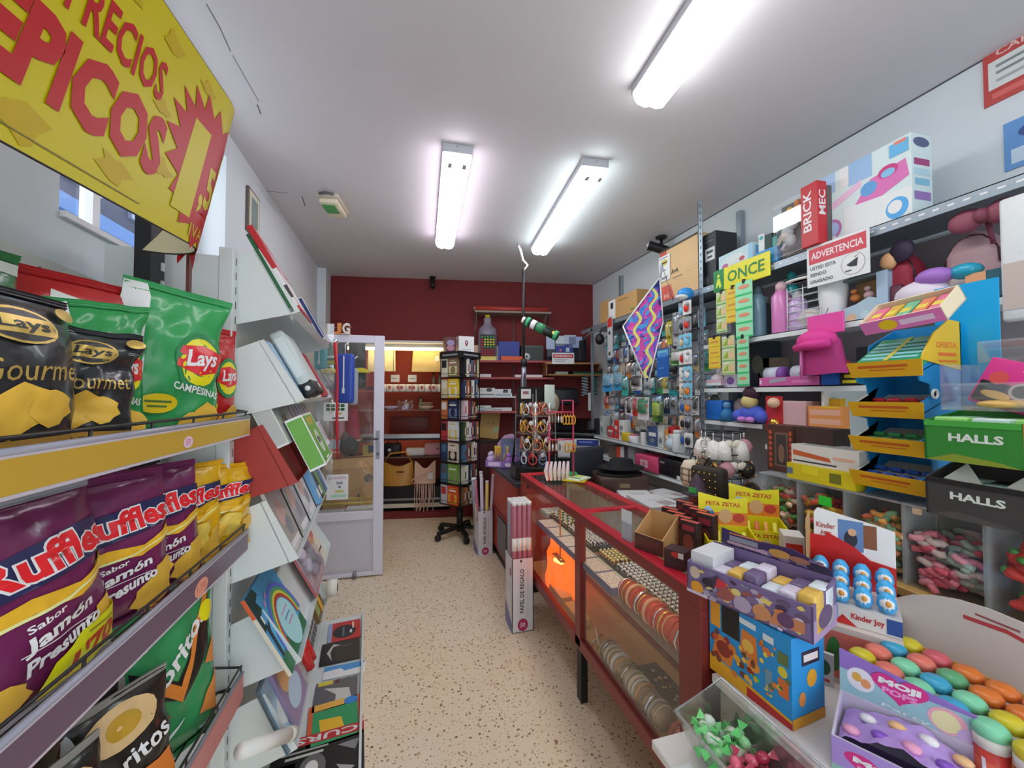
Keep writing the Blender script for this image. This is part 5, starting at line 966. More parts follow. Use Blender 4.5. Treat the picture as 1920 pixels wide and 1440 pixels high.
MB().surf(lambda u, v: Vector(((.065 + .015 * nz(u * 6, v * 6)) * math.cos(2 * math.pi * u) * (1 - .5 * v * v), (.14 + .03 * nz(u * 5, v * 5, 3)) * math.sin(2 * math.pi * u) * (1 - .4 * v * v), v * (.33 + .02 * math.sin(9 * u)))), 24, 12, M('ff5a08', .3, emit=1.6, bump=.3, bs=30, k=1.0, var=.3, vs=12)).build('shade', t)
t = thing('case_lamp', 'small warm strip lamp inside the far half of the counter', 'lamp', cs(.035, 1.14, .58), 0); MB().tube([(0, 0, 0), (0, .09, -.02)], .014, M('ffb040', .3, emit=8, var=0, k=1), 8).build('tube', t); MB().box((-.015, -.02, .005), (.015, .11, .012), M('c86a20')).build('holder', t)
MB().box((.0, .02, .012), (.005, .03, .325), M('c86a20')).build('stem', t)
single(MB().tube([(-.05, 0, .004), (.05, 0, .004)], .004, SILVER, 6).tube([(-.03, -.03, .004), (.03, .03, .03)], .004, M('d8d0c0'), 6), 'hair_clip', 'white hair clip on the case floor beside the kraft box', 'clip', cs(.1, .84, .312), 30)
# ================================================================ ON THE CABINET AND THE COUNTER
def zc_on(px, py, z): return onZ(px, py, z)
p = Vector((1.06, 3.1, .861)); t = thing('watch_tower', 'revolving clear tower of watches and bangles on a black drum', 'jewellery stand', p, 20)
MB().lathe([(.20, 0), (.205, .01), (.205, .10), (.20, .11)], BLACKG, 8, smooth=False).build('base', t)
for z in (.22, .36, .50): MB().lathe([(.17, z), (.17, z + .006)], ACRYL, 8, smooth=False).build('acrylic_tier', t)
mb = MB(); 
for k in range(4): mb.box((.165 * math.cos(k * 1.5708 + .78) - .003, .165 * math.sin(k * 1.5708 + .78) - .003, .11), (.165 * math.cos(k * 1.5708 + .78) + .003, .165 * math.sin(k * 1.5708 + .78) + .003, .68), ACRYL)
mb.tube([(0, 0, .11), (0, 0, .72)], .014, CHROME); mb.build('column', t)
MB().box((-.17, -.012, .62), (.10, .012, .74), BLACK).decal(lambda u, v, e: (-.17 + .27 * u, -.012 - e, .62 + .12 * v), [('r', .05, .2, .42, .85, 'c8c4c4'), ('r', .12, .5, .34, .7, '8a5a60')]).build('header_sign', t)
MB().box((.06, -.05, .56), (.17, -.044, .76), M('c4ccc4', .4), .01).build('pale_card', t); MB().lathe([(.10, 0), (.10, .008)], M('b8a088', .5), 18, (.18, .02, .6), 'y').build('round_card', t)
WL = 'watches and bangles on the clear tower'
for tier, z0 in enumerate((.115, .23, .37, .51)):
    for k in range(9):
        a = k * 2 * math.pi / 9 + tier * .3; r = .12; c = random.choice(('gold', 'silver', 'copper')) if tier else ('black', 'white', 'red', 'blue')[k % 4]
        m = {'gold': GOLD, 'silver': SILVER, 'copper': M('c87a5c', .25, 1.), 'black': BLACK, 'white': M('c8ccd4', .4), 'red': M('b83a38', .4), 'blue': M('6a8ab8', .4)}[c]
        q = p + Vector((r * math.cos(a), r * math.sin(a), z0))
        wt = thing('watch', '%s watch, %s round the %s ring of the clear tower' % (c, ORD[k], ('lowest', 'second', 'third', 'top')[tier]), 'watch', q, math.degrees(a) + 90, WL)
        MB().tube([(.034 * math.cos(b), 0, .04 + .036 * math.sin(b)) for b in [j * math.pi / 7 for j in range(14)]], .006, m, 6, True).build('strap', wt)
        MB().lathe([(.018, -.006), (.02, 0), (.018, .006)], M('e8e0d8', .15) if k % 2 else m, 12, (0, -.034 * 0 - .0, .078), 'y').build('dial', wt)
# camera tripod standing behind the tower
tp = thing('tripod', 'black tripod stand with a long rod reaching up to the ceiling hook', 'tripod', (1.06, 3.42, .861))
MB().tube([(0, 0, .45), (0, 0, 1.00)], .022, M('8a8a98', .35, .5), 10).build('column', tp); MB().tube([(0, 0, .95), (-.005, 0, 1.82)], .012, BLACK, 8).build('rod', tp)
for k in range(3): a = k * 2.094 + .5; MB().tube([(0, 0, .97), (.11 * math.cos(a), .11 * math.sin(a), .012)], .011, BLACK, 8).build('leg', tp)
MB().tube([(-.005, 0, 1.80), (.04, 0, 1.86), (-.01, 0, 1.90), (-.04, 0, 2.02), (-.06, 0, 2.06)], .013, CHROME, 8).build('hook', tp); MB().lathe([(.03, .93), (.03, 1.0)], BLACK, 10).build('collar', tp)
# green and black toy tube fixed on the rod
a = atd(980, 599, 3.58); b = atd(1046, 631, 3.5); t = thing('toy_tube', 'tilted black and green toy tube tied across the black rod', 'toy', a); d = b - a
ax = lambda f: d * f
MB().tube([ax(.08), ax(1)], .042, M('1c2420', .35), 12).build('tube_body', t); MB().tube([ax(0), ax(.08)], .03, M('c8d4cc', .3), 10).build('tip', t)
MB().tube([ax(.12), ax(.2)], .045, M('3a9a68', .4), 12).tube([ax(.9), ax(.99)], .045, M('3a9a68', .4), 12).build('green_band', t); MB().tube([ax(.26), ax(.38)], .0435, M('d8dcd8', .4), 12).build('white_label', t); MB().tube([ax(.42), ax(.62)], .0437, M('2f7a50', .4), 12).build('green_label', t); MB().sph(ax(.84) + Vector((0, -.042, 0)), (.018, .006, .018), M('d8c850', .4)).build('price_dot', t)
# purple display box with pencils
p = onZ(925, 874, .862); t = thing('pencil_display', 'lilac counter display box with pencils and a printed header', 'display box', (p.x + .10, p.y - .02, .862), -35)
tray_mb((.3, .2, .10), '8a6ab0', '5a3a80', .005, .6, 1, {'f': [('r', .1, .2, .5, .8, 'c8b8dc'), ('e', .75, .5, .1, .3, 'd8d0e4')]}).build('tray', t)
MB().plate([(-.12, .09, .08), (.12, .09, .08), (.12, .09, .24), (.05, .09, .3), (-.03, .09, .28), (-.1, .09, .2)], .006, M('c8a0c0', .5)).decal(lambda u, v, e: (-.12 + .24 * u, .09 - e, .08 + .2 * v), [('e', .5, .5, .2, .2, 'd8c0d8'), ('e', .6, .75, .12, .14, '9a7ab8')]).build('header', t)
MB().box((-.09, -.02, .10), (.05, -.015, .19), M('c89a38', .5)).decal(lambda u, v, e: (-.09 + .14 * u, -.02 - e, .10 + .09 * v), [('r', 0, .8, 1, 1, 'd8b848')]).build('pencil_card', t)
for k in range(9): single(MB().tube([(0, 0, 0), (0, .02, .12)], .0045, M(('b08a68', '8a6a50')[k % 2], .5), 6), 'pencil', 'tan pencil standing in the lilac display box, %s in the row' % ORD[k], 'pencil', Matrix.Translation(t.location) @ Matrix.Rotation(R(-35), 4, 'Z') @ Vector((-.08 + .015 * k, -.045, .008)), -35, 'pencils in the lilac box')
for i, (dx, dy, c) in enumerate(((-.13, -.03, 'b8a0c8'), (.06, -.04, '9a6ab0'), (.1, .02, '8a5aa0'), (-.14, .02, 'd8d0c0'))): single(MB().sph((0, 0, .045), (.04, .03, .05), M(c, .4), 8, 6).sph((0, 0, .10), (.025, .02, .025), M(c, .4), 8, 6), 'squeeze_toy', ('pale lilac toy at the end of the lilac display box', 'purple toy beside the pencils', 'dark purple toy at the back of the lilac box', 'cream toy at the far corner of the lilac box')[i], 'toy', Matrix.Translation(t.location) @ Matrix.Rotation(R(-35), 4, 'Z') @ Vector((dx, dy, .007)), 0)
p = atd(940, 838, 3.6); carton('blue_pouch_pack', 'grey blue packet standing behind the purple toy near the watch tower', 'packet', (1.0, 3.62, .862), (.2, .05, .26), -10, '5a6080', {'f': [('r', .1, .1, .9, .8, '6a7494')]})
# pink earring stand on the counter
t = thing('earring_stand', 'pink wire stand hung with earrings and hair bands', 'jewellery stand', cs(.21, 1.56, .957), -10); PK = M('b8385c', .4)
fr_ = MB()
for x in (-.085, .085): fr_.tube([(x, 0, 0), (x, 0, .44 if x < 0 else .54)], .0055, PK, 8)
fr_.tube([(.01, 0, .46), (.01, 0, .54), (.085, 0, .54)], .005, PK, 8); 
for z in (.46, .27): fr_.tube([(-.10, 0, z), (.09, 0, z)], .005, PK, 8)
fr_.tube([(-.085, -.06, .0055), (-.085, .06, .0055)], .0055, PK, 8).tube([(.085, -.06, .0055), (.085, .06, .0055)], .0055, PK, 8); fr_.build('wire_frame', t)
for row, (z, n) in enumerate(((.455, 9), (.265, 8))):
    for k in range(n):
        g = k > n // 2; q = Matrix.Translation(t.location) @ Matrix.Rotation(R(-10), 4, 'Z') @ Vector((-.085 + .17 * k / (n - 1), -.008, z))
        mb = MB().tube([(0, 0, 0), (0, -.004, -.02)], .0015, GOLD, 5)
        (mb.tube([(.012 * math.cos(a), -.004, -.05 + .03 * math.sin(a)) for a in [j * math.pi / 5 for j in range(10)]], .005, M('c8962c', .3, .6), 5, True) if g else mb.sph((0, -.004, -.045), (.009, .006, .026), random.choice((SILVER, M('b8a898', .3), M('6a625c', .3))), 7, 5))
        single(mb, 'earring', '%s earring from the watch tower on the %s bar of the pink stand' % (ORD[k], ('upper', 'lower')[row]), 'earring', q, -10, 'earrings on the pink stand')
t = thing('hair_band_bag', 'clear bag of white hair bands hanging low on the pink stand', 'bag', cs(.16, 1.54, .958), -10)
for k in range(6): MB().tube([(-.06 + .028 * k, -.03, .13), (-.075 + .03 * k, -.035, .07), (-.06 + .026 * k, -.03, .005)], [.008, .014, .010], M('c8bcc0', .6), 7).build('band', t)
for i, (x, y, w, l, c, a, z, lab) in enumerate(((.28, 1.68, .2, .14, '1f8a4a', -15, .957, 'dark green packet lying on the counter glass by the pink stand'), (.285, 1.5, .16, .11, 'd8d020', -40, .957, 'yellow packet lying nearer than the green one on the counter glass'), (.30, 1.47, .1, .14, 'c8dcb8', -60, .970, 'white and green packet on top of the yellow one'))):
    carton('tobacco_packet', lab, 'packet', cs(x, y, z), (w, l, .012), a, c, {'t': [('r', .1, .5, .6, .8, 'c8d838'), ('r', .1, .15, .9, .3, '1f8a4a')]}, None, .003)
# ================================================================ SWIVEL CHAIR AND DESK BEHIND THE COUNTER
p = atd(1103, 868, 3.6); ch = thing('swivel_chair', 'dark grey swivel chair behind the glass counter', 'chair', (p.x, p.y, 0), 20); FB_ = M('34363e', .8)
MB().box((-.2, -.02, .78), (.2, .05, 1.06), FB_, .05, 3).build('backrest', ch); MB().box((-.24, .05, .46), (.24, .5, .54), FB_, .04, 3).build('seat', ch); MB().box((-.03, .04, .48), (.03, .06, .85), BLACK).build('back_bar', ch); MB().tube([(0, .27, .06), (0, .27, .47)], .025, BLACK, 10).build('gas_lift', ch)
for k in range(5): a = k * 1.2566; l = MB().bar((0, .27, .10), (.22 * math.cos(a), .27 + .22 * math.sin(a), .08), .05, .03, BLACK).build('base_arm', ch); MB().lathe([(.03, -.015), (.03, .015)], BLACK, 10, (.22 * math.cos(a), .27 + .22 * math.sin(a), .03), 'y').build('castor', l)
dk = thing('desk', 'low grey desk with papers behind the glass counter', 'desk', (1.50, 2.0, 0)); MB().box((.05, 0, .72), (.5, .72, .75), M('8a8684', .5), .003, 1).build('desktop', dk)
for y in (.02, .67): MB().box((.07, y, 0), (.48, y + .03, .72), M('6a6866')).build('leg_panel', dk)
for i, (px, py, w, l, h, lab) in enumerate(((1190, 925, .24, .32, .03, 'stack of white papers on the desk farther from the camera'), (1228, 938, .26, .34, .05, 'thick magazine stack on the desk behind the red box'), (1252, 925, .2, .28, .02, 'grey printed leaflet on the desk beside the thick stack'))):
    q = onZ(px, py, .75 + h); carton('paper_stack', lab, 'papers', (q.x, q.y, .751), (w, l, h), -20 + 15 * i, ('d4d0d4', 'c8bcb8', '9a9698')[i], {'t': [('r', .04, .03, .96, .97, 'd8d4d8'), ('r', .3, .5, .8, .52, '8a4a50'), ('p', [(.5, .1), (.9, .15), (.8, .45), (.4, .4)], 'a89a9c')]})
p = Vector((1.745, 2.95, .751)); st2 = thing('stool', 'low dark stool carrying the brown leather case', 'stool', (1.745, 2.95, 0)); MB().box((-.19, -.17, .72), (.19, .17, .75), M('2a2422', .5), .005, 1).build('seat', st2)
for x in (-.17, .14):
    for y in (-.15, .12): MB().box((x, y, 0), (x + .03, y + .03, .72), M('2a2422', .5)).build('leg', st2)
t = thing('leather_case', 'brown leather case under the black hats behind the counter', 'bag', (p.x, p.y, .751), -15); MB().box((-.2, -.16, 0), (.2, .16, .13), M('4a342c', .45), .02).build('body', t); MB().box((-.04, -.165, .05), (.04, -.158, .08), M('8a7a5a', .3, .5)).build('clasp', t)
for k in range(2): t = thing('hat', ('black brimmed hat on the brown leather case', 'second black hat resting on the first')[k], 'hat', (p.x + .02 * k, p.y, .882 + .045 * k)); MB().lathe([(.19, 0), (.2, .006), (.19, .012), (.11, .015), (.10, .07), (.06, .08), (0, .078)], M('17171a', .8), 20, sq=.8).build('felt', t)
# ================================================================ RIGHT WALL RACK
SX = 2.05
SHM = M('aeb8be', .4, .3); GAL = M('8b97a0', .38, .5)
def ri(px0, px1, ytop, X, z, ybot=None):
    """a thing on the right wall: picture columns and top row -> centre depth, width, height, base"""
    a = onX(px0, 740, X).y; b = onX(px1, 740, X).y; m = (px0 + px1) / 2
    if ybot is not None: z = onX(m, ybot, X).z
    return (a + b) / 2, a - b, onX(m, ytop, X).z - z, z
wr = thing('wall_rack', 'grey perforated angle racking with shelves along the white side wall', 'shelving', (SX, 2.34, 0))
def wl(X, Y, z): return (X - SX, Y - 2.34, z)
def upright(Y, z1, X=SX):
    mb = MB(); mb.box(wl(X, Y - .02, 0), wl(X + .004, Y + .02, z1), GAL).box(wl(X, Y + .016, 0), wl(X + .035, Y + .02, z1), GAL)
    for i in range(int(z1 / .05)): mb.box(wl(X - .0006, Y - .008, .03 + i * .05), wl(X + .0002, Y + .002, .05 + i * .05), M('4a5056', .5))
    mb.build('upright', wr)
upright(2.34, 2.93); upright(4.04, 2.28); upright(.3, 2.28)
for Y in (2.34, 4.0, .3): MB().box(wl(2.39, Y - .02, 0), wl(2.425, Y + .02, 2.9), GAL).build('upright', wr)
def shelf(Y0, Y1, z, X=SX, m=SHM, h=.03, holes=False):
    mb = MB(); mb.box(wl(X, Y0, z - .004), wl(2.42, Y1, z), m).box(wl(X, Y0, z - h), wl(X + .003, Y1, z), m)
    if holes:
        for i in range(int((Y1 - Y0) / .045)): mb.box(wl(X - .0008, Y0 + .02 + i * .045, z - .026), wl(X, Y0 + .040 + i * .045, z - .019), M('e4ecf0', .4))
    return mb.build('shelf', wr)
shelf(.3, 2.32, 2.30, holes=True, m=GAL, h=.045); shelf(2.36, 4.3, 2.30, m=GAL, h=.045); 
WS = M('ccd4d8', .4)
shelf(.3, 2.32, 1.89, m=WS); shelf(.3, 2.32, 1.585, m=WS); shelf(1.86, 2.32, 1.365, m=WS); shelf(.3, 1.84, 1.25, m=WS)
shelf(2.36, 4.0, 1.09, m=WS); shelf(2.36, 4.0, .88, m=WS)
MB().box(wl(2.08, 1.52, 1.25), wl(2.42, 1.535, 1.58), WS).build('divider', wr)
mb = MB(); mb.box(wl(2.33, 2.36, .6), wl(2.42, 4.02, 2.27), M('b6bcc2', .6))
for i in range(15): mb.box(wl(2.3285, 2.36, .66 + i * .11), wl(2.3305, 4.02, .674 + i * .11), M('74787e', .6))
mb.build('slat_panel', wr); MB().box(wl(2.40, .3, 1.0), wl(2.42, 2.32, 2.27), M('8a8488', .6)).build('back_panel', wr)
# ---- blister goods on the slat panel
HG = 'hanging goods on the slatwall'
CC = ['d9dadc', '35a5a8', '8a8f96', '74b8dc', '26262a', '2e5fae', '3f9a58', 'e2c12c', 'c23028', 'e07a30', 'd9dadc', '8a8f96', 'cdb892', '6b4a34', 'd9dadc', '8a8f96', 'd9dadc', '22314f', '8a8f96', 'd9dadc', '26262a', '74b8dc']
mb = MB()
def hang(Y, ztop, w, h, c1, c2, label, dep=.10, blister=True, name='blister_pack', X=2.325, extra=None):
    t = MB(); x = X - dep - random.uniform(0, .04); m = M(c1, .3)
    t.box((-w / 2, -.002, -h), (w / 2, .002, 0), m, 0)
    fm = lambda u, v, e: (-w / 2 + u * w, -.002 - e, -h + v * h)
    t.decal(fm, [('r', .06, .74, .94, .95, c2), ('e', .5, .965, .1, .02, '3a3a3e')] + (extra or [('r', .2, .8, .7, .86, 'd9dadc' if c2 != 'd9dadc' else '26262a'), ('r', .08, .05, .5, .1, c2)]))
    if blister:
        k = random.random()
        if k < .4: t.box((-w * .3, -.028, -h * .68), (w * .3, -.002, -h * .12), M(c2, .25), .008)
        elif k < .7: t.sph((0, -.008, -h * .42), (w * .3, .02, h * .22), M(random.choice(('8a8f96', '26262a', 'd9dadc', c2)), .3), 8, 6)
        else:
            for q in (-1, 0, 1): t.tube([(q * w * .22, -.010, -h * .66), (q * w * .22, -.010, -h * .2)], w * .08, M((c2, '8a8f96', 'd9dadc')[q], .3), 7)
        t.surf(lambda u, v: Vector(((u - .5) * w * .9, -.004 - .032 * (math.sin(math.pi * u) * math.sin(math.pi * v)) ** .35, -h * .74 + v * h * .7)), 6, 6, FILM)
    t.tube([(0, .0, -h * .035), (0, X - x, -h * .035 + .012)], .0025, GAL, 5)
    return single(t, name, label, 'packet', (x, Y, ztop), -90 + random.uniform(-7, 7), HG)
rows = [2.20, 2.035, 1.87, 1.70, 1.53, 1.36]; RN = ['top', 'second', 'third', 'fourth', 'fifth', 'lowest']
for r_, zt in enumerate(rows):
    Y = 3.98; k = 0
    while Y > 2.47:
        w = random.choice((.07, .08, .09, .11)); h = random.uniform(.135, .165)
        c1 = random.choice(CC); c2 = random.choice([c for c in CC if c != c1])
        if not (r_ in (1, 2) and 2.62 < Y < 2.86):
            hang(Y - w / 2, zt - random.uniform(0, .015), w, h, c1, c2, '%s and %s packet, %s from the maroon wall on the %s slatwall row' % (CN[c1], CN[c2], ORD[k], RN[r_])); k += 1
        Y -= w + .008
def hx(px0, px1, y0, y1, X): a = onX(px0, y0, X); b = onX(px1, y1, X); return (a.y + b.y) / 2, a.z, a.y - b.y, a.z - b.z
for (px0, px1, y0, y1, X, c1, c2, lab, ex) in (
    (1232, 1257, 656, 706, 2.10, '2060b0', '74b8dc', 'large flat blue box hanging beside the tip of the kite', [('r', .15, .7, .85, .85, '4a8ad0'), ('r', .15, .3, .6, .34, '5a94d4')]),
    (1134, 1153, 702, 734, 2.12, 'd9dadc', '74b8dc', 'white and light blue cotton bud pack farther along the slatwall', [('r', 0, .0, 1, .45, '3a9ad0')]), (1153, 1171, 700, 732, 2.12, 'd4d8dc', '74b8dc', 'white and light blue pack beside the teal strip', [('r', 0, .0, 1, .45, '3a9ad0')]),
    (1172, 1184, 706, 742, 2.10, '30a090', '35a5a8', 'narrow teal packet between the cotton packs and the kite', None), (1188, 1212, 704, 732, 2.08, 'd8dadc', '26262a', 'tilted white card with black icons behind the kite tip', None),
    (1202, 1222, 745, 788, 2.08, 'd4d6d8', '2a8a58', 'white and green medicine style packet on the lower slatwall', [('r', .1, .4, .6, .6, '9aa0a4'), ('r', .7, .55, .95, .7, 'd8703c')]), (1225, 1247, 752, 792, 2.08, '5f8a3a', 'a9c63f', 'lime and dark green wallet packet on the lower slatwall', [('r', .5, 0, 1, .95, '2f5a34')]),
    (1174, 1186, 745, 778, 2.06, 'd8dadc', '26262a', 'tall black and white label pack on the fifth row', [('r', .2, .1, .8, .5, '26262a')]), (1188, 1200, 745, 780, 2.06, 'd8d4dc', 'c23028', 'white and red tipped packet beside the tall label pack', [('r', 0, 0, 1, .4, 'c23028'), ('e', .5, .65, .3, .14, '7a6ac0')]),
    (1264, 1280, 588, 646, 2.08, 'b0b4b8', '8a8f96', 'clear pack with a doll head shape near the post', None), (1280, 1290, 608, 652, 2.12, 'b8322c', 'c23028', 'red card behind the clear doll head pack', None), (1252, 1262, 604, 645, 2.10, 'b8b038', 'e2c12c', 'yellow strip card above the blue box', None),
    (1260, 1285, 660, 684, 2.08, '3f8a3c', 'd9dadc', 'white and green toy plant pack near the post', None), (1142, 1152, 595, 670, 2.04, 'b4b6b8', 'c23028', 'long grey card with three round buttons at the far end of the slatwall', [('e', .5, .85, .2, .05, 'b83a38'), ('e', .4, .6, .2, .05, '1e1e20'), ('e', .4, .1, .2, .05, '1e1e20')])):
    Yc, zt, w, h = hx(px0, px1, y0, y1, X); hang(Yc, zt, w, h, c1, c2, lab, .0, c1 not in ('2060b0', 'b4b6b8'), 'hanging_box' if c1 == '2060b0' else 'hanging_card', X, ex)
# key ring column near the post
t = thing('key_ring_stand', 'slim rod hung with rows of small coloured packs beside the perforated post', 'stand', (1.99, 2.40, 1.10)); MB().tube([(0, 0, 0), (0, 0, 1.12)], .006, GAL, 8).build('rod', t)
MB().box((-.03, -.06, 0), (.06, .06, .008), GAL).build('foot', t); MB().tube([(0, 0, .01), (.09, .02, -.0), (.2, .05, -.005)], .005, GAL, 6).build('bracket', t)
for r_ in range(9):
    for c in range(2):
        col = random.choice(['d9dadc', 'd9dadc', '8a8f96', '74b8dc', 'd9dadc', '8a8f96', 'cdb892']); hc = random.choice(['8a8f96', '2e5fae', 'd9dadc', 'c23028', 'cdb892', 'd9dadc', '26262a', '74b8dc', 'e07a30'])
        m = MB(); m.box((-.033, -.003, -.10), (.033, .003, 0), M(col, .3), .001, 1); m.sph((0, -.012, -.055), (.022, .012, .03), M(hc, .35), 8, 6); m.sph((.012, -.016, -.03), (.014, .010, .014), M('8a8f96', .3), 7, 5); m.tube([(0, 0, -.006), (0, .03, .006)], .002, GAL, 5)
        single(m, 'key_ring_pack', '%s and %s key ring pack, %s from top, %s column of the rod' % (CN[col], CN[hc], ORD[r_], ('rear', 'front')[c]), 'packet', (1.97 - .02 * c, 2.435 - .072 * c, 2.21 - r_ * .118), -75, 'key ring packs on the rod')
t = thing('inflatable_toy', 'blue and white toy cap on top of the key ring rod', 'toy', (1.97, 2.40, 2.222)); MB().sph((0, 0, .045), (.06, .055, .045), M('2f8ad0', .3), 12, 8).build('cap', t); MB().sph((-.03, 0, .02), (.05, .045, .02), M('d8dce0', .3), 10, 6).build('brim', t)
# ---- kite
kp = [onX(1240, 524, 1.96), onX(1168, 612, 2.00), onX(1214, 722, 2.02), onX(1232, 640, 1.96)]
K0, K1, K2 = atd(1237, 520, 3.05), atd(1168, 612, 3.05), atd(1214, 722, 3.05); K3 = atd(1243, 604, 3.05)
t = thing('kite', 'diamond kite with pink, blue and yellow zigzag pattern hanging from the rack', 'kite', K1); KP = [Vector((0, 0, 0)), K2 - K1, K3 - K1, K0 - K1]
n = (KP[1]).cross(KP[3]).normalized(); n = n if n.y < 0 else -n
mb = MB(); mb.plate(KP, .0015, M('1c2468', .6), -n)
ex = (K3 - K1).normalized(); ez = n.cross(ex); ez = (ez if ez.z > 0 else -ez).normalized()
def kin(a, b):     # inside the kite outline, in (ex, ez) coordinates
    pts = [(p.dot(ex), p.dot(ez)) for p in KP]; c = False
    for i in range(4):
        x0, y0 = pts[i]; x1, y1 = pts[i - 1]
        if (y0 > b) != (y1 > b) and a < (x1 - x0) * (b - y0) / (y1 - y0) + x0: c = not c
    return c
kd = []; W2 = (K3 - K1).length; zlo, zhi = KP[1].dot(ez), KP[3].dot(ez); KC = ['c83a98', '2c7ad0', 'd84aa8', '3a9ad8', 'b03090', 'c83a98', '5a4ac0', 'e2d848']
for i in range(1500):
    a = random.uniform(0, W2 * 1.05); b = random.uniform(zlo, zhi); L = random.uniform(.022, .05); th = .7 + .5 * math.sin(b * 20); q = [(a + L * math.cos(th), b + L * math.sin(th)), (a + .017 * math.sin(th), b - .017 * math.cos(th)), (a - L * .6 * math.cos(th), b - L * .6 * math.sin(th)), (a - .010 * math.sin(th), b + .012 * math.cos(th))]
    if all(kin(*p_) for p_ in q): kd.append(('p', q, KC[i % 8 if i % 16 < 7 else (i % 7)]))
for off in (-.02, .09):
    for i in range(30):
        z0 = zlo + (zhi - zlo) * i / 30; z1 = zlo + (zhi - zlo) * (i + 1) / 30; f = lambda z: off + .12 + .35 * (z - (zlo + zhi) / 2) * .55 + .022 * math.sin(z * 38)
        q = [(f(z0) - .012, z0), (f(z0) + .012, z0), (f(z1) + .012, z1), (f(z1) - .012, z1)]
        if all(kin(*p_) for p_ in q): kd.append(('p', q, 'e2d868'))
mb.decal(lambda u, v, e: ex * u + ez * v + n * e, kd, .0022, .00004)
mb.build('sail', t)
mb = MB()
for i in range(4): mb.tube([KP[i] + n * .002, KP[(i + 1) % 4] + n * .002], .006, M('d4d8e0', .5), 6)
mb.build('edge_tape', t); MB().tube([KP[3], KP[3] + Vector((.02, .0, .10))], .012, M('a8a8b8', .4), 8).build('handle', t); MB().tube([KP[3] + Vector((.02, 0, .1)), Vector((2.052, K0.y + .03, 2.28)) - K1], .003, GAL, 5).build('hook', t)
# ---- top shelf goods
def box_r(name, label, cat, px0, px1, ytop, z, d, col, dec=None, X=SX + .03, r=0., ybot=None, group=None, yaw=0.):
    Yc, w, h, z = ri(px0, px1, ytop, X, z, ybot); return carton(name, label, cat, (X + d / 2, Yc, z + .001), (w, d, h), -90 + yaw, col, dec, group, r)
box_r('cardboard_box', 'tan cardboard box with white side standing on the far end of the top shelf', 'cardboard box', 1141, 1196, 553, 2.30, .22, CARD, {'f': [('r', .02, .02, .28, .98, 'd4d4d4'), ('r', .1, .55, .2, .85, '26262a'), ('r', .38, .78, .7, .84, '8a6a40'), ('r', .8, .15, .92, .22, '5a7a40')]}, 2.06)
box_r('cardboard_box', 'small tan carton behind the white sided one at the far end', 'cardboard box', 1126, 1141, 565, 2.30, .18, 'b8905c', None, 2.12)
o = box_r('cardboard_box', 'tall cardboard box with a red corner on the top shelf beside the post', 'cardboard box', 1240, 1312, 452, 2.30, .2, 'cca87a', {'f': [('p', [(0, 0), (.42, 0), (.3, .3), (0, .3)], 'c05448'), ('r', .0, .96, 1, 1, '3a2c24'), ('t', 'AgA', .42, .5, .2, .12, 0, .04, '3a302c'), ('r', .36, .38, .62, .392, '3a302c'), ('r', .7, .46, .98, .47, 'b89868'), ('r', .7, .40, .98, .41, 'b89868'), ('t', 'H', .18, .1, .12, .08, 0, .03, 'e0b0a4'), ('r', 0, .88, .2, .96, 'b84a3c')]})
Yc, w, h, z = ri(1238, 1259, 478, SX + .025, 2.30, 526); carton('price_poster', 'white price poster taped to the tall cardboard box', 'poster', (SX + .024, Yc, z), (w, .002, h), -90, 'd4d8dc', {'f': [('e', .5, .72, .3, .12, 'c8b03c'), ('r', .25, .68, .75, .74, '2a2a2a'), ('r', .35, .4, .65, .44, '5a5a5e'), ('t', '100€', .5, .12, .6, .12, 0, .03, '3a2a3a'), ('r', .1, .9, .8, .93, '6a6a6e')]})
box_r('printer_box', 'black printed carton with a white label on the top shelf beside the post', 'cardboard box', 1320, 1346, 436, 2.30, .18, '1f2126', {'f': [('r', .22, .48, .92, .72, 'b8bcc0'), ('r', .34, .62, .8, .67, '2a2a2e'), ('r', .4, .53, .74, .57, '2a2a2e'), ('r', .2, .84, .8, .86, '5a5c62'), ('r', .2, .92, .9, .93, '5a5c62'), ('e', .3, .12, .2, .08, '4a4a50')]})
box_r('toy_box', 'pale blue toy box with a dome picture behind the green and yellow sign', 'toy box', 1350, 1420, 466, 2.30, .16, 'b4ccdc', {'f': [('e', .45, .5, .4, .38, 'c8d0e0'), ('e', .2, .55, .1, .1, 'b05a90'), ('e', .7, .6, .08, .08, 'b04a58'), ('e', .3, .2, .1, .1, '7aa86a'), ('p', [(.85, 0), (1, 0), (1, 1), (.9, 1)], '8ab8d8')], 'r': [('r', .1, .1, .9, .9, '6aa0c8'), ('e', .5, .5, .2, .12, '2c3a4a')]}, yaw=-4)
box_r('cosmetic_box', 'slim white box with teal top on the top shelf', 'box', 1427, 1438, 437, 2.30, .07, 'd0d4d6', {'f': [('e', .5, .88, .35, .06, '2a9a9a'), ('r', .2, .2, .6, .25, 'a8acb0')]}); box_r('cosmetic_box', 'dark green black box beside the slim white box', 'box', 1439, 1452, 437, 2.30, .07, '14342e', {'f': [('r', .1, .5, .9, .53, '2a8a78')]})
box_r('cosmetic_box', 'teal box beside the boxed figure set', 'box', 1453, 1462, 441, 2.30, .08, '3a9a90'); box_r('flat_box', 'flat blue box lying on the rail behind the yellow sign', 'box', 1420, 1462, 466, 2.30, .1, '3a8ac0', None, 2.06)
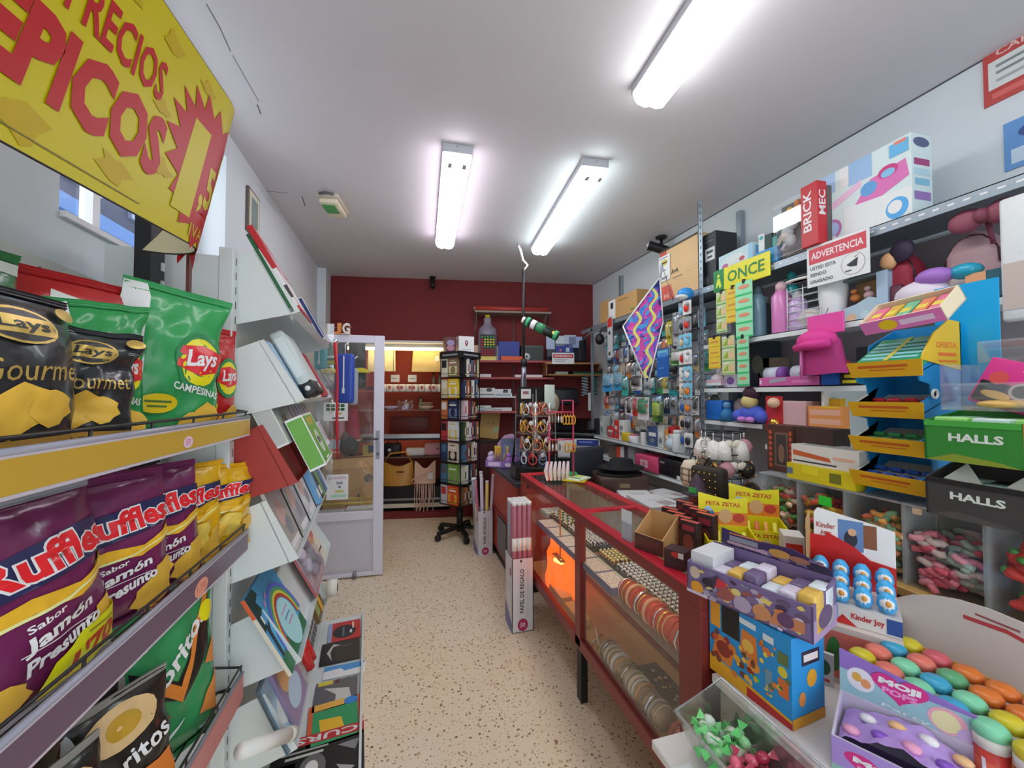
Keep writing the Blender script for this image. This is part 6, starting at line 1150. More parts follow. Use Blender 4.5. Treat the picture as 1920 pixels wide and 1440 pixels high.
# boxed figures with window
Yc, w, h, z = ri(1470, 1560, 362, 2.07, 2.30); t = thing('figure_set', 'boxed toy figure set with red side panel on the top shelf', 'toy box', (2.07, Yc, 2.301), -93)
h = .30; MB().box((-w / 2, 0, 0), (w / 2, .12, h), M('5a5450', .6)).build('card_back', t); RP = M('b0202a', .4)
MB().box((w / 2 - .09, -.06, 0), (w / 2, .0, h + .02), RP, .002, 1).decal(lambda u, v, e: (w / 2 - .09 + u * .09, -.06 - e, v * h), [('t', 'BRICK', .4, .6, .7, .5, 1.5708, .02, 'd8d0d0')]).decal(lambda u, v, e: (w / 2 + e, -.06 + u * .06, v * h), [('t', 'MEC', .5, .7, .42, .7, 1.5708, .02, 'd8d0d0')]).build('red_side', t)
mb = MB()
for k in range(7): c = Vector((random.uniform(-w / 2 + .04, w / 2 - .12), -.03, random.uniform(.06, h - .06))); cc = random.choice(('d89a30', 'c8c0b0', '5a6068', 'b0b4b8', 'c8803c')); mb.sph(c, (.03, .025, .035), M(cc, .35), 8, 6).sph(c + Vector((0, 0, .045)), (.018, .018, .018), M(cc, .35), 7, 5).tube([c + Vector((-.02, 0, 0)), c + Vector((-.045, -.01, -.04))], .009, M(cc, .35), 6)
mb.build('figures', t); MB().box((-w / 2, -.062, 0), (w / 2 - .09, -.058, h), GLASS).build('window', t)
Yc, w, h, z = ri(1546, 1744, 300, 2.09, 2.30); h = .36
carton('toy_box', 'large pale blue and pink toy box on the near part of the top shelf', 'toy box', (2.09 + .06, Yc + .02, 2.301), (w * .93, .12, h), -92, 'c4d4e2', {'f': [('r', .0, .72, .2, 1, '9ab4d4'), ('r', .26, .74, .36, .98, 'd4d4dc'), ('r', .36, .7, .62, 1, '8fb0d8'), ('p', [(.1, .55), (.5, .72), (.5, .62), (.1, .45)], 'd8b0c8'), ('p', [(.42, .4), (.6, .66), (.95, .72), (.98, .5), (.7, .38)], 'c86aa8'), ('e', .58, .55, .09, .09, '5a94c8'), ('e', .78, .66, .1, .08, 'b83a78'), ('e', .78, .64, .07, .05, '7ab0dc'), ('p', [(.3, .0), (1, .04), (1, .36), (.3, .42)], 'cfe6ee'), ('e', .86, .16, .11, .13, '4a9ad0'), ('e', .84, .18, .07, .08, 'd8e4ea'), ('e', .15, .2, .12, .14, 'a86aa0'), ('e', .15, .2, .09, .1, '9aaed0'), ('r', .0, .3, .14, .42, 'b0489a'), ('r', .04, .04, .2, .1, 'd4dada'), ('r', .8, .8, .98, .96, '5fa8dc'), ('r', .85, .93, .96, .97, 'd87a6a')],
      'r': [('e', .5, .9, .4, .06, '4a5878'), ('r', .12, .62, .88, .7, '9a3a70'), ('r', .1, .5, .9, .58, 'a8c8d8'), ('r', .15, .38, .85, .46, '7ab0c8'), ('r', .1, .2, .9, .3, '8a6aa8')], 't': [('r', 0, 0, 1, 1, '9ab0c8')]})
p = onX(1897, 135, XR); t = carton('wall_sign', 'red framed white notice high on the side wall', 'sign', (XR - .004, p.y - .05, p.z - .10), (.26, .006, .24), -90, 'b04440', {'f': [('r', .06, .26, .94, .76, 'c8ccca'), ('t', 'CARTEL', .5, .88, .7, .12, 0, .02, 'd8b0ac'), ('r', .15, .62, .9, .67, '7a8286'), ('r', .15, .5, .9, .55, '7a8286'), ('r', .15, .36, .6, .41, '9a9ea0'), ('r', .1, .08, .9, .18, 'c8605a')]})
p = onX(1925, 262, XR); carton('wall_poster', 'blue printed card fixed to the wall at the picture edge', 'poster', (XR - .004, p.y - .04, p.z - .10), (.2, .006, .2), -90, '5a8ac0', {'f': [('r', .1, .1, .9, .4, 'b0c4d8'), ('e', .5, .7, .3, .15, '2c4a80')]})
# ---- signs on the rail
Yc, w, h, z = ri(1343, 1450, 505, SX - .01, 2.2, 560); t = thing('lottery_sign', 'green and yellow lottery sign hung on the top shelf rail', 'sign', (SX - .015, Yc, 2.225), -90, None)
MB().box((-w / 2, -.004, 0), (w / 2, .004, .145), M('d8cc10', .35), .003, 1).decal(lambda u, v, e: (-w / 2 + u * w, -.004 - e, v * .145), [('r', .0, .0, .21, 1, '0f7a3c'), ('e', .1, .72, .022, .08, 'c8d83c'), ('p', [(.08, .6), (.125, .6), (.16, .2), (.12, .14), (.1, .35), (.07, .2), (.04, .2)], 'c8d83c'), ('t', 'ONCE', .6, .52, .64, .5, 0, .02, '2a7a34')]).build('panel', t)
LOT = (('3f9a58', 'b8c48c', 'e0a060'), ('d8a828', 'd8b83c', 'c88a20'), ('8ad0a0', '8fd4a8', 'd89870'))
def strip(px0, px1, y0, y1, kind, label, X=SX - .03):
    a, zt, w, h = hx(px0, px1, y0, y1, X); c = LOT[kind]; n = max(2, int(h / .07)); mb = MB(); mb.box((-w / 2, -.0015, -h), (w / 2, .0015, 0), M(c[1], .5)); fm = lambda u, v, e: (-w / 2 + u * w, -.0015 - e, -h + v * h); it = []
    for i in range(n):
        v0 = i / n; it += [('r', .02, v0 + .02, .98, v0 + .04, c[0] if kind != 1 else 'c89020')]
        if kind == 0: it += [('p', [(.05, v0 + .3 / n), (.5, v0 + .85 / n), (.5, v0 + .3 / n)], '8aa83c'), ('r', .5, v0 + .3 / n, .95, v0 + .7 / n, 'd8b48c'), ('r', .05, v0 + .85 / n, .6, v0 + .95 / n, 'd8e0dc')]
        if kind == 1: it += [('r', .15, v0 + .45 / n, .85, v0 + .6 / n, 'c8863c')]
        if kind == 2: it += [('e', .5, v0 + .6 / n, .35, .14 / n, 'd08a6a'), ('r', .0, v0, 1, v0 + .12 / n, '22b868')]
    mb.decal(fm, it); mb.box((-.008, -.006, -.012), (.008, .006, .012), BLACK); mb.tube([(0, 0, .01), (0, .03, .016)], .002, BLACK, 5)
    return single(mb, 'lottery_ticket_strip', label, 'ticket strip', (X, a, zt), -90 + random.uniform(-6, 6), 'lottery tickets below the sign')
strip(1343, 1363, 550, 622, 0, 'green and white ticket strip farthest under the sign, upper row'); strip(1362, 1386, 542, 602, 1, 'orange yellow ticket strip in the upper row under the sign'); strip(1380, 1411, 532, 630, 2, 'mint green ticket strip in the upper row under the sign')
strip(1329, 1351, 634, 690, 1, 'yellow ticket strip in the lower row beside the post'); strip(1354, 1378, 632, 702, 0, 'green and white ticket strip in the middle of the lower row'); strip(1381, 1406, 633, 723, 2, 'mint green ticket strip hanging lowest in the lower row')
Yc, w, h, z = ri(1519, 1638, 440, SX - .02, 2.1, 528); h = .208; carton('warning_sign', 'white warning notice with a red band hung on the top shelf rail', 'sign', (SX - .022, Yc, 2.09), (w, .004, h), -90, 'd0d4d8', {'f': [('r', .04, .56, .96, .94, 'c04450'), ('t', 'ADVERTENCIA', .5, .75, .84, .17, 0, .02, 'e4d0d2'), ('t', 'USTED ESTA', .28, .45, .44, .085, 0, .03, '5a5c64'), ('t', 'SIENDO', .2, .29, .28, .085, 0, .03, '5a5c64'), ('t', 'GRABADO', .25, .12, .4, .085, 0, .03, '5a5c64'), ('e', .76, .3, .18, .25, '8a8c92'), ('e', .76, .3, .172, .24, 'd4d6da'), ('p', [(.66, .3), (.84, .42), (.82, .22), (.72, .24)], '2a3038'), ('p', [(.78, .44), (.88, .5), (.8, .43)], '2a3038'), ('r', .64, .14, .74, .17, '4a4e54')]})
# ---- bottles and toys on the second shelf (z 1.89)
def bottle(px, ytop, label, col, r, X=2.12, z=1.891, cap='c8ccd0', shape=0, name='drinking_bottle'):
    Y = onX(px, 740, X).y; h = onX(px, ytop, X).z - z; t = thing(name, label, 'bottle', (X, Y, z)); m = M(col, .25)
    pr = [[(r * .9, 0), (r, .01), (r, h * .72), (r * .6, h * .82), (r * .5, h * .84)], [(r * .8, 0), (r * .85, .02), (r * .8, h * .4), (r, h * .45), (r, h * .78), (r * .7, h * .84)]][shape]
    MB().lathe(pr, m, 18).build('body', t); MB().lathe([(r * .55, h * .83), (r * .58, h * .95), (r * .3, h), (0, h)], M(cap, .35), 14).build('cap', t); return t
bottle(1424, 535, 'blue grey steel bottle beside the mint ticket strip', '6a8a98', .045, cap='5a6a74'); bottle(1437, 555, 'dark grey bottle behind the steel bottle', '4a565c', .035, 2.25)
bottle(1468, 528, 'clear pink bottle with a rabbit ear lid', 'c87ab0', .05, cap='d8b0b8'); bottle(1488, 508, 'tall teal bottle under the warning notice', '2a9a9c', .04, 2.2, cap='3aa8a8'); bottle(1500, 545, 'purple tinted tumbler with white rings', 'b8a0c4', .045, cap='d0d4d8')
t = thing('wire_basket', 'white wire basket with soft pale things in it', 'basket', (2.13, onX(1525, 740, 2.13).y, 1.891), -90); mb = MB(); WW = M('c8d0d4', .4)
for k in range(6): mb.tube([(-.09, -.06, .02 + .04 * k), (.09, -.06, .02 + .04 * k), (.09, .08, .02 + .04 * k), (-.09, .08, .02 + .04 * k)], .003, WW, 5, True)
for x in (-.09, 0, .09): mb.tube([(x, -.06, 0), (x, -.06, .24)], .003, WW, 5)
mb.build('wire_body', t); MB().sph((0, 0, .06), (.075, .055, .055), M('c4bcb8', .9, bump=.4), 12, 8).build('plush_filling', t); MB().lathe([(.07, 0), (.075, .01), (.05, .01), (.045, 0)], M('d4d4d0', .4), 16, (-.01, -.07, .26), 'z', sq=.5).build('dish', t)
t = thing('tumbler', 'big white tumbler cup below the warning notice', 'cup', (2.12, onX(1566, 740, 2.12).y, 1.891)); MB().lathe([(.042, 0), (.045, .01), (.062, .15), (.062, .28)], M('d0d8de', .35), 18).build('cup', t); MB().lathe([(.065, .28), (.066, .30), (.03, .305)], M('c0c8d0', .35), 18).build('lid', t); MB().box((.058, -.012, .08), (.066, .012, .24), M('8aa4b8', .4)).build('handle', t)
Yc, w, h, z = ri(1583, 1672, 522, 2.10, 1.891); h = .21; t = thing('diorama_box', 'pale blue window box with small toy animals on the second shelf', 'toy box', (2.10, Yc, 1.892), -92)
MB().box((-w / 2, .09, 0), (w / 2, .1, h), M('b89468', .6)).box((-w / 2, 0, 0), (w / 2, .1, .006), M('9ab4c4', .5)).box((w / 2 - .045, -.004, 0), (w / 2, .1, h), M('9fb8cc', .4)).box((-w / 2, -.0, h - .01), (w / 2, .1, h), M('6a7a80', .5)).build('carton', t)
MB().plate([(-w / 2, -.002, 0), (w / 2 - .04, -.002, 0), (w / 2 - .04, -.002, .09), (w * .1, -.002, .105), (-w * .2, -.002, .08), (-w / 2, -.002, .07)], .003, M('a0b8c4', .4), (0, 1, 0)).decal(lambda u, v, e: (-w / 2 + u * w, -.002 - e, v * .1), [('e', .2, .2, .12, .2, 'c8a888'), ('e', .5, .25, .1, .2, 'b0c4cc')]).build('front_panel', t)
for i, (x, c) in enumerate(((-.06, 'c87a3c'), (.0, 'c8a8a8'), (.07, 'c0c4cc'))): MB().sph((x, .03, .12), (.022, .02, .02), M(c, .4), 10, 7).sph((x, .02, .15), (.014, .012, .012), M(c, .4), 8, 5).build('figure', t)
def backpack(name, label, px0, px1, ytop, X, z, col, dec, d=.13):
    Yc, w, h, z = ri(px0, px1, ytop, X, z); t = thing(name, label, 'backpack', (X + d / 2, Yc, z), -94); m = M(col, .6, bump=.2)
    MB().surf(lambda u, v: Vector((w * .5 * math.copysign(abs(math.cos(2 * math.pi * u)) ** .5, math.cos(2 * math.pi * u)) * min(1, 3.2 * (1 - v)) ** .5 * min(1, .6 + 4 * v), d * .5 * math.copysign(abs(math.sin(2 * math.pi * u)) ** .6, math.sin(2 * math.pi * u)) * min(1, 3.2 * (1.02 - v)) ** .4, h * v)), 24, 16, m).build('body', t)
    MB().box((-w * .32, -d * .64, h * .06), (w * .32, -d * .40, h * .48), M(dec, .5), .02).build('front_pocket', t); MB().tube([(-.03, 0, h * .98), (-.02, 0, h * 1.08), (.02, 0, h * 1.08), (.03, 0, h * .98)], .006, m, 6).build('handle', t)
    MB().tube([(w * .52 * math.cos(a), -d * .30, h * (.5 + .42 * math.sin(a))) for a in [math.pi * k / 8 for k in range(9)]], .005, M('3a1c24', .4), 5).build('zip', t)
    return t
bp = backpack('backpack', 'dark red school backpack on the second shelf', 1658, 1716, 470, 2.12, 1.891, '8e2438', '5a2a3a')
MB().sph((-.02, -.07, .25), (.035, .02, .04), M('c89a70', .5), 10, 7).sph((.03, -.068, .28), (.05, .02, .05), M('2a2034', .6), 10, 7).build('printed_doll', bp)
backpack('backpack', 'pale pink backpack with dusky bow on the second shelf near the hanging white pack', 1772, 1880, 425, 2.16, 1.891, 'a88a90', 'b8b0ac')
Yc = onX(1850, 740, 2.08).y; single(MB().sph((-.05, 0, .02), (.055, .03, .045), M('8a4a5c', .6), 10, 7).sph((.05, 0, .02), (.055, .03, .045), M('8a4a5c', .6), 10, 7).sph((0, -.01, .02), (.025, .03, .03), M('7a3c50', .6), 8, 6).tube([(0, .02, 0), (0, .05, -.08)], .008, M('7a3c50')), 'hair_bow', 'big dusky pink bow above the pale pink backpack', 'bow', (2.10, Yc, 2.19), -90)
t = thing('toy_unicorn', 'white and lilac plush toy in front of the red backpack', 'toy', (2.07, onX(1735, 740, 2.07).y, 1.891)); MB().sph((0, 0, .06), (.07, .09, .06), M('d0c8d4', .8), 12, 8).build('body', t); MB().sph((-.02, -.05, .12), (.05, .06, .035), M('9a6ab8', .5), 10, 7).build('mane', t); MB().sph((-.0, -.13, .12), (.04, .05, .03), M('2a98b4', .2), 10, 7).build('ball', t)
carton('carton', 'small orange and teal carton at the end of the second shelf', 'box', (2.10, onX(1872, 740, 2.10).y, 1.892), (.11, .1, .10), -90, 'd89a70', {'f': [('r', .5, 0, 1, 1, '2a5a6a')]})
# ---- third shelf (z 1.585)
t = thing('toy_figurine', 'white and pink cuddly animal figurine on the third shelf near the post', 'toy', (2.09, onX(1345, 740, 2.09).y, 1.586)); MB().sph((0, 0, .03), (.03, .05, .03), M('d4c8cc', .6), 10, 7).sph((0, -.03, .075), (.025, .028, .028), M('d8ccd0', .6), 10, 7).build('body', t); MB().sph((0, -.02, .105), (.008, .02, .015), M('c87a90', .6), 6, 5).build('ears', t)
box_r('toy_carton', 'pink based white carton under the figurine', 'box', 1324, 1352, 712, 1.586, .12, 'c8a8b4', {'f': [('r', .0, .0, 1, .45, 'd0d4d8')]}, 2.06, ybot=723); t.location.z = 1.62
box_r('toy_carton', 'white and violet carton behind the mint ticket strip', 'box', 1358, 1382, 702, 1.586, .1, 'c8c4d4', {'f': [('e', .5, .5, .3, .3, '7a5a9a')]}, 2.10)
Yc, w, h, z = ri(1428, 1540, 690, 2.07, 1.586); t = thing('play_set_box', 'pink tray box holding two lilac rolled packs on the third shelf', 'toy box', (2.07, Yc, 1.587), -90); MB().box((-w / 2, -.02, 0), (w / 2, .1, .05), M('c05a98', .4), .003, 1).decal(lambda u, v, e: (-w / 2 + u * w, -.02 - e, v * .05), [('e', .04, .5, .02, .3, 'e0c0d4'), ('p', [(.2, .3), (.5, .6), (.5, .95), (.2, .8)], '9a9aa8'), ('r', .6, .3, .9, .6, 'd07ab0')]).build('tray', t)
for x0, x1 in ((-w * .44, -w * .12), (w * .04, w * .46)): c = MB().tube([(x0, .03, .07), (x1 - .03, .03, .07)], .042, M('c0c4dc', .35), 14).build('roll', t); MB().tube([(x1 - .035, .03, .07), (x1, .03, .07)], .0415, M('7a4a9a', .35), 14).build('roll_end', c)
box_r('toy_carton', 'plain bright blue carton beside the pink tray box', 'box', 1540, 1574, 700, 1.586, .1, '1c62c0', None, 2.06, yaw=3); box_r('toy_carton', 'black and yellow carton beside the blue one on the third shelf', 'box', 1576, 1612, 698, 1.586, .1, '26241c', {'f': [('r', .1, .12, .9, .36, 'd0c820'), ('r', .2, .55, .9, .8, 'c8b820')]}, 2.06, yaw=3)
single(MB().sph((0, 0, .02), (.05, .03, .02), M('7ac8a8', .4), 8, 6).sph((.05, .01, .022), (.03, .03, .02), M('b02c2c', .4), 8, 6), 'toy_snake', 'mint green rubber toy on the blue carton', 'toy', (2.10, onX(1560, 740, 2.1).y, 1.668), -90)
for i, (px, yt, c, lab) in enumerate(((1425, 640, '2c3840', 'dark blue grey toy carton deep on the third shelf'), (1440, 672, '8a7a6a', 'tangled brown toy carton deep behind the pink tray box'), (1625, 650, '3a3844', 'dark carton deep behind the pink hood'))): box_r('toy_carton', lab, 'box', px - 18, px + 18, yt, 1.586, .1, c, {'f': [('e', .4, .5, .3, .2, '6a6a60')]}, 2.28)
# pink hooded robe in a bag hung from the shelf edge
Yc = onX(1538, 740, 2.0).y; t = thing('hooded_towel', 'bright pink hooded towel hanging in a clear bag from the second shelf', 'clothing', (2.02, Yc, 1.64), -90); PM = M('d03a8c', .7, bump=.3, bs=25)
MB().surf(lambda u, v: Vector((.11 * math.cos(2 * math.pi * u) * (.75 + .3 * (1 - v)), .05 * math.sin(2 * math.pi * u), v * .17 + .012 * nz(u * 6, v * 4))), 20, 8, M('a02c6c', .7, bump=.3, bs=25)).build('robe', t); MB().sph((-.01, -.025, .17), (.095, .06, .055), PM, 16, 10).tube([(-.10, -.04, .14), (-.02, -.08, .145), (.08, -.06, .15)], .022, PM, 8).build('hood', t)
MB().box((-.075, .0, .2), (.1, .012, .30), M('d84a98', .3), .003, 1).build('header_card', t); MB().tube([(-.07, -.05, .13), (-.07, -.052, -.02)], .006, M('c86aa8', .5), 6).build('cord', t); MB().tube([(.01, .006, .29), (.01, .03, .33)], .003, GAL, 5).build('hook', t)
# ---- fourth shelf
box_r('lunch_box', 'square bright blue lunch box on the fourth shelf beside the post', 'box', 1323, 1352, 751, 1.366, .1, '1560b4', {'f': [('r', .05, .12, .95, .16, '2a78cc')]}, 2.06, .006)
t = thing('doll', 'small doll in blue clothes beside the blue lunch box', 'toy', (2.08, onX(1363, 740, 2.08).y, 1.366)); MB().lathe([(.05, 0), (.04, .05), (.02, .08)], M('2a6ca0', .6), 12).build('dress', t); MB().sph((0, 0, .10), .026, M('5a8ab0', .6), 10, 7).build('head', t); 
t = thing('plush_toy', 'plush figure in periwinkle blue with dark hat on the fourth shelf', 'toy', (2.08, onX(1410, 740, 2.08).y, 1.366), -90); MB().sph((0, 0, .055), (.09, .05, .055), M('4a5cc0', .8, bump=.3), 14, 9).sph((-.08, -.02, .04), (.04, .04, .04), M('4a5cc0', .8), 10, 7).sph((.085, -.02, .04), (.04, .04, .04), M('4a5cc0', .8), 10, 7).build('body', t); MB().sph((0, -.02, .13), (.05, .045, .045), M('c8b878', .7), 12, 8).build('head', t); MB().sph((.01, -.01, .18), (.055, .05, .045), M('3a2030', .8), 12, 8).build('hat', t)
for x in (-.03, .03): MB().sph((x, -.05, .02), (.03, .025, .018), M('b87ac0', .7), 10, 7).build('foot', t)
single(MB().lathe([(.04, 0), (.06, .05), (.05, .12), (.02, .15)], M('c8b4b0', .7), 14), 'plush_toy', 'pale beige plush behind the blue plush figure', 'toy', (2.2, onX(1392, 740, 2.2).y, 1.366)); box_r('toy_carton', 'grey landscape picture carton behind the blue lunch box', 'box', 1324, 1366, 728, 1.366, .04, 'b8bcbc', {'f': [('e', .4, .5, .25, .3, '5a6058')]}, 2.24)
Yc, w, h, z = ri(1438, 1514, 752, 2.07, 1.251); t = thing('doll_box', 'pale pink doll box with a red front and golden ornament', 'toy box', (2.06, Yc, 1.252), -92); MB().box((-w / 2, 0, 0), (w / 2, .1, h), M('c8a4a8', .5), .003, 1).build('carton', t); MB().box((-w / 2, -.004, h * .3), (-w * .05, 0, h * 1.1), M('b02430', .5)).build('red_panel', t); MB().sph((-w * .22, -.02, h * .95), (.035, .03, .03), M('d4b090', .5), 10, 7).build('doll_face', t); MB().sph((-w * .2, -.02, h * .5), .028, GOLD, 10, 7).build('golden_ball', t)
box_r('packet', 'orange slatted packet leaning near the candy display', 'packet', 1516, 1574, 762, 1.252, .06, 'e08a4c', {'f': [('r', .05, .2 + .2 * i, .95, .32 + .2 * i, 'e8a088') for i in range(4)] + [('r', .4, .95, .9, 1, 'e0a828')]}, 2.03, yaw=8); box_r('packet', 'small yellow packet behind the orange slatted one', 'packet', 1540, 1574, 748, 1.252, .04, 'e0a41c', None, 2.11)
# ---- bay one lower shelves
def low(name, label, cat, px0, px1, yt, z, d, col, dec=None, X=2.09, r=.004): return box_r(name, label, cat, px0, px1, yt, z, d, col, dec, X, r)
for a in ((1124, 1132, 780, 'a8b0a8', 'tall grey green pack at the far end of the white lower shelf'), (1138, 1150, 800, 'b8323a', 'red carton group farthest on the white shelf'), (1151, 1158, 788, 'c8342c', 'second red carton on the white shelf'), (1160, 1169, 788, 'd4d6da', 'tall white narrow carton beside the red cartons'), (1213, 1232, 800, '3a5078', 'dark blue bag pack on the white shelf'), (1246, 1256, 805, 'e08a38', 'orange carton beside the big white jar'), (1252, 1262, 800, 'b82c28', 'small red carton behind the white jar'), (1232, 1243, 797, 'b8c0b8', 'pale leaning pack beside the blue bag pack')):
    low('carton', a[4], 'box', a[0], a[1], a[2], 1.091, .08, a[3], {'f': [('r', .15, .5, .85, .7, 'd8d8d8' if a[3] != 'd4d6da' else '8a8e94'), ('e', .5, .3, .25, .12, '6a7a8a')]})
low('carton', 'yellow flat carton lying on the white shelf edge', 'box', 1164, 1178, 812, 1.091, .06, 'd8b82c', None, 2.055); 
def jar(px, r, h, col, lid, label, z=1.091, X=2.10, name='jar'): t = thing(name, label, 'jar', (X, onX(px, 740, X).y, z)); MB().lathe([(r * .95, 0), (r, .006), (r, h * .8), (r * .8, h * .85)], M(col, .35), 16).build('body', t); MB().lathe([(r * .82, h * .84), (r * .84, h), (0, h)], M(lid, .35), 16).build('lid', t)
jar(1189, .055, .075, 'd0ccd0', 'c05a78', 'round white tub with a pink lid'); jar(1206, .028, .13, 'c8c4c0', '2a2a2c', 'white bottle with dark spot between the tub and blue pack'); jar(1272, .05, .17, 'ccd2d6', 'd4d8da', 'big white jar at the near end of the white shelf', X=2.08); jar(1178, .05, .13, 'b0b0bc', 'a8a8b4', 'clear wide jar behind the pink lidded tub', X=2.22)
single(MB().sph((0, 0, .05), (.05, .07, .05), M('b4c8d8', .4), 12, 8), 'cotton_bag', 'pale blue bag beside the big white jar', 'bag', (2.08, onX(1260, 740, 2.08).y, 1.091))
for a in ((1140, 1154, 836, '5a4a40', 'brown mixed carton at the far end of the lowest shelf'), (1155, 1162, 838, 'c8482c', 'red spined case on the lowest shelf'), (1162, 1168, 838, 'c8c8cc', 'white spined case on the lowest shelf'), (1169, 1176, 838, '3a3a3e', 'black spined case on the lowest shelf'), (1176, 1188, 836, '8a8a90', 'grey cased set beside the pink box')): low('case', a[4], 'box', a[0], a[1], a[2], .881, .12, a[3])
low('gift_box', 'pink box with a white panel on the lowest shelf', 'box', 1190, 1230, 855, .881, .2, 'c84870', {'f': [('r', .25, .2, .6, .7, 'd8b0b8'), ('e', .42, .45, .1, .15, 'c87a90')]}, 2.03); low('tool_case', 'black glossy case beside the pink box', 'case', 1232, 1276, 862, .881, .2, '17171a', {'f': [('r', .1, .7, .3, .8, '8a8a90'), ('r', .05, .45, .95, .48, '2e2e34')]}, 2.05, .012)
carton('booklet_pile', 'pile of white booklets at the near end of the lowest shelf', 'papers', (2.16, 2.52, .881), (.22, .2, .03), -80, 'c8d0d0', {'t': [('r', .1, .1, .9, .9, 'd0d8d8')]})
# ================================================================ CANDY STAND AT THE NEAR END OF THE COUNTER
WOODE = M('a8854a', .5, var=.2); STW = M('c8c4c0', .5)
cst = thing('candy_stand', 'stepped candy stand with wooden upper shelf beside the glass counter end', 'stand', (1.45, .25, 0))
def sl(X, Y, z): return (X - 1.45, Y - .25, z)
MB().box(sl(1.47, .25, .925), sl(1.95, 1.86, .953), WOODE, .003, 1).build('upper_shelf', cst); MB().box(sl(1.52, .27, 0), sl(1.94, 1.84, .925), M('26221f', .7)).build('cupboard', cst)
MB().box(sl(.86, .05, .715), sl(1.52, .96, .74), STW, .003, 1).build('middle_step', cst); MB().box(sl(.66, .05, .575), sl(.86, .96, .60), STW, .003, 1).build('lower_step', cst)
MB().box(sl(.88, .07, 0), sl(1.5, .94, .715), M('4a3c34', .7)).build('cupboard', cst); MB().box(sl(.70, .08, 0), sl(.86, .94, .575), M('b8b4b0', .5)).build('front_panel', cst)
# ---- bins of gummies
BY = [1.374, 1.209, 1.038, .868, .689, .50]; BXF, BD, BZ, BH = 1.50, .16, .954, .245
def gum_worm(cols):
    mb = MB(); n = len(cols)
    pts = [Vector((-.03 + .06 * i / 6, .008 * math.sin(i * 1.1), 0)) for i in range(7)]
    for k in range(n): a = int(6 * k / n); b = int(6 * (k + 1) / n); mb.tube(pts[a:b + 1], [.0095, .011, .0095][:b - a + 1] if b - a == 2 else [.010] * (b - a + 1), M(cols[k], .3), 8)
    return mb
def strawberry(): return MB().lathe([(.001, -.024), (.009, -.018), (.015, -.002), (.016, .010), (.009, .018)], M('c83a30', .4, bump=.4, bs=250), 10).lathe([(.010, .015), (.012, .019), (.004, .026), (0, .027)], M('4a8a40', .4), 8)
GK = [([gum_worm(c) for c in (('c84a3c', 'd8a890'), ('5aa04a', '8ab06a'), ('c86a50', 'a83a34'), ('d8b098', '6a9a50'))], ['red and cream gummy worm', 'green gummy worm', 'red gummy worm', 'cream and green gummy worm'], 'farthest gummy bin'),
      ([gum_worm(c) for c in (('d8502c', 'e0902c'), ('c83a40', 'd84a50'), ('e08a30', 'e0b03a'), ('6a9a50', 'c85a40'))], ['orange and yellow gummy crocodile', 'red gummy crocodile', 'yellow gummy crocodile', 'green and red gummy crocodile'], 'second farthest gummy bin'),
      ([gum_worm(c) for c in (('c87a50', 'b85a3c'), ('c8b06a', '9a8a4a'), ('7aa880', '5a9a78'), ('d09048', 'c88a40'))], ['brown orange gummy stick', 'tan gummy stick', 'mint green gummy stick', 'amber gummy stick'], 'middle gummy bin'),
      ([gum_worm(c) for c in (('c86a78', 'd88a94'), ('c85060', 'c8606c'), ('c8b0a8', 'b8a49c'), ('9aa89a', '8a9a90'))], ['pale pink candy stick', 'dark pink candy stick', 'cream candy stick', 'grey green candy stick'], 'second nearest gummy bin'),
      ([strawberry()], ['red gummy strawberry with a green top'], 'nearest gummy bin')]
for i in range(5):
    y1, y0 = BY[i], BY[i + 1]; w = y1 - y0 - .004; protos, names, which = GK[i]
    t = thing('candy_bin', 'clear acrylic candy bin with %s' % ['red and green worms, farthest along the wooden shelf', 'orange and red gummies under the green sticker', 'brown and mint gummies behind the red and white header', 'pale pink candy sticks behind the arched board', 'strawberry gummies, nearest the picture edge'][i], 'candy bin', (BXF, (y0 + y1) / 2, BZ), -90)
    mb = MB(); mb.box((-w / 2, 0, 0), (w / 2, .004, BH), GLASS).box((-w / 2, BD - .004, 0), (w / 2, BD, BH), M('8a8a88', .3))
    for sx in (-1, 1): mb.box((sx * w / 2 - .003, .004, 0), (sx * w / 2 + .003, BD - .004, BH), G('e8ecec', .35, .08))
    mb.box((-w / 2, .004, 0), (w / 2, BD - .004, .004), ACRYL); mb.build('container', t)
    MB().box((-w / 2 - .001, -.006, BH), (w / 2 + .001, BD, BH + .006), G('dfe4e6', .3, .12)).build('lid', t)
    if i == 1: MB().box((.0, -.001, BH * .72), (.045, -.0004, BH * .86), M('30c83c', .4)).build('price_sticker', t)
    if i == 3: MB().box((-.06, -.008, BH - .02), (-.04, -.001, BH - .002), M('c8a88a', .4)).build('latch', t)
    src = []
    for k in range(60):
        lay = k / 60; hh = .175 if i != 4 else .19
        if i == 4 or i < 3: loc = (BXF + .022 + random.choice((0, 0, .03, .06, .1)), random.uniform(y0 + .035, y1 - .035), BZ + .018 + lay * hh)
        else: loc = (BXF + .022 + random.choice((0, 0, .03, .06, .1)), random.uniform(y0 + .035, y1 - .035), BZ + .018 + lay * .15)
        rot = (random.uniform(-3, 3), random.uniform(-.5, .5), random.uniform(-.6, .6) + 1.57) if i < 4 else (random.uniform(-3, 3), random.uniform(-3, 3), random.uniform(-3, 3))
        q = k % len(protos); lb = names[q] + ' in the ' + which
        if k < len(protos): src.append(single(protos[q], 'gummy_candy', lb, 'candy', loc, 0, lb + 's', rot))
        else: dup(src[q], loc, None, lb, None, rot)
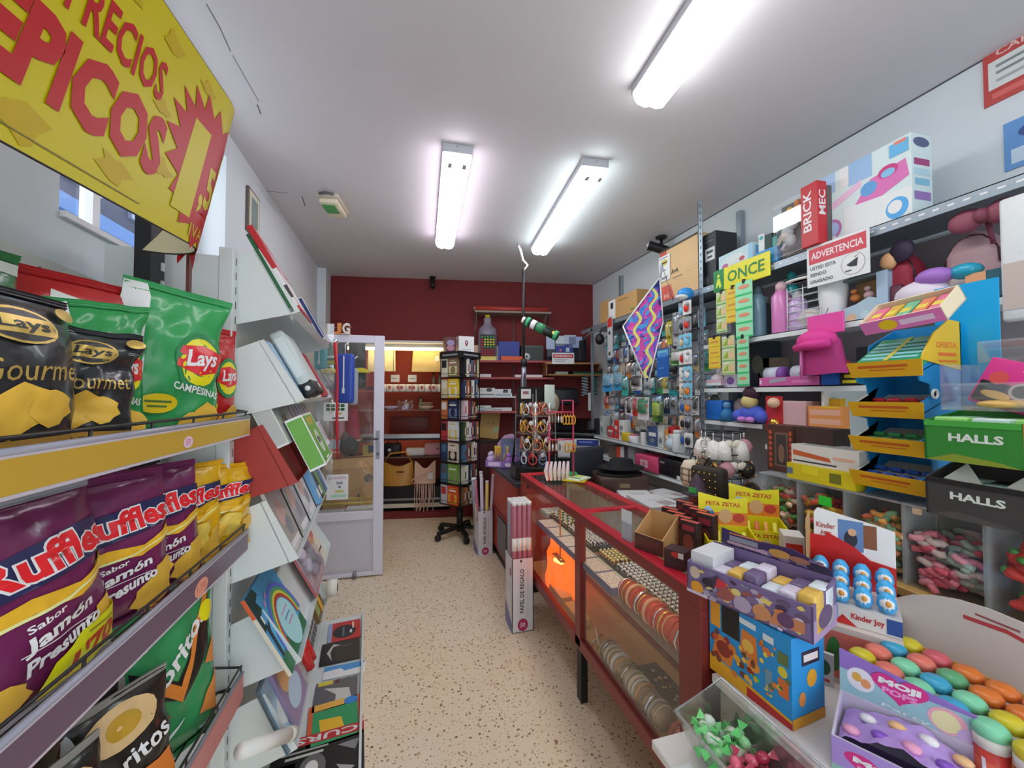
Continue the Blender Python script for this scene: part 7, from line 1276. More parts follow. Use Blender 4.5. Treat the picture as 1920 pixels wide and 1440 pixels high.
# ---- cartons on the bins
ZT = BZ + BH + .007
def on_bins(name, label, px0, px1, X, z, h, d, col, dec=None, r=0., yaw=0, cat='box'): a = onX(px0, 740, X).y; b = onX(px1, 740, X).y; return carton(name, label, cat, (X + d / 2, (a + b) / 2, z), (a - b, d, h), -90 + yaw, col, dec, None, r)
on_bins('sweets_box', 'dark brown box with a window and orange trim on the gummy bins', 1437, 1486, 1.57, ZT, .20, .09, '4a2c22', {'f': [('r', .3, .12, .8, .85, '6a5248'), ('r', .36, .16, .74, .8, '3a3434'), ('e', .55, .4, .12, .2, '7a5a4a')] + [('e', .14, .12 + .12 * k, .07, .05, 'a8482c') for k in range(7)] + [('e', .9, .12 + .12 * k, .06, .05, 'a8482c') for k in range(7)]})
on_bins('sweets_box', 'dark striped chocolate box behind the white and orange one', 1487, 1560, 1.575, ZT, .20, .09, '3a2620', {'f': [('r', 0, .60, 1, .63, '2a1a16'), ('r', .05, .36, .35, .42, 'c89a3c'), ('r', .45, .40, .85, .46, '8a8a94'), ('r', .05, .46, .3, .49, 'a8a4a0')]})
on_bins('sweets_box', 'yellow box lying under the white and orange box', 1473, 1600, 1.50, ZT, .06, .14, 'c8b418', {'f': [('r', .0, .3, .1, .7, '5a6a7a'), ('r', .25, .45, .5, .95, 'd8c420'), ('r', .66, .2, .82, .8, '6a6a20')], 't': [('r', .2, .2, .6, .8, 'd8c838')]})
on_bins('sweets_box', 'white and orange box lying on the yellow box', 1482, 1608, 1.51, ZT + .061, .075, .12, 'c8c4bc', {'f': [('p', [(.03, .72), (.6, .5), (.62, .3), (.03, .45)], 'b8562c'), ('r', .03, .12, .7, .2, '3a3a4a'), ('r', .65, .45, .95, .6, 'c8a088')], 't': [('r', .1, .1, .9, .9, '8a8a80')]})
# ---- cardboard candy tower
KB = M('1c86c4', .45, k=1.2); KY = M('d8a418', .45, k=1.2)
a = onX(1606, 740, 1.5).y; b = onX(1726, 740, 1.5).y; kw = a - b
kt = thing('candy_tower', 'blue and yellow cardboard candy tower with four sloping trays on the bins', 'display stand', (1.5, (a + b) / 2, ZT), -90); KX = kw / 2
prof = [(.03, 0)]
for i in range(4): prof += [(.045, .02 + .115 * i), (.0, .03 + .115 * i), (-.01, .075 + .115 * i), (.05, .10 + .115 * i)]
prof += [(.06, .50), (.19, .56), (.19, 0)]
for sx in (-1, 1): MB().plate([(sx * KX - (.004 if sx > 0 else 0), y, z) for y, z in prof], .004, KB, (1, 0, 0)).build('side_panel', kt)
MB().box((-KX, .186, 0), (KX, .19, .56), KB).build('back_panel', kt)
CAN = [('2a5ab8', 'blue'), ('3a9a58', 'green'), ('c8343a', 'red'), ('4a9a88', 'mint')]
kM = Matrix.Translation(kt.location) @ Matrix.Rotation(R(-90), 4, 'Z')
for i in range(4):
    z = .03 + .115 * i if i < 3 else .39
    f = MB().plate([(-KX - .005, -.012, z), (KX + .012, -.012, z), (KX + .02, -.028, z + .05), (-KX - .012, -.028, z + .05)], .004, KY, (0, 1, 0))
    f.decal(lambda u, v, e: (-KX + u * 2 * KX, -.0125 - .0155 * v - e, z + .05 * v), [('r', .12, .58, .9, .74, 'b8541c'), ('r', .3, .4, .85, .46, 'b8541c')])
    tr = MB().plate([(-KX, -.01, z + .006), (KX, -.01, z + .006), (KX, .15, z + .07), (-KX, .15, z + .07)], .003, M('c4bcb0', .6)).build('tray', kt); f.build('tray_front', tr)
    MB().plate([(-KX + .002, -.015, z + .045), (-KX + .002, .07, z + .04), (-KX + .002, .10, z + .10)], .002, M('ccc8c0', .6), (1, 0, 0)).build('divider', tr)
    for r_ in range(3):
        for c in range(4):
            col, cn = CAN[i]; q = kM @ Vector((-KX + .02 + c * (kw - .04) / 3, .012 + r_ * .034, z + .022 + r_ * .0145)); mb = MB()
            mb.box((-.017, -.015, -.006), (.017, .015, .008), M(col, .25), .005); mb.box((-.010, -.008, .008), (.010, .006, .009), M('d0d4d8', .4)); mb.box((-.017, -.006, -.002), (-.023, .006, .003), M(col, .3))
            single(mb, 'wrapped_candy', '%s wrapped candy, %s along the %s row, in the %s tray of the tower' % (cn, ORD[c], ('front', 'middle', 'back')[r_], ('lowest', 'second', 'third', 'top')[i]), 'candy', q, -90 + random.uniform(-12, 12), 'candies in the candy tower', (R(-23), 0, R(-90)))
MB().plate([(KX + .004, -.01, .44), (KX + .004, .17, .41), (KX + .004, .17, .56), (KX + .004, .12, .565), (KX + .004, .05, .52)], .004, M('d8b018', .4, k=1.2), (1, 0, 0)).decal(lambda u, v, e: (KX + .008 + e, .0 + .17 * u, .42 + .13 * v), [('t', 'OFERTA', .62, .5, .55, .14, 0, .02, 'd0641c'), ('r', .4, .24, .88, .32, 'd0641c'), ('r', .4, .1, .9, .14, 'd0641c')]).build('yellow_flag', kt)
MB().box((KX * .3, .19, .30), (KX + .085, .194, .68), M('12a0dc', .4, k=1.2), 0).build('header_board', kt); MB().lathe([(.016, 0), (.016, .004), (.009, .004), (.009, 0)], M('d4d8dc', .4), 14, (KX + .006, .05, .335), 'x').build('round_logo', kt)
q = kM @ Vector((.01, .06, .455)); carton('candy_pack', 'shiny green film wrapped block of mint candies on the top tray of the tower', 'packet', q, (kw * .95, .15, .03), 0, '2a8a5a', {'t': [('r', .04, .08 + .16 * k, .46, .17 + .16 * k, '7ab4bc') for k in range(5)] + [('r', .54, .08 + .16 * k, .96, .17 + .16 * k, '7ab4bc') for k in range(5)] + [('r', .46, 0, .54, 1, 'b8b048')]}, rot=(R(32), 0, R(-90)), rough=.12)
q = kM @ Vector((.04, .06, .575)); gb = thing('gum_box', 'cream open box of pink gum packs tilted on top of the candy tower', 'box', q, -90, None, (R(35), R(-4), R(-90))); tray_mb((.21, .12, .05), M('d8c4a8', .5), M('c8b498', .6), .005, .9, 1, {'f': [('r', 0, 0, 1, 1, 'c86aa8'), ('e', .35, .5, .12, .4, 'd8b018'), ('r', .5, .3, .9, .7, 'd0b4d0')]}).build('carton', gb)
gM = Matrix.Translation(q) @ Matrix.Rotation(R(-90), 4, 'Z') @ Matrix.Rotation(R(-4), 4, 'Y') @ Matrix.Rotation(R(35), 4, 'X')
for c in range(5): o = single(MB().box((-.017, -.04, 0), (.017, .045, .016), M(('d86a8a', 'c8a040', '6ab08a', 'd87a5a', 'd8688a')[c], .3), .003, 1).box((-.013, -.02, .016), (.013, .005, .0166), M('d8c048', .4)), 'gum_pack', '%s pack in the tilted pink gum box' % ('first pink', 'amber', 'mint', 'orange pink', 'last pink')[c], 'packet', gM @ Vector((-.08 + .04 * c, 0, .022)), 0, 'packs in the gum box', (R(35), R(-4), R(-90)))
# ---- lozenge boxes and clear tray
a = onX(1762, 740, 1.5).y; w = .25; Yc = a - w / 2
def loz(z, h, base, c2, label, topc, lh):
    t = thing('lozenge_box', label, 'display box', (1.5, Yc, z), -92); tray_mb((w, .14, h), M(base, .35), M('5a5650', .7), .005, lh, 1, {'f': [('p', [(.0, .0), (.25, .2), (.6, .1), (.75, 0)], c2[0]), ('r', .76, 0, 1, 1, c2[1]), ('t', 'HALLS', .42, .6, .42, .2, -.0, .04, 'c8d0c8'), ('r', .0, .86, .75, 1, c2[2])]}).build('carton', t)
    for c in range(3):
        for k in range(2): MB().box((-w / 2 + .012 + c * .078, -.055 + k * .062, .008), (-w / 2 + .082 + c * .078, .0 + k * .062, h * (lh + .07) - .012 * (topc == '2c2c30')), M((topc, 'b8d0c8')[(c + k) % 2], .2), .006).build('lozenge_pack', t)
    return t
l1 = loz(ZT, .15, '3c3a3a', ('4a4646', '2a4a34', '1c1a1c'), 'dark grey lozenge box with a green corner, lower of the two', '2c2c30', .68)
for x in (-.06, .06): MB().plate([(x - .035, -.05, .10), (x + .045, -.05, .095), (x, -.02, .145)], .004, M('b4b4ac', .6)).build('card_flap', l1)
loz(ZT + .152, .135, '2f7a30', ('7a8a2c', 'c86a28', '3f9a3c'), 'green lozenge box with an orange end on the dark grey one', '8ac86a', .82)
z2 = ZT + .29; ct = thing('clear_tray', 'clear plastic tray of pink and black toys on the green lozenge box', 'tray', (1.49, Yc - .01, z2), -92); mb = MB()
for lo, hi in (((-w / 2, -.01, 0), (w / 2, .15, .004)), ((-w / 2, -.01, 0), (w / 2, -.007, .075)), ((-w / 2, .147, 0), (w / 2, .15, .2)), ((-w / 2, -.01, 0), (-w / 2 + .003, .15, .13)), ((w / 2 - .003, -.01, 0), (w / 2, .15, .13))): mb.box(lo, hi, ACRYL)
mb.build('tray', ct); 
for i, (x, y, z, rx, c, c2, lab) in enumerate(((-.05, .07, .03, 20, 'c82c80', '201c20', 'pink and black toy pack leaning in the clear tray'), (.06, .075, .05, -15, 'c83a88', 'b8b4b8', 'second pink toy pack standing behind in the clear tray'))):
    o = carton('toy_pack', lab, 'toy', Matrix.Translation((1.49, Yc - .01, z2)) @ Matrix.Rotation(R(-92), 4, 'Z') @ Vector((x, y, .006)), (.12, .03, .13), -92, c, {'f': [('r', .05, .05, .95, .5, c2), ('e', .3, .6, .16, .14, 'c84a4a'), ('e', .75, .42, .2, .18, 'a89aa0'), ('e', .75, .42, .15, .13, '1c1a1e'), ('e', .4, .25, .25, .08, 'c8a048'), ('r', .6, .8, .95, .85, 'd8c0cc')]}, None, .004, (R(-15 + rx * .2), R(rx), R(-92)))
single(MB().sph((0, 0, .012), (.08, .05, .012), M('c8a058', .6), 10, 6).sph((.05, .02, .03), (.02, .02, .03), M('d85a98', .4), 8, 6), 'toy_accessory', 'gold and pink accessory bundle on the clear tray floor', 'toy', Matrix.Translation((1.49, Yc - .01, z2)) @ Vector((.04, .02, .006)), 10)
p = onX(1902, 380, 2.03); ho = thing('hanging_pack', 'tall white moulded plastic pack hanging from the top shelf at the picture edge', 'packet', (2.035, p.y - .05, 1.79), -90); MB().box((-.08, -.03, 0), (.08, .0, .43), M('ccd0d0', .4, bump=.2), .012).build('moulded_front', ho); MB().box((-.07, -.032, .04), (.07, -.028, .2), M('b8a8a0', .5)).build('printed_card', ho); MB().tube([(0, -.01, .42), (0, .02, .47)], .004, GAL, 6).build('hook', ho)
# ---- on the glass counter
t = thing('snack_box', 'open brown snack carton with bare kraft inside on the glass counter', 'box', (.925, 1.30, .957), -70); tray_mb((.12, .10, .13), CARD, CARD, .005, .45, 1, {'f': [('r', 0, 0, 1, 1, '4a2a26'), ('r', .0, .3, 1, .8, '5a2c24')], 'l': [('p', [(0, 0), (1, 0), (1, .98), (0, 2.2)], '3a2220')]}).build('carton', t); MB().box((-.06, .048, .0), (.06, .0505, .13), CARDIN).build('kraft_back', t)
for r_ in range(2):
    for c in range(4):
        t = carton('snack_packet', 'dark red snack packet, %s in the %s row beside the kraft carton' % (ORD[c], ('front', 'back')[r_]), 'packet', (1.035 + .07 * r_ - .012 * c, 1.36 - .052 * c, .957), (.065, .035, .13 + .02 * r_), -70, '2a1818', {'f': [('e', .5, .45, .3, .22, '6a2a28'), ('r', .15, .75, .85, .9, '8a2c38')], 't': [('p', [(0, 0), (1, .1), (1, .6), (0, .5)], 'c8503c')]}, 'dark red snack packets', .003)
carton('snack_tin', 'red capped dark box at the near end of the snack packets', 'box', (.905, 1.155, .957), (.07, .06, .06), -62, '3a2024', {'f': [('e', .6, .8, .25, .16, 'b02c28'), ('r', .7, .65, .95, .95, 'c8c8c4')]})
single(carton_mb((.06, .002, .12), '9aa0a8', {'f': [('r', 0, .6, 1, 1, 'c4c8cc')]}), 'leaflet', 'grey leaflet standing against the counter rim before the kraft carton', 'leaflet', (.866, 1.41, .957), -82)
def candy_carton(x, y, rz, s, lab):
    t = thing('lollipop_box', lab, 'display box', (x, y, .957), rz); W, D, H = .16 * s, .12 * s, .09 * s; YM = M('e6c010', .4, k=1.5); OM = 'e07a1c'
    art = [('r', 0, 0, 1, .45, OM), ('e', .25, .4, .1, .25, '3a6aa8'), ('e', .55, .4, .1, .22, 'c8a878'), ('e', .8, .3, .1, .15, 'b84a2c'), ('t', 'PETA ZETAS', .5, .78, .6, .16, .05, .02, 'b03a1c')]
    tray_mb((W, D, H), YM, M('a8843c', .6), .004, .8, 1, {'f': art, 'l': art[:4], 'r': art[:4]}).build('carton', t)
    MB().plate([(-W / 2, D / 2, H), (W / 2, D / 2, H), (W / 2, D / 2, H * 2.1), (W * .1, D / 2, H * 2.0), (-W / 2, D / 2, H * 2.25)], .004, YM, (0, 1, 0)).decal(lambda u, v, e: (-W / 2 + u * W, D / 2 - e, H + v * H), [('r', 0, 0, 1, .5, OM), ('e', .2, .35, .13, .3, '3a6aa8'), ('e', .2, .6, .08, .12, '9ab4d0'), ('e', .55, .35, .14, .28, 'c8a070'), ('e', .82, .3, .12, .18, 'b83a28'), ('t', 'PETA ZETAS', .5, .82, .7, .16, -.06, .02, 'b8481c')]).build('header', t)
    for k in range(5): MB().tube([(-W * .35 + k * W * .17, -.01, .01), (-W * .35 + k * W * .17, .02, H * .9)], .008, M(('d89a48', 'd8d048', 'c86a3c')[k % 3], .4), 7).build('lollipop', t)
candy_carton(1.13, 1.17, -28, 1.05, 'yellow and orange lollipop box, nearer one on the counter'); candy_carton(1.32, 1.22, -34, 1.1, 'yellow and orange lollipop box with tall header, standing farther in')
carton('candy_box', 'white and red candy box beside the lollipop boxes', 'box', (1.30, 1.07, .90), (.06, .08, .16), -40, 'c8c4c0', {'f': [('r', .1, .1, .9, .85, 'b82c28'), ('e', .5, .4, .2, .15, 'd8a088')], 'r': [('r', .1, .1, .9, .85, 'b82c28')]})
PB = M('33244c', .4); t = thing('figure_tray_box', 'long purple monster printed tray box on the counter end', 'display box', (.945, .885, .957), -71); W, D, H = .315, .15, .115
art = busy(5, 60, ['8a7a92', '5a4660', 'b8703c', '9a8aa0', '3a2a48', 'c8b060', '8a4a48', 'a86a50', '6a6a84', 'c0b0c4'], .14, .05, .98, .9, .05, 2.2) + [('e', .08, .72, .05, .2, 'b0a090'), ('e', .1, .25, .06, .2, 'c8882c'), ('e', .3, .65, .07, .16, 'b0303a'), ('e', .36, .4, .06, .2, '8a4a48'), ('e', .5, .3, .07, .24, '9a8aa0'), ('e', .65, .3, .07, .22, 'b07850'), ('p', [(.7, .1), (.95, .2), (.95, .5), (.75, .5)], 'b0704c'), ('e', .82, .35, .06, .2, '5a3a5a'), ('r', 0, .0, .2, .1, 'b8aabc'), ('p', [(.14, .5), (.3, .9), (.26, .4)], '3a3040'), ('e', .2, .55, .05, .14, '2a2430'), ('e', .45, .6, .04, .1, 'c8b070'), ('e', .58, .55, .05, .1, '6a5a7a')]
mb = tray_mb((W, D, H), M('6a5a80', .4), M('c8c4cc', .5), .005, .75, 1, {'f': art, 'l': [('r', 0, .1, 1, .9, '4a3a5c'), ('e', .5, .5, .3, .3, 'b88a48')], 'r': [('r', 0, 0, 1, .6, '9a86a8'), ('e', .5, .5, .3, .3, '5a4a6a')]}); mb.build('carton', t)
MB().box((-W / 2 + .004, -.06, .06), (-W / 2 + .07, .06, H), M('c4c4c8', .5)).build('white_flap', t); MB().plate([(-W * .42, D / 2, H), (W * .48, D / 2, H), (W * .48, D / 2, H * 1.12), (W * .2, D / 2, H * 1.36), (-W * .1, D / 2, H * 1.32), (-W * .42, D / 2, H * 1.42)], .005, PB, (0, 1, 0)).decal(lambda u, v, e: (-W / 2 + u * W, D / 2 - e, H + v * H * .38), busy(9, 26, ['6a5a7a', '8a5a4a', '2a2238', 'a87a3c', '7a7a88'], .1, .1, .95, .62, .05, 3) + [('r', .16, .4, .42, .75, '7a7a88'), ('r', .14, .15, .5, .35, 'a08090'), ('e', .6, .45, .09, .25, 'a87a3c'), ('e', .75, .4, .08, .2, '8a5a4a'), ('e', .88, .2, .08, .18, '2a2238'), ('r', .16, .85, .45, .95, 'b86a4a')]).build('header', t)
for k in range(12): MB().box((-.09 + .042 * (k % 6), -.06 + .062 * (k // 6), .01), (-.052 + .042 * (k % 6), -.004 + .062 * (k // 6), .085 + .01 * (k % 3)), M(('c8c0d0', 'd0a850', '6a5a7a', 'c8d0d8')[k % 4], .2, bump=.3), .006).build('figure_pouch', t)
t = thing('cookie_box', 'bright blue cookie display box with yellow lower edge under the purple tray', 'display box', (.945, .868, .741), -84); W, D, H = .235, .12, .213
art = [('p', [(0, 0), (1, 0), (1, .10), (0, .22)], 'd89a18'), ('p', [(.5, .0), (1, 0), (1, .07), (.5, .12)], 'a82420'), ('r', .18, .60, .42, 1, '1e1a18'), ('r', .02, .62, .16, .98, 'd8902c'), ('p', [(.04, .24), (.3, .2), (.36, .5), (.1, .55)], 'c8742c'), ('e', .2, .38, .1, .1, '8a2c24'), ('p', [(.42, .5), (.64, .48), (.62, .78), (.45, .8)], 'c8702c'), ('e', .52, .62, .07, .08, 'e0a848'), ('e', .58, .42, .08, .07, 'd8862c'), ('r', .42, .86, .62, .93, 'c8ccd0'), ('r', .70, .82, .82, .9, 'c8ccd0'), ('r', .86, .3, .97, .5, 'c8642c'), ('e', .91, .58, .05, .06, 'c8b838'), ('r', .86, .66, .97, .8, '5a6a3c'), ('e', .74, .7, .05, .05, 'c86a3c'), ('r', .72, .25, .8, .5, '6a8a9a'), ('p', [(.55, .3), (.64, .26), (.66, .3), (.57, .34)], '30c83c'), ('e', .42, .34, .06, .05, '6a3a24')]
carton_mb((W, D, H), '2484c0', {'f': art + busy(3, 34, ['c8742c', 'd8962c', '8a2c24', 'e0a848', '6a3a24', 'b8502c'], .03, .14, .62, .56, .04, 1.4) + busy(4, 20, ['c8742c', 'd8b848', '5a6a3c', 'b8502c'], .66, .2, .97, .8, .03, 1.3), 'r': [('r', .3, .66, .85, .82, '2a2438'), ('r', .36, .70, .8, .78, 'd0c8c4'), ('e', .6, .5, .15, .1, 'd8962c'), ('e', .3, .3, .1, .08, 'd0823c'), ('p', [(0, 0), (1, 0), (1, .12), (0, .12)], 'c88a18')]}).build('carton', t); MB().plate([(W / 2 - .004, D / 2 - .02, H), (W / 2, D / 2, H + .0), (W / 2, D / 2, H + .05), (W / 2 - .004, D / 2 - .02, H + .03)], .003, M('1c9ad8', .4)).build('raised_flap', t)
# ---- chocolate egg display
t = thing('chocolate_egg_display', 'red and white cardboard display of blue chocolate eggs with a tall header', 'display box', (1.245, .845, .90), -56); W = .20
MB().box((-W / 2, -.05, 0), (W / 2, .11, .05), M('c8c4c0', .5)).decal(lambda u, v, e: (-W / 2 + u * W, -.05 - e, v * .05), [('r', .0, .15, .35, 1, '6a9ac8'), ('e', .2, .5, .1, .3, '4a6a3c'), ('p', [(.3, 0), (.55, 0), (.4, .5)], 'b82424'), ('t', 'Kinder Joy', .66, .5, .34, .4, 0, .03, 'b02c2c'), ('r', .85, .1, 1, .9, '2c4a8a')]).build('base_carton', t)
RH = M('b4201f', .4); MB().plate([(-W / 2, .105, .04), (W / 2, .105, .04), (W / 2, .105, .13), (W * .22, .105, .14), (W * .05, .105, .17), (-W * .3, .105, .205), (-W * .3, .105, .19), (-W / 2, .105, .19)], .005, RH, (0, 1, 0)).build('red_header', t)
MB().plate([(-W / 2 + .01, .112, .17), (W / 2, .112, .12), (W / 2, .112, .235), (W * .3, .112, .245), (-W * .4, .112, .275), (-W / 2 + .01, .112, .26)], .006, M('d4d4d4', .45), (0, 1, 0)).decal(lambda u, v, e: (-W / 2 + u * W, .112 - e, .13 + v * .14), [('r', .35, .2, .65, .85, '5a7aa8'), ('r', .65, .3, .8, .8, '7a4a30'), ('e', .5, .45, .08, .18, '2a2a34'), ('e', .52, .6, .05, .08, 'c89a78'), ('t', 'Kinder', .2, .66, .24, .12, 0, .02, 'a04a44'), ('t', 'Joy', .2, .5, .14, .1, 0, .02, 'a04a44'), ('p', [(.0, .3), (.15, .4), (.15, .3)], 'c8c4bc')]).build('white_header', t)
MB().box((-W / 2 - .004, .0, .05), (-W / 2, .118, .26), M('b08a5c', .6)).build('kraft_side', t)
tM = Matrix.Translation((1.245, .845, .90)) @ Matrix.Rotation(R(-56), 4, 'Z')
for r_ in range(3):
    for c in range(4):
        mb = MB().lathe([(.001, 0), (.016, .004), (.0215, .018), (.019, .038), (.010, .052), (0, .055)], M('3f9cd0', .3), 12).sph((0, -.008, .026), (.0175, .015, .02), M('dcdcd8', .3), 10, 7).sph((.002, -.0205, .030), (.007, .004, .008), M('c88a3c', .4), 6, 5)
        single(mb, 'chocolate_egg', 'blue and white chocolate egg, %s from the far end of the %s row' % (ORD[c], ('front', 'middle', 'back')[r_]), 'chocolate egg', tM @ Vector((-W / 2 + .028 + c * .048, -.026 + r_ * .042, .051 + .018 * r_)), -56, 'chocolate eggs in the display')
es = thing('display_riser', 'white riser box carrying the chocolate egg display', 'riser', (1.245, .845, .741), -56); carton_mb((.2, .15, .158), 'c4b8b0', {'f': [('r', .2, .1, .7, .9, 'c86a5c'), ('e', .3, .5, .08, .3, '3a7a3c'), ('r', .7, .1, 1, .9, 'b83a34')]}).build('carton', es)
carton('blister_pack', 'blue and orange packet between the lollipop boxes and the egg display', 'packet', (1.36, 1.02, .80), (.12, .04, .22), -70, '1f5aa8', {'f': [('p', [(0, .85), (1, .75), (1, 1), (0, 1)], 'd86a38'), ('r', 0, .72, 1, .78, 'd0d0cc'), ('e', .5, .2, .3, .12, '3aa0d8')]})
single(MB().box((-.06, -.05, .741), (.06, .05, .799), M('6a5a50', .6)), 'display_riser', 'brown block under the blue and orange packet', 'riser', (1.36, 1.02, 0), -70)
# ---- lollipop hearts box, candy tubes, arched board
t = thing('lollipop_display', 'lilac lollipop display box with pink hearts at the lower picture edge', 'display box', (1.0, .585, .741), -62); W, D, H = .22, .13, .10; LV = M('8a6ab8', .4, k=1.2)
def heart(cu, cv, ru, rv, col): return ('p', [(cu + ru * (16 * math.sin(q) ** 3) / 16, cv + rv * (13 * math.cos(q) - 5 * math.cos(2 * q) - 2 * math.cos(3 * q) - math.cos(4 * q)) / 16) for q in [k * math.pi / 14 for k in range(28)]], col)
moji = lambda cu, cv, s, a: [heart(cu, cv, .26 * s, .42 * s * a, 'c02c78'), ('t', 'MOJI', cu, cv + .08 * s * a, .38 * s, .22 * s * a, -.04, .06, 'd8d4e0'), ('t', 'POPS', cu, cv - .13 * s * a, .32 * s, .17 * s * a, -.04, .05, 'd88ab8')]
tray_mb((W, D, H), M('b8b0c0', .5), M('5a4a70', .6), .005, .7, 1, {'f': [('r', 0, 0, 1, 1, '9a80c0'), ('r', 0, 0, 1, .2, '8ab0a8')] + moji(.34, .52, .95, 1.0) + [('e', .75, .5, .1, .25, 'd890b0'), ('e', .92, .3, .08, .2, 'd0a0c8')], 'l': [('r', .0, 0, 1, 1, 'b4b0b4'), ('r', .2, .6, .8, .95, 'c89ab0'), ('p', [(.35, .5), (.6, .45), (.62, .55), (.37, .6)], '30c83c'), ('e', .5, .2, .3, .15, '8aa098')]}).build('carton', t)
MB().plate([(-W / 2, D / 2, .02), (W / 2, D / 2, .02), (W / 2, D / 2, H * 1.55), (-W / 2, D / 2, H * 1.95)], .005, LV, (0, 1, 0)).decal(lambda u, v, e: (-W / 2 + u * W, D / 2 - e, H + v * .085), [('r', 0, 0, 1, .62, '8ab0b8'), ('e', .17, .48, .11, .3, 'd0ccd8'), ('e', .14, .52, .04, .12, 'c89a48'), ('e', .21, .42, .04, .12, 'd08a5a'), ('e', .78, .3, .13, .3, 'd89aa8'), ('e', .77, .28, .095, .24, 'd8cc9a'), ('e', .92, .1, .08, .2, 'b8a0c8')] + moji(.46, .6, .8, 1.15) + [('t', 'Party', .5, .06, .35, .12, -.06, .02, 'c8d0d8')]).build('header', t)
MB().surf(lambda u, v: Vector((-W / 2 + .01 + u * (W - .02), -D / 2 + .01 + v * (D - .02), H * .62 + .035 * math.sin(math.pi * u) + .012 * nz(u * 7, v * 5))), 16, 10, M('a88ac8', .2, bump=.3, bs=40)).build('candy_bags', t)
for k in range(8): MB().sph((-W / 2 + .03 + .023 * k, -.03 + .05 * (k % 2), H * .78 + .02 * math.sin(math.pi * k / 8)), (.016, .014, .008), M(('d890b0', 'd8d0dc', '7a4ab0', 'd8a878')[k % 4], .3), 8, 5).build('lollipop', t)
CAPC = [('c8b828', 'yellow'), ('d87060', 'coral'), ('3a9cc0', 'blue'), ('7ac8a0', 'mint'), ('c85a64', 'pink'), ('5aa070', 'green'), ('d0702c', 'orange')]
PATT = [[0, 1, 2, 0], [1, 3, 1, 4], [3, 2, 5, 6], [2, 3, 6, 6], [3, 0, 6, 1], [0, 5, 6, 4]]
for r_ in range(6):
    for c in range(4):
        ci = PATT[r_][c]; loc = (1.115 + .056 * c, .735 - .056 * r_ , .741); mb = None
        t = thing('candy_tube', '%s capped candy tube, row %s from the far end, %s from the lilac box' % (CAPC[ci][1], ORD[r_], ORD[c]), 'candy tube', loc, -90, 'capped candy tubes')
        MB().lathe([(.0235, 0), (.0245, .004), (.0245, .115)], M('b83a34', .3), 14).lathe([(.0247, .03), (.0247, .09)], M(('c85a3c', 'c8a058')[c % 2], .4), 14).build('tube', t); MB().lathe([(.026, .112), (.026, .135)], M('c8c4bc', .35), 14).build('collar', t); MB().lathe([(.0265, .134), (.026, .148), (.018, .156), (0, .158)], M(CAPC[ci][0], .3, k=1.25), 14).build('cap', t)
p0, p1 = onX(1672, 1175, 1.37), onX(1925, 1300, 1.37); t = thing('display_header', 'plain white arched header board behind the candy tubes', 'display board', (1.40, .63, .74), -88); HW = .19
pts = [(-.17, .03, 0), (.17, .03, 0), (.22, .03, .06)] + [(.05 + .17 * math.cos(q), .03, .10 + .13 * math.sin(q)) for q in [math.pi * k / 12 for k in range(0, 13)]] + [(-.17, .03, .10)]
pts = [(-.19, .0, .10), (.24, .0, .10)] + [(.0 + .24 * math.cos(q), .02, .10 + .17 * math.sin(q)) for q in [math.pi * k / 14 for k in range(1, 14)]] + [(-.19, .0, .13)]
mb = MB(); mb.plate([(x - .01, .0, z) for x, y, z in pts], .005, M('bcb4ae', .5), (0, 1, 0)); mb.decal(lambda u, v, e: (-.2 + .44 * u, -e, .10 + .17 * v), [('p', [(.33, .72), (.5, .74), (.68, .62), (.68, .68), (.5, .8), (.33, .78)], 'a83a40'), ('p', [(.38, .84), (.55, .82), (.55, .85), (.38, .87)], '8a4a4c')]); mb.build('arched_board', t)
MB().box((-.2, -.004, .085), (.22, .008, .101), M('c08a3c', .5)).build('orange_edge', t); MB().box((-.19, .006, 0), (-.17, .02, .09), M('b8b0a8')).box((.18, .006, 0), (.2, .02, .09), M('b8b0a8')).build('foot', t)
for i, (px, py, c, lab) in enumerate(((1552, 1195, '2a6a34', 'white card with green leaf ovals before the egg display riser'), (1545, 1250, '2a5a34', 'second white card with a green oval nearer the lilac box'))):
    q = onZ(px, py + 30, .741); carton('gum_card', lab, 'packet', (q.x, q.y, .741), (.045, .012, .085), -60, 'c8c8c4', {'f': [('e', .5, .55, .35, .25, c), ('r', .2, .1, .8, .2, 'b83a34')]})
# ---- clear bin of wrapped candies on the lower step
t = thing('candy_bin', 'slanted clear bin of green and red wrapped candies on the low step', 'candy bin', (.78, .66, .601), -90); W = .49; mb = MB()
for pts in ([(-W / 2, -.03, 0), (W / 2, -.03, 0), (W / 2, -.085, .11), (-W / 2, -.085, .11)], [(-W / 2, .06, 0), (W / 2, .06, 0), (W / 2, .065, .165), (-W / 2, .065, .165)], [(-W / 2, -.03, 0), (-W / 2, .06, 0), (-W / 2, .065, .165), (-W / 2, -.085, .11)], [(W / 2, -.03, 0), (W / 2, .06, 0), (W / 2, .065, .165), (W / 2, -.085, .11)], [(-W / 2, -.03, 0), (W / 2, -.03, 0), (W / 2, .06, 0), (-W / 2, .06, 0)]): mb.plate(pts, .003, ACRYL)
mb.build('container', t); mb = MB(); mb.tube([(-W / 2, -.085, .11), (W / 2, -.085, .11), (W / 2, .065, .165), (-W / 2, .065, .165)], .004, G('e4e8ea', .35, .2), 6, True); mb.build('rim', t); MB().plate([(-.12, -.028, .004), (-.12, .058, .004), (-.12, .06, .10), (-.12, -.07, .09)], .003, ACRYL).build('divider', t)
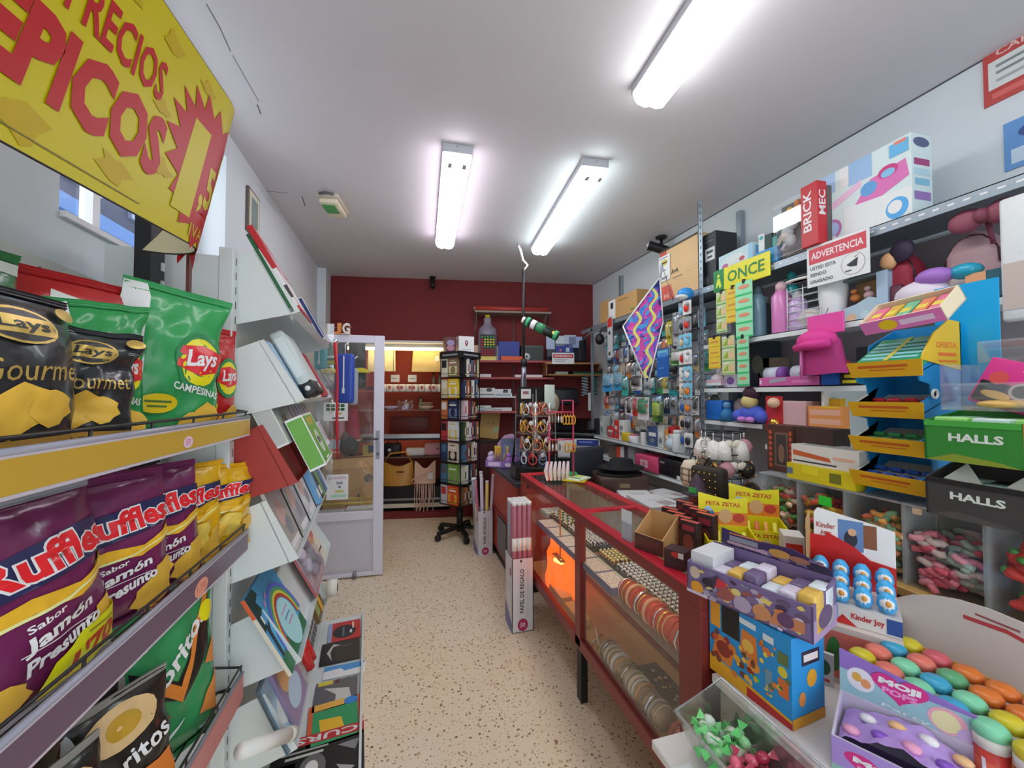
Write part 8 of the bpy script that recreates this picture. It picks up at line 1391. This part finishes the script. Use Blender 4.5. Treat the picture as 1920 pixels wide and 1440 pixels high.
def wrapped(c1, c2): return MB().sph((0, 0, 0), (.017, .013, .012), M(c1, .15), 8, 6).plate([(.014, -.003, 0), (.032, -.012, .004), (.032, .012, -.004), (.014, .003, 0)], .001, M(c2, .15)).plate([(-.014, -.003, 0), (-.032, -.012, -.004), (-.032, .012, .004), (-.014, .003, 0)], .001, M(c2, .15))
tM = Matrix.Translation(t.location) @ Matrix.Rotation(R(-90), 4, 'Z'); PR = [('7ab07a', '5fc06a', 'green wrapped candy'), ('b8c4b4', '7ac880', 'clear and green wrapped candy'), ('9a2c44', 'b04a5c', 'dark red wrapped candy'), ('c85a70', 'a83a50', 'pink red wrapped candy')]; so = [None] * 4
for k in range(110):
    side = k % 2; q = side * 2 + (k // 2) % 2; x = random.uniform(-W / 2 + .03, -.13) if side == 0 else random.uniform(-.11, .12); z = .015 + .075 * (k / 110) * (1.0 if side else 1.1); y = random.uniform(-.02 - z * .4, .045)
    pass
    loc = tM @ Vector((x, y, z)); rot = (random.uniform(-3, 3), random.uniform(-1, 1), random.uniform(-3, 3)); lb = PR[q][2] + ' in the slanted bin on the low step'
    if so[q] is None: so[q] = single(wrapped(*PR[q][:2]), 'wrapped_candy', lb, 'candy', loc, 0, PR[q][2] + ' pile', rot)
    else: dup(so[q], loc, None, lb, None, rot)
carton('price_card', 'white card with a grey pen mark under the slanted candy bin', 'card', (.685, .80, .601), (.14, .05, .002), -90, 'ccd0d8', {'t': [('r', .5, .4, .8, .5, '7a8090')]})
# ---- trinket tree on the wooden shelf
kt = thing('trinket_stand', 'black wire stand crowded with plush and tassel key rings', 'stand', (1.535, 1.62, .954), 0)
mb = MB(); mb.tube([(0, 0, 0), (0, 0, .43)], .006, BLACK, 8)
for z, r in ((.40, .09), (.30, .11), (.19, .12)): mb.tube([(r * math.cos(a), r * math.sin(a), z) for a in [k * math.pi / 9 for k in range(18)]], .003, BLACK, 5, True).tube([(-r, 0, z), (r, 0, z)], .003, BLACK, 5).tube([(0, -r, z), (0, r, z)], .003, BLACK, 5)
mb.lathe([(.11, 0), (.11, .012), (.02, .016)], BLACK, 16); mb.build('wire_tree', kt)
TT = [('white plush ghost', 'd0ccc8'), ('gold tassel', 'c0904c'), ('black studded pompom', '26221e'), ('grey metal charm', '9a9a9a'), ('pink pompom', 'a87880'), ('copper tassel', 'b87850'), ('dark brown pompom', '4a3c30'), ('cream bow', 'c8c0b0')]
for tier, (z, r) in enumerate(((.40, .095), (.30, .115), (.19, .125))):
    for k in range(10):
        a = math.pi * (.55 + 1.3 * k / 9) + .1 * tier; kd, col = TT[(k * 3 + tier * 5) % 8] if tier else TT[(0, 7, 0, 3, 0, 0, 7, 0, 4, 3)[k]]
        if tier == 2 and k in (2, 3, 5, 6, 7, 8): kd, col = TT[2 if k % 2 else 6]
        mb = MB().tube([(0, 0, 0), (0, 0, -.03)], .002, CHROME, 5); m = M(col, .6, bump=.5, bs=60)
        if 'tassel' in kd:
            for j in range(9): mb.tube([(0, 0, -.03), (.012 * math.cos(j * .7), .012 * math.sin(j * .7), -.05), (.017 * math.cos(j * .7), .017 * math.sin(j * .7), -.10)], .004, M(col, .3, .5), 5)
        elif 'ghost' in kd: mb.lathe([(.034, -.11), (.03, -.07), (.02, -.04), (0, -.03)], m, 12)
        elif 'bow' in kd: mb.sph((-.02, 0, -.045), (.024, .01, .018), m, 8, 6).sph((.02, 0, -.045), (.024, .01, .018), m, 8, 6).sph((0, 0, -.05), (.008, .01, .01), m, 6, 5)
        elif 'charm' in kd: mb.tube([(.018 * math.cos(q), 0, -.05 + .018 * math.sin(q)) for q in [j * .628 for j in range(10)]], .003, SILVER, 5, True).sph((0, 0, -.08), (.012, .008, .012), SILVER, 7, 5)
        else:
            mb.sph((0, 0, -.062), (.033, .033, .036), m, 10, 8)
            if 'stud' in kd or 'brown' in kd:
                for j in range(8): mb.sph((.032 * math.cos(j * 2.4) * .9, .032 * math.sin(j * 2.4) * .9, -.062 + .02 * math.sin(j * 1.3)), .004, GOLD, 5, 4)
        for j in range(len(mb.v)): mb.v[j] *= 1.12
        single(mb, 'key_ring', '%s key ring, %s round the %s ring of the trinket stand' % (kd, ORD[k], ('top', 'middle', 'lowest')[tier]), 'key ring', (1.535 + r * math.cos(a), 1.62 + r * math.sin(a), .954 + z), random.uniform(-90, 90), 'key rings on the trinket stand')
t = thing('mini_backpack', 'cream checked mini backpack key ring hanging before the trinket stand', 'bag', (1.43, 1.70, 1.075), -80)
MB().lathe([(.06, 0), (.068, .02), (.068, .09), (.05, .125), (0, .135)], M('c8bca8', .8), 18, sq=.7).build('body', t); mb = MB()
for k in range(3): mb.lathe([(.0688, .025 + .03 * k), (.0688, .033 + .03 * k)], M('8a7a68', .8), 18, sq=.7)
for k in range(9): mb.bar((.069 * math.cos(k * .7), .0485 * math.sin(k * .7), .02), (.069 * math.cos(k * .7), .0485 * math.sin(k * .7), .09), .007, .002, M('6a5c50', .8))
mb.build('check_bands', t); MB().tube([(-.02, 0, .13), (0, 0, .17), (.02, 0, .13)], .004, BLACK, 6).tube([(0, 0, .17), (.05, .06, .18)], .003, CHROME, 5).build('loop', t)
t = thing('studded_pouch', 'dark brown studded pouch hanging low before the trinket stand', 'bag', (1.40, 1.56, 1.02), -75); MB().box((-.08, -.035, 0), (.08, .035, .18), M('2c241e', .7), .02).build('body', t); mb = MB()
for i in range(5):
    for j in range(5): mb.sph((-.055 + .027 * i, -.036, .03 + .03 * j), .0045, GOLD, 5, 4)
mb.build('studs', t); MB().tube([(-.03, 0, .17), (0, 0, .22), (.03, 0, .17)], .004, BLACK, 6).tube([(0, 0, .22), (-.03, .07, .235)], .003, CHROME, 5).build('strap', t)
t = thing('witch_doll', 'dark purple witch hat doll with a green buckle beside the snack packets', 'doll', (1.28, 1.50, .957), -70); MB().lathe([(.055, 0), (.06, .04), (.035, .10)], M('4a2428', .6), 14).build('dress', t); MB().sph((0, 0, .12), .035, M('6a2c28', .6), 12, 8).build('head', t); MB().lathe([(.065, .135), (.04, .14), (.028, .19), (.0, .23)], M('3c2c3c', .6), 14).build('hat', t); MB().box((-.016, -.04, .145), (.016, -.030, .168), M('3a9a4c', .4)).build('buckle', t)
carton('pouch_box', 'dark patterned pouch box between the witch doll and the lollipop boxes', 'box', (1.24, 1.37, .957), (.15, .08, .10), -60, '201a18', {'f': [('e', .2 + .2 * k, .4 + .2 * (k % 2), .05, .1, '8a7a6a') for k in range(4)], 't': [('r', .1, .1, .9, .9, '3a302c')]})
t = thing('wire_tray', 'black wire tray holding small metal rings before the gummy bins', 'tray', (1.44, 1.40, .954), -80); mb = MB()
for k in range(5): mb.tube([(-.09, -.05 + .025 * k, .03), (.09, -.05 + .025 * k, .03)], .003, BLACK, 5)
mb.tube([(-.09, -.05, .06), (.09, -.05, .06), (.09, .05, .06), (-.09, .05, .06)], .004, BLACK, 5, True)
for x in (-.09, .09):
    for y in (-.05, .05): mb.tube([(x, y, 0), (x, y, .06)], .004, BLACK, 5)
mb.build('tray', t); mb = MB()
for k in range(10): mb.tube([(random.uniform(-.07, .07) * 0 + -.07 + .015 * k + .015 * math.cos(q), .0 + .02 * ((k % 3) - 1) + .015 * math.sin(q), .04 + .004 * (k % 2)) for q in [j * .785 for j in range(8)]], .0025, SILVER, 5, True)
mb.build('metal_rings', t)
